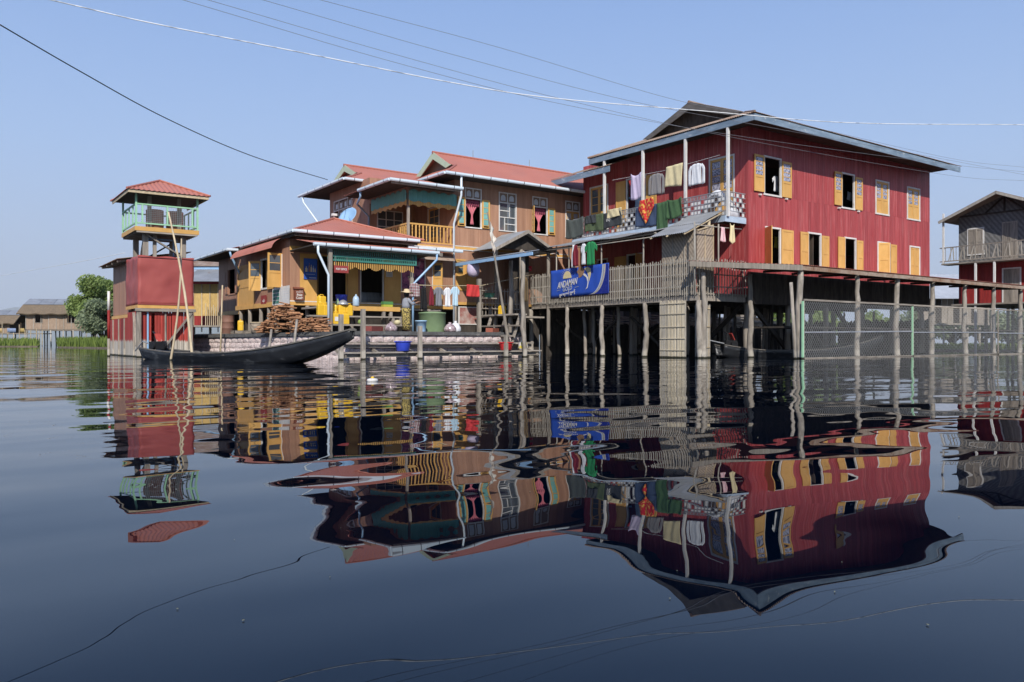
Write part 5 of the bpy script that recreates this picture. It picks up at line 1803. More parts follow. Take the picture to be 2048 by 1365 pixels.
for px, yy, r in ((1601, 17.68, 0.13), (1714, 17.75, 0.105), (1794, 17.75, 0.12), (1864, 17.8, 0.115), (1931, 17.8, 0.11), (1987, 17.8, 0.105), (2040, 17.8, 0.115)):
    q = on_y(px, 640, yy)
    j = R.uniform(-0.1, 0.1)
    pole([(q.x - j, yy, -0.6), (q.x + j * 1.3, yy + 0.03, 1.3), (q.x + R.uniform(-.08, .08), yy, zc - 0.14)], r * 1.15, r * 0.85, M['post'], 'post', cw, wob=0.025)
for px, yy in ((1407, 20.1), (1500, 19.6)):
    q = on_y(px, 640, yy)
    pole([(q.x, yy, -0.6), (q.x + 0.05, yy, 1.5), (q.x, yy, zc - 0.18)], 0.12, 0.09, M['post'], 'post', cw, wob=0.03)
q = at_d(1587, 700, 28.6)
o = MB().tube([(q.x + 0.15, q.y, -0.6), (q.x, q.y, 1.2), (q.x - 0.15, q.y, 2.75)], [0.07, 0.065, 0.06], 7).build('mooring_pole', M['post'], smooth=True)
tag(o, 'thin pale mooring pole standing free beside the crooked corner post', 'pole')
# chain-link fence in the water: framed panels
fe = thing('chain_link_fence', 'chain-link fence with mint green posts standing in the lake', 'fence', (30, 17.45, 0))
fx0 = on_y(1606, 650, 17.45).x
fx1 = on_y(1825, 650, 17.45).x
cols_ = [fx0, fx1, fx1 + (fx1 - fx0) * 1.02, fx1 + (fx1 - fx0) * 2.0, fx1 + (fx1 - fx0) * 3.0]
ZFT = 2.16
for i, x in enumerate(cols_):
    if i < 2:
        MB().box(x - 0.055, x + 0.015, 17.42, 17.48, -0.6, ZFT - 0.05).build('fence_post', M['green'], fe)
    MB().box(x + 0.02, x + 0.06, 17.42, 17.47, -0.6, ZFT - 0.04).build('fence_post', M['wood'], fe)
def wire_panel(x0, x1, z0, z1):
    mb = MB()
    s = 0.125
    W, H = x1 - x0, z1 - z0
    k = -int(H / s) - 1
    while k * s < W:
        for sg in (1, -1):
            # diagonal from (x0 + k s, z0) going up at 55 degrees
            f = 0.72
            xa, xb = k * s, k * s + H * f
            za, zb2 = 0.0, H
            if xa < 0:
                za = -xa / f
                xa = 0
            if xb > W:
                zb2 = H - (xb - W) / f
                xb = W
            if zb2 - za > 0.01:
                if sg > 0:
                    p, q = (x0 + xa, z0 + za), (x0 + xb, z0 + zb2)
                else:
                    p, q = (x1 - xa, z0 + za), (x1 - xb, z0 + zb2)
                mb.beam((p[0], 17.44 + 0.003 * sg, p[1]), (q[0], 17.44 + 0.003 * sg, q[1]), 0.006, 0.006)
        k += 1
    return mb.build('wire_netting', M['mesh'], fe, stuff=True)
for i in range(len(cols_) - 1):
    x0, x1 = cols_[i] + 0.06, cols_[i + 1] - 0.06
    wire_panel(x0, x1, 0.0, ZFT - 0.06)
    MB().beam((x0, 17.45, ZFT), (x1 + 0.12, 17.45, ZFT + 0.01), 0.05, 0.07).build('top_rail', M['woodh'], fe)
    MB().beam((x0, 17.43, 1.02 - 0.05 * (i == 0)), (x1, 17.43, 1.06), 0.035, 0.05).build('middle_rail', M['steel'], fe)
    MB().beam((x0, 17.43, 0.02), (x1, 17.43, 0.03), 0.035, 0.04).build('bottom_rail', M['woodh'], fe)

# ---------------------------------------------------------------- grey gabled shed and landing shelter
gs = thing('gabled_shed', 'small dark shed with grey tin gable roof between the brown and red houses', 'shed', (21.8, 30.3, 0.98))
gy, gxm, zpk, zev = 29.4, 21.8, 5.7, 4.85
mb = MB()
sl_ = (zpk - zev) / 1.65
corr(mb, lambda a, t: (gxm - t, a, zpk - t * sl_), gy - 0.35, 31.1, lambda a: 0, lambda a: 1.75, (-sl_, 0, 1), 0.1, 0.014)
corr(mb, lambda a, t: (gxm + t, a, zpk - t * sl_), gy - 0.35, 31.1, lambda a: 0, lambda a: 1.75, (sl_, 0, 1), 0.1, 0.014)
gro = mb.build('roof', M['tin'], gs)
mb = MB()
for sg in (-1, 1):
    mb.prism([(gxm, gy - 0.38, zpk + 0.02), (gxm + sg * 1.8, gy - 0.38, zpk - 1.8 * sl_ + 0.02), (gxm + sg * 1.8, gy - 0.38, zpk - 1.8 * sl_ - 0.12), (gxm, gy - 0.38, zpk - 0.14)], (0, 0.03, 0))
mb.build('barge_board', M['wood'], gro)
mb = MB()
mb.prism([(gxm - 1.6, gy, zev - 0.02), (gxm + 1.6, gy, zev - 0.02), (gxm, gy, zpk - 0.08)], (0, 0.03, 0))
mb.build('gable_wall', M['dark'], gs)
for x in (gxm - 1.5, gxm - 0.1, gxm + 1.5):
    pole([(x, gy + 0.05, 0.4), (x, gy + 0.05, zev)], 0.1, 0.09, M['wood'], 'post', gs)
MB().box(gxm - 1.6, gxm + 1.3, gy + 0.1, 31.05, 1.72, 1.8).build('floor', M['woodh'], gs)
mb = MB()
for i in range(9):
    x = gxm - 0.1 + i * 0.13
    m2 = MB()
    m2.box(x, x + 0.12, gy + 1.0, gy + 1.03, 1.8, zev - 0.1)
    m2.build('board', M['dark'], gs)
ls = thing('landing_shelter', 'tin lean-to with blue edge board over the steps between the houses', 'shelter', (20, 27.5, 0))
mb = MB()
corr(mb, lambda a, t: (18.9 + t, a, 4.18 + t * 0.2), 24.9, 30.6, lambda a: 0, lambda a: 0.35 + (a - 24.9) * 0.42, (-.2, 0, 1), 0.11, 0.016)
lr_ = mb.build('roof', M['tin'], ls)
MB().box(18.88, 18.93, 24.9, 30.6, 4.02, 4.15).build('edge_board', M['pipeblue'], lr_)
for k in range(5):
    y = 25.1 + k * 1.3
    xr_ = 0.3 + (y - 24.9) * 0.42
    MB().beam((18.95, y, 4.11), (18.95 + xr_, y, 4.11 + 0.2 * xr_), 0.06, 0.08).build('rafter', M['wood'], lr_)
for px, top_, r in ((958, 4.05, 0.0), (1046, 4.1, 0.1), (1022, 4.1, 0.11)):
    q = on_x(px, 700, 19.05 + (0.9 if px == 1022 else 0))
    if r == 0:
        MB().box(q.x - 0.075, q.x + 0.075, q.y - 0.075, q.y + 0.075, -0.6, 3.35).build('post', M['post'], ls)
    else:
        pole([(q.x + 0.15, q.y, -0.6), (q.x, q.y, 1.2), (q.x, q.y, top_)], r * 1.1, r * 0.8, M['post'], 'post', ls, wob=0.03)
mb = MB()
mb.prism([(19.3, 26.6, 1.72), (19.9, 26.6, 1.72), (21.6, 29.3, 1.72), (19.3, 29.3, 1.72)], (0, 0, 0.07))
mb.build('floor', M['woodh'], ls)
for k, (x, z) in enumerate(((19.1, 1.28), (18.85, 0.86))):
    MB().box(x - 0.15, x + 0.15, 26.2, 28.6, z - 0.03, z + 0.03).build('step', M['woodh'], ls)
for y in (26.4, 27.4, 28.5):
    MB().beam((18.8, y, 0.1), (19.4, y, 1.7), 0.08, 0.1).build('stringer', M['woodh'], ls)
    pole([(19.6, y, -0.5), (19.6, y, 1.72)], 0.09, 0.09, M['wood'], 'post', ls)
for i in range(13):
    x = 19.4 + i * 0.17
    MB().box(x, x + 0.035, 29.2, 29.23, 1.8, 3.05 + R.uniform(-.1, .1)).build('lattice_slat', M['wood'], ls)
MB().box(19.35, 21.6, 29.175, 29.195, 2.3, 2.34).build('lattice_rail', M['wood'], ls)
MB().box(19.35, 21.6, 29.175, 29.195, 2.85, 2.89).build('lattice_rail', M['wood'], ls)
MB().box(19.35, 21.6, 29.1, 29.3, 2.06, 2.1).build('shelf', M['woodh'], ls)
# leaning pole with the rag flag
q0, q1 = at_d(1020, 690, 32.6), at_d(975, 410, 31.6)
o = MB().tube([q0.lerp(q1, k / 8) for k in range(9)], [0.075 - 0.006 * k for k in range(9)], 7).build('leaning_pole', M['post'], smooth=True)
o.location.z = 0.2
tag(o, 'tall leaning flag pole before the tin lean-to', 'pole')
# dark plank screens added to blacken the view between the red house stilts
def shade_screen(nm, label, p, q, zt):
    p, q = Vector(p), Vector(q)
    d = (q - p)
    L = d.length
    d.normalize()
    n = Vector((-d.y, d.x, 0))
    t = thing(nm, label, 'fence', (p + q) / 2)
    a = 0.0
    while a < L:
        w = R.uniform(0.18, 0.3)
        MB().prism([p + d * a + V(0, 0, -0.4), p + d * (a + w) + V(0, 0, -0.4), p + d * (a + w) + V(0, 0, zt + R.uniform(-.15, .12)), p + d * a + V(0, 0, zt + R.uniform(-.15, .12))], n * 0.03).build('board', M['dark'], t)
        a += w + (0.01 if R.random() < 0.92 else 0.12)
    MB().beam(p + n * 0.06 + V(0, 0, zt * 0.6), q + n * 0.06 + V(0, 0, zt * 0.6), 0.05, 0.1).build('screen_rail', M['dark'], t)
shade_screen('tall_shade_screen', 'tall dark plank screen added behind the gallery posts to deepen the shade', (22.4, 31.0, 0), (27.5, 31.0, 0), 2.2)
shade_screen('low_shade_screen', 'low dark plank screen added behind the red house stilts to deepen the shade', (27.6, 30.9, 0), (41.2, 30.9, 0), 1.5)
shade_screen('end_shade_screen', 'low dark plank screen added at the far end of the red house to deepen the shade', (41.3, 30.8, 0), (41.3, 21.0, 0), 1.75)
bo = thing('backdrop_shed', 'dark shed added behind the red house to block the bright sky', 'building', (42, 38, 0))  # invented shed, its dark walls close off the sky under the house
for i in range(34):
    x = 29.5 + i * 0.6
    MB().box(x, x + 0.58, 36.5 + R.uniform(-.01, .01), 36.53, -0.3, 2.3 + 1.2 * (i % 7 != 3)).build('wall_board', M['dark'] if i % 4 else M['wood'], bo)
mb = MB()
corr(mb, lambda a, t: (a, 36.0 + t, 3.6 + t * 0.25), 29.3, 50.2, lambda a: 0, lambda a: 4, (0, -.25, 1), 0.12, 0.016, 3)
mb.build('roof', M['tin'], bo)
# boat under the house
make_boat('moored_boat', 'black wooden boat with long-tail engine moored under the red house', (25.2, 20.9, 0), (33.4, 18.75, 0), 0.5, 0.9, 0.6)
# split wood and bamboo stacked behind
M['splitbamboo'] = paint('split_bamboo', (0.50, 0.41, 0.29), (0.26, 0.20, 0.13), scale=(5, 5, 5), rough=0.7, pvar=0.25)
bst = thing('bamboo_stack', 'stack of pale split bamboo lying on the far bank behind the stilts', 'bamboo', (36, 33, 0))
for i in range(150):
    x, z = 30 + R.uniform(0, 14), 0.5 + R.random() * 1.5
    MB().tube([(x - 2.2, 32 + R.uniform(0, .8), z + R.uniform(-.25, .25)), (x + 2.2, 32 + R.uniform(0, .8), z + R.uniform(-.25, .25))], 0.035, 5).build('bamboo_piece', M['splitbamboo'], bst)
# ---------------------------------------------------------------- laundry
def cloth_mat(nm, c, c2=None, sc=(10, 10, 4), **k):
    return paint(nm, c, c2 or tuple(x * 0.8 for x in c), scale=sc, rough=0.85, pvar=0.02, bump=0.3, bdist=0.02, **k)
CL = {
    'lilac': cloth_mat('lilac_cloth', (0.58, 0.50, 0.66)), 'greyj': cloth_mat('grey_jacket_cloth', (0.27, 0.255, 0.25)),
    'cream': cloth_mat('cream_cloth', (0.70, 0.60, 0.36)), 'whitec': cloth_mat('white_cotton', (0.78, 0.79, 0.82)),
    'dgrey': cloth_mat('dark_grey_cloth', (0.085, 0.10, 0.095)), 'olive': cloth_mat('olive_cloth', (0.085, 0.115, 0.06)),
    'charcoal': cloth_mat('charcoal_cloth', (0.05, 0.055, 0.06)), 'green': cloth_mat('green_cotton', (0.03, 0.26, 0.09)),
    'dgreen': cloth_mat('dark_green_cloth', (0.055, 0.115, 0.05)), 'maroon': cloth_mat('maroon_cotton', (0.20, 0.02, 0.035)),
    'black': cloth_mat('black_cotton', (0.012, 0.012, 0.014)), 'greyt': cloth_mat('grey_cotton', (0.22, 0.225, 0.25)),
    'sky': cloth_mat('pale_blue_cotton', (0.50, 0.68, 0.80)), 'redc': cloth_mat('red_towel_cloth', (0.60, 0.05, 0.05)),
    'brownj': cloth_mat('brown_jacket_cloth', (0.22, 0.15, 0.075)), 'denim': cloth_mat('dark_blue_cloth', (0.05, 0.075, 0.14)),
    'floral': paint('red_floral_cloth', (0.70, 0.42, 0.08), (0.52, 0.02, 0.03), scale=(9, 9, 9), lohi=(0.5, 0.6), rough=0.85, pvar=0, wear=((0.03, 0.03, 0.02), (7, 7, 7), 0.63, 0.03)),
    'stripe': cloth_mat('pink_striped_cloth', (0.62, 0.22, 0.28), (0.72, 0.66, 0.64), sc=(60, 60, 1)),
}
# plaid shirt
pm = cloth_mat('plaid_cloth', (0.55, 0.50, 0.50))
pn_, pl_ = pm.node_tree.nodes, pm.node_tree.links
hs_ = [k for k in pn_ if k.type == 'HUE_SAT'][0]
src_ = hs_.inputs['Color'].links[0].from_socket
g_ = pn_.new('ShaderNodeNewGeometry')
s_ = pn_.new('ShaderNodeSeparateXYZ')
pl_.new(g_.outputs['Position'], s_.inputs[0])
acc = None
for ax in (0, 2):
    sn = pn_.new('ShaderNodeMath')
    sn.operation = 'MULTIPLY'
    sn.inputs[1].default_value = 52
    pl_.new(s_.outputs[ax], sn.inputs[0])
    si = pn_.new('ShaderNodeMath')
    si.operation = 'SINE'
    pl_.new(sn.outputs[0], si.inputs[0])
    gt = pn_.new('ShaderNodeMath')
    gt.operation = 'GREATER_THAN'
    gt.inputs[1].default_value = 0.1
    pl_.new(si.outputs[0], gt.inputs[0])
    mx_ = pn_.new('ShaderNodeMix')
    mx_.data_type = 'RGBA'
    mm = pn_.new('ShaderNodeMath')
    mm.operation = 'MULTIPLY'
    mm.inputs[1].default_value = 0.6
    pl_.new(gt.outputs[0], mm.inputs[0])
    pl_.new(mm.outputs[0], mx_.inputs[0])
    pl_.new(src_ if acc is None else acc, mx_.inputs[6])
    mx_.inputs[7].default_value = (0.20, 0.05, 0.06, 1)
    acc = mx_.outputs[2]
pl_.new(acc, hs_.inputs['Color'])
CL['plaid'] = pm
WG = 'washing hung out to dry'
def garment(wall, kind, pl, pr, pt, pb, mat, label, out=0.05, cat='clothes', hanger=True, amp=0.025, skew=0.0):
    """a hung garment between pixel bounds on a wall plane: cloth with folds and thickness"""
    am = wall.px((pl + pr) / 2, pt)
    aL, aR = wall.px(pl, (pt + pb) / 2)[0], wall.px(pr, (pt + pb) / 2)[0]
    zt, zb = am[1], wall.px((pl + pr) / 2, pb)[1]
    if aL > aR:
        aL, aR = aR, aL
    c, w, h = (aL + aR) / 2, aR - aL, zt - zb
    ph = R.uniform(0, 6)
    mb = MB()
    if kind in ('long', 'jacket', 'tee'):
        amp = 0.012
    fold = lambda u, v: amp * math.sin(u * 9 + ph + v * 1.5) * (0.35 + 0.65 * v) + amp * 0.5 * math.sin(u * 17 + v * 4)
    if kind in ('cloth', 'drape'):
        mb.grid(lambda u, v: wall.p(aL + w * u + skew * w * v * 0.2, zt - h * v * (1 - 0.06 * math.sin(u * 3 + ph)) - (0.12 * h * math.sin(math.pi * u) if kind == 'drape' else 0.03 * h * u), out + fold(u, v)), 18, 10)
    elif kind == 'diamond':
        mb.grid(lambda u, v: wall.p(c + (u - 0.5) * w * (1 - 0.92 * max(0, v - 0.35) / 0.65 + (v - 0.35 if v < .35 else 0) * 0.5), zt - h * v - 0.05 * h * (u - .5), out + fold(u, v)), 16, 14)
    else:
        body = {'tee': 0.62, 'long': 0.60, 'tank': 0.9, 'dress': 0.8, 'jacket': 0.62}[kind]
        bw_ = w * body / 2
        neck = 0.32
        def bod(u, v):
            k = (u - 0.5) * 2
            if kind == 'tank':
                hwid = bw_ * (0.55 if v < 0.12 else 0.55 + 0.45 * min(1, (v - 0.12) / 0.18))
            elif kind == 'dress':
                hwid = bw_ * (0.62 + 0.38 * v)
            else:
                hwid = bw_ * (0.92 + 0.08 * v)
            sh = 0.07 * h * abs(k) ** 1.5 * (1 - v) if kind != 'tank' else 0
            nk = 0.05 * h * max(0, 1 - abs(k) / neck) * (1 - v) ** 4
            return wall.p(c + k * hwid, zt - h * v - sh - nk, out + fold(u, v))
        mb.grid(bod, 16, 12)
        if kind in ('tee', 'long', 'jacket'):
            sl_len = 0.34 if kind == 'tee' else 0.92
            for sg in (-1, 1):
                def slv(u, v, sg=sg):
                    top = c + sg * bw_ * 0.9
                    if kind == 'tee':
                        x0 = top + sg * (w / 2 - bw_ * 0.9) * v
                        z0 = zt - 0.06 * h - 0.16 * h * v
                        return wall.p(x0 - sg * 0.02 * u, z0 - (0.24 * h) * u, out - 0.01 + fold(u, v) * 0.5)
                    x0 = top + sg * (w / 2 - bw_ * 0.9) * min(1, 0.35 + v * 3.5) - sg * u * w * 0.15
                    return wall.p(x0, zt - 0.07 * h - sl_len * h * v - 0.04 * h * u, out - 0.012 + fold(u, v) * 0.6)
                mb.grid(slv, 4, 8)
    o = mb.build('cloth' if kind in ('cloth', 'drape', 'diamond') else {'tee': 't_shirt', 'long': 'sweater', 'tank': 'vest', 'dress': 'dress', 'jacket': 'jacket'}[kind], mat, smooth=True, thick=0.012)
    tag(o, label, cat, WG)
    if hanger and kind not in ('cloth', 'drape', 'diamond'):
        hg = MB()
        p = wall.p(c, zt, out)
        hg.tube([p + V(0, 0, 0.0), p + V(0, 0, 0.06), p + V(0, 0, 0.09) + wall.A * 0.02], 0.006, 5)
        hg.build('hanger', M['steel'], o)
    return o
LU = facing_x(25.05)
LRl = facing_x(BX - 0.03)
LG_ = facing_x(23.0)
# line above the balcony
p, q = on_x(1225, 352, 25.05), on_x(1440, 318, 25.05)
o = MB().tube([V(25.05, p.y, 8.02), V(25.05, (p.y + q.y) / 2, 7.9), V(25.05, q.y, 8.0)], 0.008, 5).build('clothes_line', M['white'])
tag(o, 'clothes line stretched between the posts of the red balcony', 'rope')
garment(LU, 'drape', 1263, 1285, 346, 397, CL['lilac'], 'lilac cloth folded over the balcony line')
garment(LU, 'jacket', 1298, 1330, 347, 390, CL['greyj'], 'grey jacket on a hanger above the balcony')
garment(LU, 'cloth', 1334, 1367, 330, 373, CL['cream'], 'cream cloth pinned above the balcony beside a post', skew=0.4)
garment(LU, 'long', 1378, 1411, 327, 370, CL['whitec'], 'white long-sleeved shirt hanging above the balcony')
# over the balcony rail
garment(LRl, 'drape', 1133, 1168, 436, 474, CL['dgrey'], 'dark grey cloth sagging at the end of the balcony rail', out=0.04)
garment(LRl, 'cloth', 1171, 1208, 430, 463, CL['olive'], 'olive green cloth over the balcony rail', out=0.04)
garment(LRl, 'cloth', 1174, 1194, 431, 447, CL['charcoal'], 'small black cloth lying on the olive cloth', out=0.075)
dq = garment(LRl, 'cloth', 1208, 1245, 424, 455, CL['charcoal'], 'charcoal shirt printed with white letters over the balcony rail', out=0.045)
garment(LRl, 'cloth', 1217, 1246, 418, 434, CL['cream'], 'crumpled cream cloth on top of the charcoal shirt', out=0.085)
c = LRl.px(1219, 441)
text('DQ', 0.17, M['white'], 'print', dq, LRl.p(c[0], c[1], 0.088), -LRl.A, (0, 0, 1))
garment(LRl, 'cloth', 1273, 1314, 412, 452, CL['denim'], 'dark blue cloth behind the red floral scarf', out=0.03)
garment(LRl, 'diamond', 1279, 1312, 399, 447, CL['floral'], 'red and yellow floral scarf hanging in a point from the rail', out=0.085, amp=0.035)
garment(LRl, 'cloth', 1315, 1338, 404, 474, CL['dgreen'], 'long dark green cloth hanging below the balcony floor', out=0.06)
garment(LRl, 'drape', 1336, 1367, 397, 433, CL['dgreen'], 'dark green blanket in deep folds over the balcony rail', out=0.1, amp=0.045)
# gallery line
p, q = on_x(1060, 505, 23.0), on_x(1322, 472, 23.0)
o = MB().tube([p, p.lerp(q, 0.5) + V(0, 0, -0.05), q], 0.022, 6).build('hanging_pole', M['greybamboo'], smooth=True)
tag(o, 'long bamboo hanging pole under the gallery eave', 'pole')
garment(LG_, 'tank', 1145, 1153, 490, 536, CL['whitec'], 'white vest beside the maroon vest on the gallery')
garment(LG_, 'tank', 1148, 1161, 491, 533, CL['maroon'], 'maroon vest on a green hanger on the gallery', out=0.09)
garment(LG_, 'tee', 1163, 1175, 487, 530, CL['whitec'], 'white t-shirt hung edge-on beside the green one')
garment(LG_, 'tee', 1172, 1197, 483, 531, CL['green'], 'bright green t-shirt hanging above the blue banner', out=0.08)
# line in front of the post office
ly0, lx0 = YP + 0.3, xe
lx1, ly1 = 19.05, 28.72
LL = Wall((lx0, ly0, 0), (lx1 - lx0, ly1 - ly0, 0), (ly1 - ly0, -(lx1 - lx0), 0))
p, q = V(lx0, ly0, 2.93), V(lx1, ly1, 3.05)
r2 = on_x(1068, 549, GX - 0.05)
o = MB().tube([p, p.lerp(q, 0.5) + V(0, 0, -0.03), q, q.lerp(r2, 0.5), r2], 0.018, 6).build('washing_pole', M['bamboo'], smooth=True)
tag(o, 'thin bamboo washing pole from the porch pipe to the gallery', 'pole')
garment(LL, 'jacket', 818, 838, 566, 594, CL['plaid'], 'plaid shirt that the woman is hanging up')
garment(LL, 'dress', 837, 855, 574, 620, CL['black'], 'long black dress on the washing pole')
garment(LL, 'tank', 857, 866, 574, 612, CL['maroon'], 'narrow dark red top beside the black dress')
garment(LL, 'tee', 866, 886, 574, 613, CL['greyt'], 'grey t-shirt on the washing pole')
garment(LL, 'tee', 886, 902, 575, 614, CL['whitec'], 'white t-shirt on the washing pole')
garment(LL, 'tee', 899, 917, 573, 613, CL['sky'], 'pale blue t-shirt next to the white one on the washing pole', out=0.09)
garment(LL, 'cloth', 932, 957, 570, 593, CL['redc'], 'red towel folded over the washing pole by the brown house', out=0.06)
garment(facing_x(19.3), 'jacket', 1041, 1057, 552, 604, CL['brownj'], 'brown jacket hanging from the lean-to post')
garment(facing_y(20.07), 'cloth', 1440, 1448, 455, 483, CL['stripe'], 'pink striped cloth on the drying rail')
garment(facing_y(20.07), 'drape', 1458, 1467, 448, 483, CL['cream'], 'twisted cream cloth on the drying rail')
garment(facing_y(HY0 + 0.4), 'tee', 1543, 1557, 352, 384, CL['whitec'], 'white shirt hanging inside the open upper window of the red house')
garment(facing_y(HY0 + 0.5), 'cloth', 1547, 1557, 474, 497, cloth_mat('lime_cloth', (0.50, 0.55, 0.08)), 'lime yellow cloth inside the lower open window of the red house')
garment(facing_y(HY0 + 0.5), 'drape', 1693, 1705, 384, 400, CL['whitec'], 'white cloth inside the second upper window of the red house')
fl = MB()
fl.grid(lambda u, v: at_d(979 + 7 * v + (u - 0.2) * (3 + 10 * math.sin(math.pi * (0.15 + 0.7 * v)) * (0.6 + 0.4 * math.sin(v * 17))), 442 + 58 * v + 9 * u * (1 - 0.3 * v) + 3 * math.sin(u * 9), 31.75 + 0.05 * math.sin(u * 6 + v * 9)), 6, 22)
o = fl.build('flag', cloth_mat('faded_flag_cloth', (0.66, 0.66, 0.60), (0.52, 0.34, 0.26), sc=(2, 2, 2)), smooth=True, thick=0.01)
tag(o, 'faded rag flag drooping from the leaning pole', 'flag')

# ---------------------------------------------------------------- banner on the gallery
bx_ = GX - 0.07
b0, b1 = on_x(1101, 570, bx_).y, on_x(1218, 556, bx_).y     # b0 far (left), b1 near (right)
zt0_, zb0_ = on_x(1101, 543, bx_).z, on_x(1101, 597, bx_).z
zt1_, zb1_ = on_x(1218, 526, bx_).z, on_x(1218, 587, bx_).z
M['blueban'] = paint('royal_blue_vinyl', (0.035, 0.10, 0.50), (0.03, 0.085, 0.42), rough=0.35, scale=(1.2, 1.2, 1.2), pvar=0, bump=0.2, bdist=0.03)
M['navyban'] = paint('navy_vinyl', (0.02, 0.035, 0.25), (0.018, 0.03, 0.22), rough=0.35, pvar=0)
M['goldp'] = paint('pale_gold_print', (0.72, 0.62, 0.36), (0.60, 0.50, 0.28), scale=(8, 8, 8), pvar=0)
bn = thing('banner', 'blue beer banner tied to the gallery railing under the washing', 'banner', (bx_, (b0 + b1) / 2, zb0_))
def bp_(u, v, out=0.0):
    # u from the left end, v from the bottom
    y = b0 + (b1 - b0) * u
    zt = zt0_ + (zt1_ - zt0_) * u
    zb = zb0_ + (zb1_ - zb0_) * u
    return V(bx_ - out, y, zb + (zt - zb) * v)
mb = MB()
mb.grid(lambda u, v: bp_(u, v, 0.01 * math.sin(u * 40) * math.sin(v * 3)), 40, 8)
mb.build('sheet', M['blueban'], bn, smooth=True, thick=0.006)
def print_poly(pts, mat, out, nm):
    mb = MB()
    mb.prism([bp_(u, v, out) for u, v in pts], (-0.002, 0, 0))
    return mb.build(nm, mat, bn)
# right navy field bounded by silver arcs
arc = [(0.68 + 0.22 * math.sin(t) ** 0.9, 0.02 + 0.96 * (1 - math.cos(t))) for t in [k / 12 * math.pi / 2 for k in range(13)]]
print_poly([(0.997, 0.01)] + [(a + 0.035, v) for a, v in arc if v < 0.99] + [(0.997, 0.98)], M['navyban'], 0.014, 'navy_field')
for off, wd, mm in ((0.0, 0.022, M['frosted']), (0.03, 0.01, M['goldp']), (0.045, 0.006, M['white'])):
    print_poly([(a + off, v) for a, v in arc] + [(a + off + wd, v) for a, v in reversed(arc)], mm, 0.018, 'silver_arc')
# rising sun with rays
sc_ = (0.31, 0.66)
print_poly([(sc_[0] + 0.075 * math.cos(t), sc_[1] + 0.26 * math.sin(t)) for t in [math.pi * k / 14 for k in range(15)]], M['goldp'], 0.016, 'sun_print')
for k in range(13):
    t = math.pi * (k + 0.5) / 13
    cth, sth = math.cos(t), math.sin(t)
    print_poly([(sc_[0] + 0.085 * cth - 0.006 * sth, sc_[1] + 0.29 * sth), (sc_[0] + 0.125 * cth, sc_[1] + 0.05 + 0.38 * sth * 0.85), (sc_[0] + 0.085 * cth + 0.006 * sth, sc_[1] + 0.29 * sth)], M['frosted'], 0.015, 'sun_ray')
# pale swoosh with a brown crown at the top
sw_ = [(0.55, 0.80), (0.62, 0.74), (0.67, 0.60), (0.675, 0.42), (0.66, 0.25), (0.625, 0.20), (0.65, 0.30), (0.66, 0.45), (0.64, 0.60), (0.60, 0.68)]
print_poly(sw_, M['white'], 0.016, 'swoosh')
print_poly([(0.60, 0.93), (0.66, 0.97), (0.71, 0.90), (0.715, 0.70), (0.685, 0.45), (0.675, 0.60), (0.655, 0.78)], M['goldp'], 0.0155, 'swoosh')
M['furp'] = paint('brown_print', (0.22, 0.10, 0.05), (0.36, 0.24, 0.16), scale=(14, 14, 14), pvar=0)
print_poly([(0.48 + 0.055 * math.cos(t) + 0.012 * math.cos(5 * t) + 0.06, 0.84 + 0.2 * math.sin(t) + 0.03 * math.sin(4 * t)) for t in [2 * math.pi * k / 24 for k in range(24)]], M['furp'], 0.02, 'brown_patch')
udir = (bp_(1, 0.5) - bp_(0, 0.5)).normalized()
up_ = V(0, 0, 1)
ang_ = (udir + up_ * 0.10).normalized()
wl_ = (bp_(1, 0) - bp_(0, 0)).length
text('ANDAMAN', 0.40, M['white'], 'lettering', bn, bp_(0.31, 0.47, 0.0), ang_, up_, out=0.026, shear=0.25, bold=0.008, sx=0.68)
text('GOLD', 0.25, M['frosted'], 'lettering', bn, bp_(0.315, 0.28, 0.0), ang_, up_, out=0.026, bold=0.002, sx=0.95)
text('\u101b\u103d\u103e\u1031\u1021\u1014\u1039\u1012\u1019\u1014\u103a \u101b\u103d\u103e\u1031\u1021\u102d\u102f', 0.15, M['white'], 'lettering', bn, bp_(0.31, 0.12, 0.0), ang_, up_, out=0.026, bold=0.004)
for (u0, u1) in ((0.12, 0.19), (0.44, 0.51)):
    print_poly([(u0, 0.24 + 0.06 * (u0 > .3)), (u1, 0.265 + 0.06 * (u0 > .3)), (u1, 0.275 + 0.06 * (u0 > .3)), (u0, 0.25 + 0.06 * (u0 > .3))], M['frosted'], 0.018, 'rule_line')

# ---------------------------------------------------------------- signs of the post office
M['signred'] = paint('sign_red', (0.30, 0.05, 0.045), (0.26, 0.04, 0.04), pvar=0)
sg = thing('post_office_sign', 'small red hanging sign reading post office under the porch valance', 'sign', on_y(682, 547, YP + 0.16))
a, b = on_y(668, 531, YP + 0.16), on_y(697, 547, YP + 0.16)
MB().box(a.x, b.x, YP + 0.15, YP + 0.175, b.z, a.z).build('board', M['signred'], sg)
text('POST OFFICE', 0.105, M['white'], 'lettering', sg, ((a.x + b.x) / 2, YP + 0.147, (a.z + b.z) / 2), (1, 0, 0), (0, 0, 1), bold=0.002, sx=0.72)
for x in (a.x + 0.06, b.x - 0.06):
    MB().tube([(x, YP + 0.16, a.z), (x, YP + 0.16, a.z + 0.35)], 0.006, 5).build('hanger', M['steel'], sg)
def sheet(nm, label, wall, pl, pr, pt, pb, mat, out=0.05, cat='poster'):
    a0, zt = wall.px(pl, pt)
    a1, zb = wall.px(pr, pb)
    if a0 > a1:
        a0, a1 = a1, a0
    t = thing(nm, label, cat, wall.p((a0 + a1) / 2, zb, out))
    mb = MB()
    wall.box(mb, a0, a1, zb, zt, out, out + 0.012)
    mb.build('sheet', mat, t)
    return t, a0, a1, zb, zt
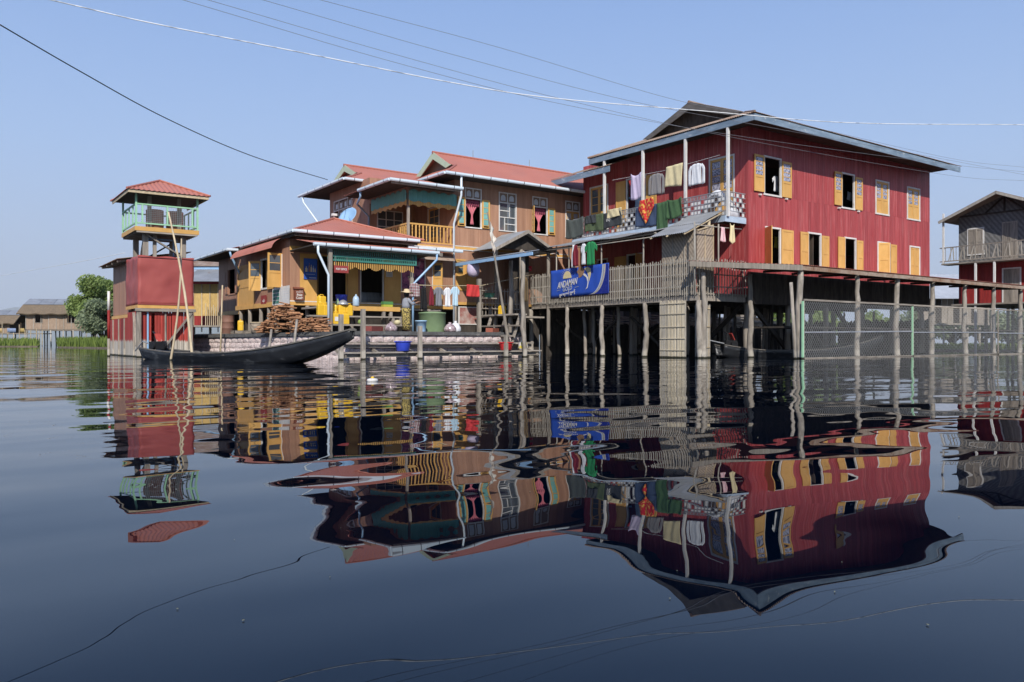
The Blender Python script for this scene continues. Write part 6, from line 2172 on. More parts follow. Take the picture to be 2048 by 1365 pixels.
M['posterblue'] = paint('blue_poster', (0.03, 0.12, 0.50), (0.03, 0.08, 0.33), scale=(0.1, 0.1, 3), pvar=0)
t, a0, a1, zb, zt = sheet('drinks_poster', 'blue poster of drink bottles on the ochre post office door', PF, 607, 633.5, 517, 560, M['posterblue'], 0.03)
for k, (u, w_, h_, m_) in enumerate(((.18, .16, .26, M['goldp']), (.4, .1, .42, M['furp']), (.55, .1, .34, M['goldp']), (.7, .08, .30, M['frosted']), (.84, .09, .2, M['goldp']))):
    mb = MB()
    A0, W_, Z0, H_ = a0, a1 - a0, zb, zt - zb
    mb.prism([PF.p(A0 + W_ * (u - w_ / 2), Z0 + H_ * .36, .046), PF.p(A0 + W_ * (u + w_ / 2), Z0 + H_ * .36, .046), PF.p(A0 + W_ * (u + w_ / 2), Z0 + H_ * (.36 + h_ * .6), .046), PF.p(A0 + W_ * (u + w_ / 6), Z0 + H_ * (.36 + h_ * .75), .046), PF.p(A0 + W_ * (u + w_ / 6), Z0 + H_ * (.36 + h_), .046), PF.p(A0 + W_ * (u - w_ / 6), Z0 + H_ * (.36 + h_), .046), PF.p(A0 + W_ * (u - w_ / 6), Z0 + H_ * (.36 + h_ * .75), .046), PF.p(A0 + W_ * (u - w_ / 2), Z0 + H_ * (.36 + h_ * .6), .046)], (0, -0.002, 0))
    mb.build('bottle_print', m_, t)
mb = MB()
PF.box(mb, a0 + (a1 - a0) * .4, a1 - .04, zb + .05, zb + .08, .044, .046)
PF.box(mb, a0 + (a1 - a0) * .15, a1 - .1, zb + .2, zb + .215, .044, .046)
mb.build('print_line', M['frosted'], t)
M['posterpurple'] = paint('purple_poster', (0.06, 0.025, 0.075), (0.42, 0.12, 0.22), scale=(5, 5, 5), lohi=(0.42, 0.62), pvar=0)
t, a0, a1, zb, zt = sheet('purple_poster', 'tall purple poster with pale letters on the post office wall', PF, 803, 848, 508, 579, M['posterpurple'], 0.03)
text('LF', 0.28, M['frosted'], 'lettering', t, PF.p(a0 + (a1 - a0) * 0.72, zt - 0.42, 0.045), (1, 0, 0), (0, 0, 1))
text('S', 0.26, M['goldp'], 'lettering', t, PF.p(a0 + (a1 - a0) * 0.3, zb + 0.45, 0.045), (1, 0, 0), (0, 0, 1))
mb = MB()
for aa in (a0 - 0.05, a1 + 0.01):
    PF.box(mb, aa, aa + 0.04, zb - 0.15, zt + 0.1, 0.02, 0.06)
mb.build('poster_frame', M['white'], t)
t, a0, a1, zb, zt = sheet('paper_notice', 'white paper notice pinned to the ochre door', PF, 770.5, 783, 543, 555, M['white'], 0.085, 'notice')
mb = MB()
for k in range(4):
    PF.box(mb, a0 + 0.03, a1 - 0.03, zb + 0.04 + k * 0.05, zb + 0.05 + k * 0.05, 0.098, 0.099)
mb.build('print_line', M['joint'], t)
t, a0, a1, zb, zt = sheet('notice_case', 'notice case with dark grid of printed sheets beside the white board', PW, 548, 563, 578, 610, M['white'], 0.06, 'notice board')
H_, W_ = zt - zb, a1 - a0
for r in range(4):
    for c_ in range(2):
        mb = MB()
        PW.box(mb, a0 + .06 + c_ * (W_ - .1) / 2, a0 + .02 + (c_ + 1) * (W_ - .1) / 2, zb + .06 + r * (H_ - .1) / 4, zb + .03 + (r + 1) * (H_ - .1) / 4, .073, .077)
        mb.build('printed_sheet', M['teal'], t)
t, a0, a1, zb, zt = sheet('white_board', 'white notice board at the corner of the post office', PW, 564, 582, 574, 609, M['white'], 0.06, 'notice board')
mb = MB()
for k in range(6):
    PW.box(mb, a0 + 0.08, a1 - 0.1 - 0.1 * (k % 3), zt - 0.12 - k * 0.1, zt - 0.114 - k * 0.1, 0.0725, 0.0735)
mb.build('print_line', M['bluepaint'], t)
t, a0, a1, zb, zt = sheet('small_sign', 'small maroon sign with white letters below the side window', PW, 524, 535, 592, 608, M['signred'], 0.04, 'sign')
text('\u1005\u102c\u1010\u102d\u102f\u1000\u103a', 0.12, M['white'], 'lettering', t, PW.p((a0 + a1) / 2, zb + 0.13, 0.055), -PW.A, (0, 0, 1), sx=0.7)
# post box
c = PF.px(595, 590)
pbx = thing('post_box', 'brown wooden post box with white lettering on the corner of the post office', 'post box', PF.p(c[0], c[1] - 0.25, 0))
M['boxbrown'] = paint('post_box_paint', (0.22, 0.075, 0.045), (0.18, 0.06, 0.04), pvar=0)
a0, a1 = PF.px(587, 590)[0], PF.px(604, 590)[0]
zb, zt = PF.px(595, 601)[1], PF.px(595, 576)[1]
mb = MB()
PF.box(mb, a0, a1, zb, zt - 0.06, 0.0, 0.2)
mb.build('body', M['boxbrown'], pbx)
mb = MB()
mb.prism([PF.p(a0 - 0.03, zt - 0.06, -0.0), PF.p(a0 - 0.03, zt - 0.06, 0.25), PF.p(a0 - 0.03, zt + 0.03, 0.0)], PF.A * (a1 - a0 + 0.06))
mb.build('lid', M['boxbrown'], pbx)
text('\u1005\u102c\u1010\u102d\u102f\u1000\u103a', 0.10, M['white'], 'lettering', pbx, PF.p((a0 + a1) / 2, zt - 0.18, 0.201), (1, 0, 0), (0, 0, 1), sx=0.8)
text('Post', 0.13, M['white'], 'lettering', pbx, PF.p((a0 + a1) / 2, zt - 0.30, 0.201), (1, 0, 0), (0, 0, 1), bold=0.004)
text('Code', 0.13, M['white'], 'lettering', pbx, PF.p((a0 + a1) / 2, zt - 0.42, 0.201), (1, 0, 0), (0, 0, 1), bold=0.004)

# ---------------------------------------------------------------- containers and goods
M['yplastic'] = paint('yellow_plastic', (0.80, 0.50, 0.035), (0.72, 0.43, 0.03), rough=0.4, pvar=0.08, spec=0.4, scale=(2, 2, 2))
M['blueplastic'] = paint('blue_plastic', (0.05, 0.09, 0.62), (0.04, 0.07, 0.52), rough=0.35, pvar=0.02, spec=0.5)
M['redplastic'] = paint('red_plastic', (0.62, 0.03, 0.035), (0.52, 0.02, 0.03), rough=0.35, pvar=0.02, spec=0.5)
M['skyplastic'] = paint('pale_blue_plastic', (0.40, 0.60, 0.82), (0.34, 0.54, 0.76), rough=0.4, pvar=0.02, spec=0.4)
M['jug'] = paint('clear_blue_jug', (0.42, 0.55, 0.68), (0.34, 0.46, 0.60), rough=0.2, pvar=0.02, spec=0.5)
M['alu'] = plain('dull_aluminium', (0.62, 0.62, 0.62), rough=0.35, metal=0.6)
M['greentank'] = paint('green_cement_tank', (0.24, 0.33, 0.18), (0.17, 0.25, 0.13), scale=(2, 2, 2), rough=0.8)
M['wrap'] = paint('clear_wrap', (0.52, 0.42, 0.43), (0.22, 0.15, 0.16), scale=(12, 12, 7), rough=0.15, spec=0.8, pvar=0.05, lohi=(.4, .6))
def jerry_proto():
    t = thing('jerrycan', 'yellow plastic jerrycan', 'jerrycan', (0, 0, 0), 0, 'yellow jerrycans by the porch')
    w, dp, h = 0.13, 0.10, 0.36
    mb = MB()
    ring = [(-w, -dp + .03), (-w + .03, -dp), (w - .03, -dp), (w, -dp + .03), (w, dp - .03), (w - .03, dp), (-w + .03, dp), (-w, dp - .03)]
    lev = [(0.92, 0), (1, 0.02), (1, 0.16), (0.97, 0.18), (1, 0.20), (1, h - 0.05), (0.9, h - 0.01), (0.7, h)]
    n0 = len(mb.v)
    for s, z in lev:
        mb.v += [(x * s, y * s, z) for x, y in ring]
    for i in range(len(lev) - 1):
        for k in range(8):
            mb.f.append((n0 + i * 8 + k, n0 + i * 8 + (k + 1) % 8, n0 + (i + 1) * 8 + (k + 1) % 8, n0 + (i + 1) * 8 + k))
    mb.f.append(tuple(n0 + 8 * (len(lev) - 1) + k for k in range(8)))
    mb.f.append(tuple(n0 + 7 - k for k in range(8)))
    mb.build('body', M['yplastic'], t, local=True)
    MB().tube([(-0.05, 0, h - .005), (-0.05, 0, h + .05), (0.06, 0, h + .05), (0.08, 0, h - .005)], 0.016, 6).build('handle', M['yplastic'], t, local=True, smooth=True)
    MB().tube([(-0.09, 0, h - .01), (-0.09, 0, h + .035)], 0.03, 8).build('cap', M['yplastic'], t, local=True)
    return t
jc = jerry_proto()
spots = [(643, 29.6, 2.0, 0.2, 'on the porch floor at the post office corner'), (642, 29.1, 1.64, 0.0, 'at the outer end of the upper porch step'), (652, 29.1, 1.64, 0.1, 'second along the upper porch step'),
         (668, 29.12, 1.64, 1.2, 'turned sideways behind the porch post'), (683, 29.05, 1.64, 0.05, 'on the upper step under the metal dish'), (697, 29.05, 1.64, 0.0, 'on the upper step beside the bench'),
         (671, 28.78, 1.30, 0.0, 'on the lower step against the porch post, with a paper label'), (690, 28.78, 1.30, 0.1, 'on the lower step in front of the others')]
for k, (px, yy, z, rz, where) in enumerate(spots):
    q = on_y(px, 620, yy)
    lab = 'yellow jerrycan ' + where
    if k == 0:
        jc.location = (q.x, yy, z)
        jc.rotation_euler = (0, 0, rz)
        jc['label'] = lab
        jc.scale = (1.22, 1.22, 1.12)
        WL[jc.name] = Vector((q.x, yy, z))
    else:
        j_ = dup(jc, (q.x, yy, z), rz, lab, 1.15)
        if k == 6:
            MB().box(-0.07, 0.07, -0.112, -0.104, 0.1, 0.24).build('paper_label', M['white'], j_, local=True)
q = on_x(481, 650, 11.0)
dup(jc, (q.x, q.y, 1.12), 1.3, 'yellow jerrycan on a crate under the kitchen wing', 1.25)
o = MB().box(q.x - 0.35, q.x + 0.35, q.y - 0.3, q.y + 0.3, 0.97, 1.118).build('crate', M['woodh'])
tag(o, 'low plank crate under the kitchen wing beneath a yellow jerrycan', 'crate')
def vessel(nm, label, cat, pos, prof, mat, n=20, handles=False, sx=1.0, sy=1.0):
    """open vessel: outside and inside profile"""
    out = prof
    ins = [(max(0.01, r - 0.012), z + (0.012 if i == 0 else 0)) for i, (r, z) in enumerate(prof)]
    mb = MB()
    mb.lathe((0, 0, 0), out + ins[::-1], n, cap=True, sx=sx, sy=sy)
    o = mb.build(nm, mat, smooth=True)
    o.location = pos
    WL[o.name] = Vector(pos)
    tag(o, label, cat)
    if handles:
        top = prof[-1]
        for s in (-1, 1):
            MB().tube([(s * top[0] * 0.98, -0.05, top[1] - .03), (s * (top[0] + 0.05), 0, top[1] - .03), (s * top[0] * 0.98, 0.05, top[1] - .03)], 0.012, 5).build('handle', mat, o, local=True)
    return o
q = on_line(806, 0.85)
vessel('washtub', 'blue plastic tub on the lower plank of the landing stage', 'tub', (q.x, q.y, 0.277), [(0.20, 0), (0.23, 0.03), (0.28, 0.30), (0.295, 0.34), (0.31, 0.34), (0.31, 0.37)], M['blueplastic'], handles=True)
q = on_line(1012, 0.85)
vessel('washtub', 'red plastic tub on the landing stage near the leaning pole', 'tub', (q.x, q.y, 0.277), [(0.20, 0), (0.23, 0.03), (0.27, 0.26), (0.29, 0.30), (0.305, 0.30), (0.305, 0.33)], M['redplastic'], handles=True)
q = on_line(1046, 0.8)
mb = MB()
mb.lathe((q.x, q.y, 0.277), [(0.20, 0), (0.24, 0.1), (0.2, 0.28), (0.1, 0.4), (0.02, 0.45)], 14, sx=0.8)
o = mb.build('cloth_bundle', paint('yellow_white_cloth', (0.75, 0.60, 0.08), (0.66, 0.62, 0.66), scale=(6, 6, 6), lohi=(0.48, 0.54), pvar=0), smooth=True)
tag(o, 'yellow and white cloth bundle beside the red tub', 'cloth')
q = on_line(842, -0.42)
vessel('bin', 'pale blue plastic bin in front of the green tank', 'bin', (q.x, q.y, 1.0), [(0.17, 0), (0.18, 0.02), (0.22, 0.40), (0.235, 0.40), (0.235, 0.44)], M['skyplastic'])
q = on_line(862, -0.75)
mb = MB()
mb.lathe((q.x + 0.2, q.y + 0.25, 0.98), [(0.52, 0), (0.53, 0.05), (0.53, 0.74), (0.55, 0.75), (0.55, 0.80), (0.3, 0.83), (0.02, 0.84)], 28)
tk = mb.build('water_tank', M['greentank'], smooth=True)
tag(tk, 'round olive green water tank under the hung washing', 'tank')
MB().tube([(q.x, q.y + .2, 1.83), (q.x + 0.6, q.y + .3, 1.86)], 0.03, 6).build('lid_bar', M['wood'], tk)
def bundle(px, off, r, h, label, mat, z=1.0):
    q = on_line(px, off)
    mb = MB()
    n = 18
    prof = [(r * 0.75, 0), (r, h * 0.15), (r * 0.97, h * 0.45), (r * 0.6, h * 0.8), (r * 0.2, h * 0.95), (r * 0.28, h * 1.08)]
    mb.lathe((q.x, q.y, z), prof, n)
    for i in range(len(mb.v)):
        x, y, zz = mb.v[i]
        k = 1 + 0.08 * math.sin(i * 2.3) * (i % 2)
        mb.v[i] = (q.x + (x - q.x) * k, q.y + (y - q.y) * k, zz)
    o = mb.build('wrapped_bundle', mat, smooth=True)
    tag(o, label, 'bundle')
bundle(782, -0.2, 0.24, 0.34, 'pinkish plastic-wrapped bundle beside the woman on the bank', M['wrap'])
bundle(900, -0.25, 0.25, 0.36, 'shiny plastic-wrapped bundle beside the green tank', M['wrap'])
bundle(911, -0.55, 0.22, 0.42, 'white sack behind the shiny bundle on the bank', CL['whitec'])
q = on_line(749, -0.3)
o = MB().beam(V(q.x - 0.38, q.y - 0.25, 1.09), V(q.x + 0.34, q.y + 0.28, 1.09), 0.3, 0.2).build('planter_box', paint('maroon_crate_paint', (0.26, 0.075, 0.06), (0.2, 0.05, 0.045)))
tag(o, 'long maroon box on the bank edge by the tall landing post', 'box')
q = on_line(985, -0.3)
o = MB().beam(V(q.x - 0.33, q.y - 0.25, 1.09), V(q.x + 0.33, q.y + 0.25, 1.09), 0.3, 0.18).build('planter_box', paint('terracotta_crate_paint', (0.34, 0.11, 0.07), (0.27, 0.08, 0.05)))
tag(o, 'terracotta trough on the bank below the lean-to steps', 'box')
o = vessel('metal_dish', 'upturned aluminium dish on top of the yellow jerrycans', 'dish', (on_y(686, 600, 29.05).x, 29.05, 2.06), [(0.22, 0), (0.2, 0.05), (0.14, 0.14), (0.06, 0.19), (0.015, 0.2)], M['alu'])
o = vessel('water_jug', 'large pale blue water jug at the end of the ochre bench', 'jug', (on_y(712, 600, 29.36).x, 29.36, 2.045), [(0.12, 0), (0.135, 0.02), (0.13, 0.12), (0.135, 0.14), (0.13, 0.28), (0.1, 0.36), (0.035, 0.41), (0.035, 0.46)], M['jug'])
o = vessel('storage_drum', 'blue plastic drum inside the shop opening', 'drum', (on_y(683, 600, 30.4).x, 30.4, 2.0), [(0.19, 0), (0.2, 0.03), (0.23, 0.48), (0.25, 0.49), (0.25, 0.53)], M['blueplastic'])
o = vessel('green_bottle', 'pale green bottle by the upturned dish', 'bottle', (on_y(675, 600, 29.6).x, 29.6, 2.0), [(0.07, 0), (0.075, 0.02), (0.075, 0.2), (0.03, 0.27), (0.03, 0.32)], paint('pale_green_plastic', (0.42, 0.58, 0.30)))
q = on_y(775, 610, 29.36)
cr_ = thing('plastic_crate', 'green and yellow plastic crate on the ochre bench', 'crate', (q.x, 29.36, 2.045))
MB().box(q.x - 0.21, q.x + 0.21, 29.3, 29.5, 2.045, 2.14).build('body', paint('yellow_green_plastic', (0.45, 0.48, 0.06)), cr_)
MB().box(q.x - 0.22, q.x + 0.22, 29.29, 29.51, 2.141, 2.26).build('lid', paint('green_plastic', (0.09, 0.24, 0.08)), cr_)
o = vessel('melon', 'pale round melon on the lower porch step beside the woman', 'melon', (on_y(795, 648, 28.75).x, 28.75, 1.30), [(0.02, 0), (0.09, 0.02), (0.125, 0.09), (0.1, 0.17), (0.02, 0.2)], paint('melon_skin', (0.70, 0.62, 0.38)), sx=1.2)
o = vessel('cabbage', 'green cabbage on the lower porch step', 'cabbage', (on_y(722, 648, 28.75).x, 28.75, 1.30), [(0.02, 0), (0.1, 0.02), (0.13, 0.09), (0.1, 0.17), (0.02, 0.2)], paint('cabbage_leaf', (0.30, 0.42, 0.12)))
# goods in the shop, dim behind the doorway
for k in range(5):
    q = on_y(728 + 7 * k, 590, 33.0)
    o = MB().lathe((q.x, 33.0, 2.3), [(0.16, 0), (0.22, .1), (0.24, .3), (0.16, .5), (0.1, .55)], 10).build('rice_sack', M['frosted'], smooth=True)
    tag(o, 'pale rice sack standing in the row inside the dark post office doorway', 'sack', 'rice sacks in the doorway')
# barrel, basket, firewood
q = on_x(455, 650, 10.9)
o = MB().lathe((q.x, q.y, 0.96), [(0.27, 0), (0.28, .02), (0.275, .27), (0.29, .29), (0.275, .31), (0.275, .56), (0.29, .58), (0.275, .6), (0.275, .85), (0.28, .87), (0.25, .87)], 20).build('oil_drum', paint('brown_drum_paint', (0.24, 0.13, 0.10), (0.17, 0.09, 0.07), scale=(3, 3, 3)), smooth=True)
tag(o, 'brown oil drum under the dark kitchen window', 'drum')
q = on_x(516, 655, 10.6)
bk = thing('basket', 'woven bamboo basket left of the firewood', 'basket', (q.x, q.y, 0.96))
MB().lathe((q.x, q.y, 0.96), [(0.24, 0), (0.29, 0.15), (0.31, 0.4), (0.3, 0.44)], 18).build('body', M['weave'], bk, smooth=True)
MB().lathe((q.x, q.y, 1.38), [(0.30, 0), (0.33, 0.0), (0.33, 0.04), (0.30, 0.04)], 18).build('rim', M['bamboo'], bk, smooth=True)
M['fire'] = paint('split_firewood', (0.46, 0.25, 0.13), (0.24, 0.11, 0.06), scale=(14, 14, 14), rough=0.9, pvar=0.3)
fw = thing('firewood_pile', 'heap of reddish split firewood beside the post office stilts', 'firewood', on_z(580, 668, 0.95))
pa, pb = at_d(522, 650, 31.6), at_d(655, 650, 29.6)
k = 0
while k < 280:
    u = R.random()
    top_ = 0.42 + 0.75 * math.exp(-((u - 0.35) / 0.2) ** 2) + 0.12 * math.exp(-((u - .85) / .2) ** 2)
    top_ *= min(1, 0.25 + u * 5)
    z = 0.95 + top_ * (R.random() ** 0.6)
    fr = 1 - (z - 0.95) / 1.3
    p = pa.lerp(pb, u)
    n2 = Vector((-F2[0], -F2[1], 0))
    c = V(p.x, p.y, z) + n2 * (R.uniform(-0.2, 0.4) * fr)
    a = R.uniform(-0.5, 0.5) + (1.2 if R.random() < 0.35 else 0)
    dd = Vector((R2[0] * math.cos(a) + F2[0] * math.sin(a), R2[1] * math.cos(a) + F2[1] * math.sin(a), R.uniform(-.2, .2))) * R.uniform(0.16, 0.3)
    MB().beam(c - dd, c + dd, R.uniform(0.035, 0.07), R.uniform(0.02, 0.045), up=(R.uniform(-1, 1), R.uniform(-1, 1), 1)).build('split_log', M['fire'], fw)
    k += 1
# two short stakes by the bank wall
for (px, t0, b0_, lab) in ((541, 660, 698, 'short reddish stake leaning on the bank wall'), (592, 640, 682, 'short pale stake leaning on the bank wall below the firewood')):
    d_0 = 27.6
    p, q = at_d(px - 3, b0_, d_0), at_d(px + 2, t0, d_0 + 0.4)
    o = MB().tube([p + V(0, 0, -0.7), p, q], 0.045, 6).build('stake', M['post'], smooth=True)
    tag(o, lab, 'stake')
q = on_x(440, 690, 9.6)
o = MB().tube([(q.x, q.y, -0.5), (q.x + 0.1, q.y, 3.0)], [0.04, 0.03], 6).build('thin_pole', M['bamboo'], smooth=True)
tag(o, 'thin upright pole before the kitchen wing beyond the tower', 'pole')
# lean-to goods
q = on_y(979, 588, 28.95)
vessel('basin', 'dark green basin on the lean-to shelf', 'basin', (q.x, 28.98, 2.55), [(0.16, 0), (0.2, 0.03), (0.26, 0.2), (0.28, 0.2)], M['teal'])
o = MB().box(q.x - 0.3, q.x + 0.3, 28.8, 29.16, 2.5, 2.545).build('wall_shelf', M['woodh'])
tag(o, 'small plank shelf carrying the green basin', 'shelf')
q = on_y(1004, 610, 28.9)
dup(jc, (q.x, 28.9, 1.80), 0.3, 'mustard jerrycan standing on the lean-to floor')
q = on_y(944, 542, 29.6)
mb = MB()
mb.lathe((q.x, 29.5, q.z - 0.3), [(0.02, 0), (0.2, 0.08), (0.27, 0.25), (0.25, 0.5), (0.2, 0.62)], 16, sx=1.1)
o = mb.build('cloth_hammock', CL['lilac'], smooth=True)
tag(o, 'lilac cloth cradle hanging under the lean-to eave', 'hammock')
q = on_x(1059, 538, GX - 0.1)
vessel('scoop', 'red plastic scoop hung on the gallery corner', 'scoop', (q.x, q.y, q.z - 0.12), [(0.1, 0), (0.11, 0.02), (0.13, 0.24)], M['redplastic'])
q = on_x(1440, 382, BX + 0.5)
mb = MB()
mb.grid(lambda u, v: (BX + 0.15 + 0.7 * v, q.y - 0.7 + 1.5 * u, ZF2 + 0.02 + 1.15 * math.sin(math.pi * min(1, u * 1.05)) ** 0.6 * (0.9 + 0.1 * math.sin(v * 5)) * (1 if 0 < v < 1 else 0.9)), 14, 6)
o = mb.build('white_sheet', CL['whitec'], smooth=True, thick=0.01)
tag(o, 'white sheet heaped behind the balcony lattice at the house corner', 'sheet')
# dish on the post office roof, antenna rods
q = on_x(695, 432, 15.2)
sd_ = thing('satellite_dish', 'blue satellite dish on the post office roof', 'dish', (q.x, q.y, 5.7))
mb = MB()
nrm_ = Vector((-0.75, -0.35, 0.5)).normalized()
u_ = nrm_.orthogonal().normalized()
v_ = nrm_.cross(u_)
mb.grid(lambda a, r: V(q.x, q.y, q.z) + (u_ * math.cos(a * 6.2832) + v_ * math.sin(a * 6.2832)) * (0.48 * r) - nrm_ * (0.12 * (1 - r * r)), 20, 5)
mb.build('reflector', M['pipeblue'], sd_, smooth=True, thick=0.015)
MB().tube([V(q.x, q.y, 5.6), V(q.x, q.y, q.z) - nrm_ * 0.14], 0.03, 6).build('mast', M['steel'], sd_)
MB().tube([V(q.x, q.y, q.z) - u_ * 0.45, V(q.x, q.y, q.z) + nrm_ * 0.4], 0.012, 5).build('feed_arm', M['steel'], sd_)
q = V(14.1, 33.0, 6.05)
fl_ = thing('roof_lamp', 'small white lamp on the peak of the post office roof', 'lamp', q)
MB().box(q.x - 0.1, q.x + 0.12, q.y - 0.08, q.y + 0.08, q.z + 0.1, q.z + 0.2).build('head', M['white'], fl_)
MB().tube([q, q + V(0, 0, 0.12)], 0.03, 6).build('stem', M['white'], fl_)
for (x, y, z, lab) in ((21.5, 33.2, 9.68, 'thin rod on the brown house ridge near the gable'), (25.0, 33.2, 9.68, 'thin rod on the brown house ridge above the far windows')):
    o = MB().tube([(x, y, z), (x, y, z + 0.42)], 0.014, 5).build('lightning_rod', M['steel'])
    tag(o, lab, 'rod')
# ---------------------------------------------------------------- the woman hanging washing
fp = on_line(812, -0.28)
HF = Vector((R2[0] * 0.78 + F2[0] * 0.62, R2[1] * 0.78 + F2[1] * 0.62, 0)).normalized()   # she faces right and away
HS = Vector((HF.y, -HF.x, 0))                                                               # her right side
wm_ = thing('person', 'woman in straw hat, grey top and patterned longyi reaching up to the washing', 'person', (fp.x, fp.y, 1.0))
M['skin'] = paint('skin', (0.34, 0.19, 0.12), (0.29, 0.155, 0.10), scale=(8, 8, 8), rough=0.55, pvar=0)
M['hair'] = plain('black_hair', (0.012, 0.010, 0.010), rough=0.45)
M['greytop'] = cloth_mat('grey_blouse_cloth', (0.30, 0.31, 0.345), (0.23, 0.24, 0.27))
M['longyi'] = paint('patterned_longyi', (0.52, 0.40, 0.12), (0.06, 0.05, 0.03), scale=(22, 22, 22), lohi=(0.46, 0.54), rough=0.85, pvar=0)
M['straw'] = paint('straw', (0.68, 0.54, 0.34), (0.55, 0.42, 0.25), scale=(30, 30, 30), rough=0.8, pvar=0)
W0 = Vector((fp.x, fp.y, 1.0))
def wp(s, f, z):
    return W0 + HS * s + HF * f + V(0, 0, z)
# one continuous body grown from a skeleton
bm_v = [((0, 0, .86), .125), ((0, .0, 1.05), .11), ((0, .01, 1.20), .12), ((0, .02, 1.285), .05), ((0, .035, 1.34), .045), ((0, .045, 1.40), .082), ((0, .045, 1.47), .085), ((0, .04, 1.53), .05),
        ((.075, .0, .80), .085), ((.07, .03, .45), .06), ((.065, .0, .09), .038), ((.068, .07, .03), .032), ((.07, .15, .022), .022),
        ((-.075, .0, .80), .085), ((-.07, .02, .45), .06), ((-.065, -.02, .09), .038), ((-.068, .05, .03), .032), ((-.07, .13, .022), .022),
        ((.15, .01, 1.215), .05), ((.21, .14, 1.03), .042), ((.16, .36, 1.10), .03), ((.15, .44, 1.14), .026),
        ((-.15, .01, 1.215), .05), ((-.20, .17, 1.06), .042), ((-.12, .38, 1.18), .03), ((-.10, .45, 1.23), .026)]
bm_e = [(0, 1), (1, 2), (2, 3), (3, 4), (4, 5), (5, 6), (6, 7), (0, 8), (8, 9), (9, 10), (10, 11), (11, 12), (0, 13), (13, 14), (14, 15), (15, 16), (16, 17), (2, 18), (18, 19), (19, 20), (20, 21), (2, 22), (22, 23), (23, 24), (24, 25)]
for hand, base_i, sgn in ((21, 21, 1), (25, 25, -1)):
    hx = bm_v[hand][0]
    for k, (ds, ln) in enumerate(((-.022, .06), (-.008, .075), (.007, .07), (.021, .055))):
        i0 = len(bm_v)
        bm_v.append(((hx[0] + ds, hx[1] + .045, hx[2] + .01), .0095))
        bm_v.append(((hx[0] + ds * 1.1, hx[1] + .045 + ln * .5, hx[2] + .015), .0088))
        bm_v.append(((hx[0] + ds * 1.1, hx[1] + .045 + ln * .75, hx[2] - .01), .008))
        bm_e += [(hand, i0), (i0, i0 + 1), (i0 + 1, i0 + 2)]
    i0 = len(bm_v)
    bm_v.append(((hx[0] - sgn * .03, hx[1] + .012, hx[2] + .004), .010))
    bm_v.append(((hx[0] - sgn * .04, hx[1] + .045, hx[2] + .012), .009))
    bm_e += [(hand, i0), (i0, i0 + 1)]
me = bpy.data.meshes.new('body')
me.from_pydata([tuple(HS * p[0] + HF * p[1] + V(0, 0, p[2])) for p, r in bm_v], bm_e, [])
body = bpy.data.objects.new('body', me)
COL.objects.link(body)
body.parent = wm_
WL[body.name] = W0
sk = body.modifiers.new('skin', 'SKIN')
for i, (p, r) in enumerate(bm_v):
    me.skin_vertices[0].data[i].radius = (r, r)
    me.skin_vertices[0].data[i].use_root = (i == 0)
sb_ = body.modifiers.new('smooth', 'SUBSURF')
sb_.levels = sb_.render_levels = 2
bpy.context.view_layer.update()
dg = bpy.context.evaluated_depsgraph_get()
me2 = bpy.data.meshes.new_from_object(body.evaluated_get(dg))
body.modifiers.clear()
body.data = me2
me2.materials.clear()
me2.materials.append(M['skin'])
me2.polygons.foreach_set('use_smooth', [True] * len(me2.polygons))
# face: eyes, nose, mouth, ears on the head
hc = (0, .045, 1.43)
def head_bit(nm, s, f, z, r, mat, sx=1, sf=1, sz=1):
    mb = MB()
    c = wp(s, f, z)
    for k in range(5):
        pass
    n = 8
    prof = [(r * math.sin(math.pi * k / 6) + 1e-4, -r * math.cos(math.pi * k / 6)) for k in range(7)]
    mb.lathe((0, 0, 0), prof, n)
    mb.v = [tuple(c + HS * (x * sx) + HF * (y * sf) + V(0, 0, z_ * sz)) for x, y, z_ in mb.v]
    return mb.build(nm, mat, body, smooth=True)
head_bit('nose', 0, .137, 1.425, .017, M['skin'], .8, 1, 1.3)
head_bit('eye', .032, .122, 1.445, .011, M['hair'], 1.2, .6, .7)
head_bit('eye', -.032, .122, 1.445, .011, M['hair'], 1.2, .6, .7)
head_bit('mouth', 0, .126, 1.385, .016, paint('lips', (0.30, 0.10, 0.08)), 1.4, .5, .4)
head_bit('ear', .086, .04, 1.43, .024, M['skin'], .4, .8, 1.2)
head_bit('ear', -.086, .04, 1.43, .024, M['skin'], .4, .8, 1.2)
mb = MB()
prof = [(0.055, 1.27), (0.085, 1.33), (0.098, 1.40), (0.10, 1.46), (0.085, 1.52), (0.03, 1.555)]
mb.lathe((0, 0, 0), prof, 16)
mb.v = [tuple(wp(x, 0.018 + y * 0.95, z)) for x, y, z in mb.v]
mb.build('hair', M['hair'], wm_, smooth=True)
def loft(nm, rows, mat, n=18):
    """rows: (z, half width sideways, half depth, forward shift)"""
    mb = MB()
    for (z, a, b_, f) in rows:
        for k in range(n):
            t = 2 * math.pi * k / n
            wv = 1 + 0.025 * math.sin(5 * t + z * 3)
            mb.v.append(tuple(wp(a * math.cos(t) * wv, f + b_ * math.sin(t) * wv, z)))
    for i in range(len(rows) - 1):
        for k in range(n):
            mb.f.append((i * n + k, i * n + (k + 1) % n, (i + 1) * n + (k + 1) % n, (i + 1) * n + k))
    return mb.build(nm, mat, wm_, smooth=True, thick=0.008)
loft('longyi', [(0.07, .165, .135, .01), (0.3, .17, .14, .01), (0.6, .18, .15, .0), (0.8, .19, .16, -.01), (0.92, .17, .145, .0), (0.98, .155, .13, .0)], M['longyi'])
loft('blouse', [(0.90, .185, .155, .0), (1.0, .165, .14, .0), (1.12, .17, .14, .0), (1.20, .175, .125, .01), (1.255, .12, .09, .015), (1.285, .065, .06, .02)], M['greytop'])
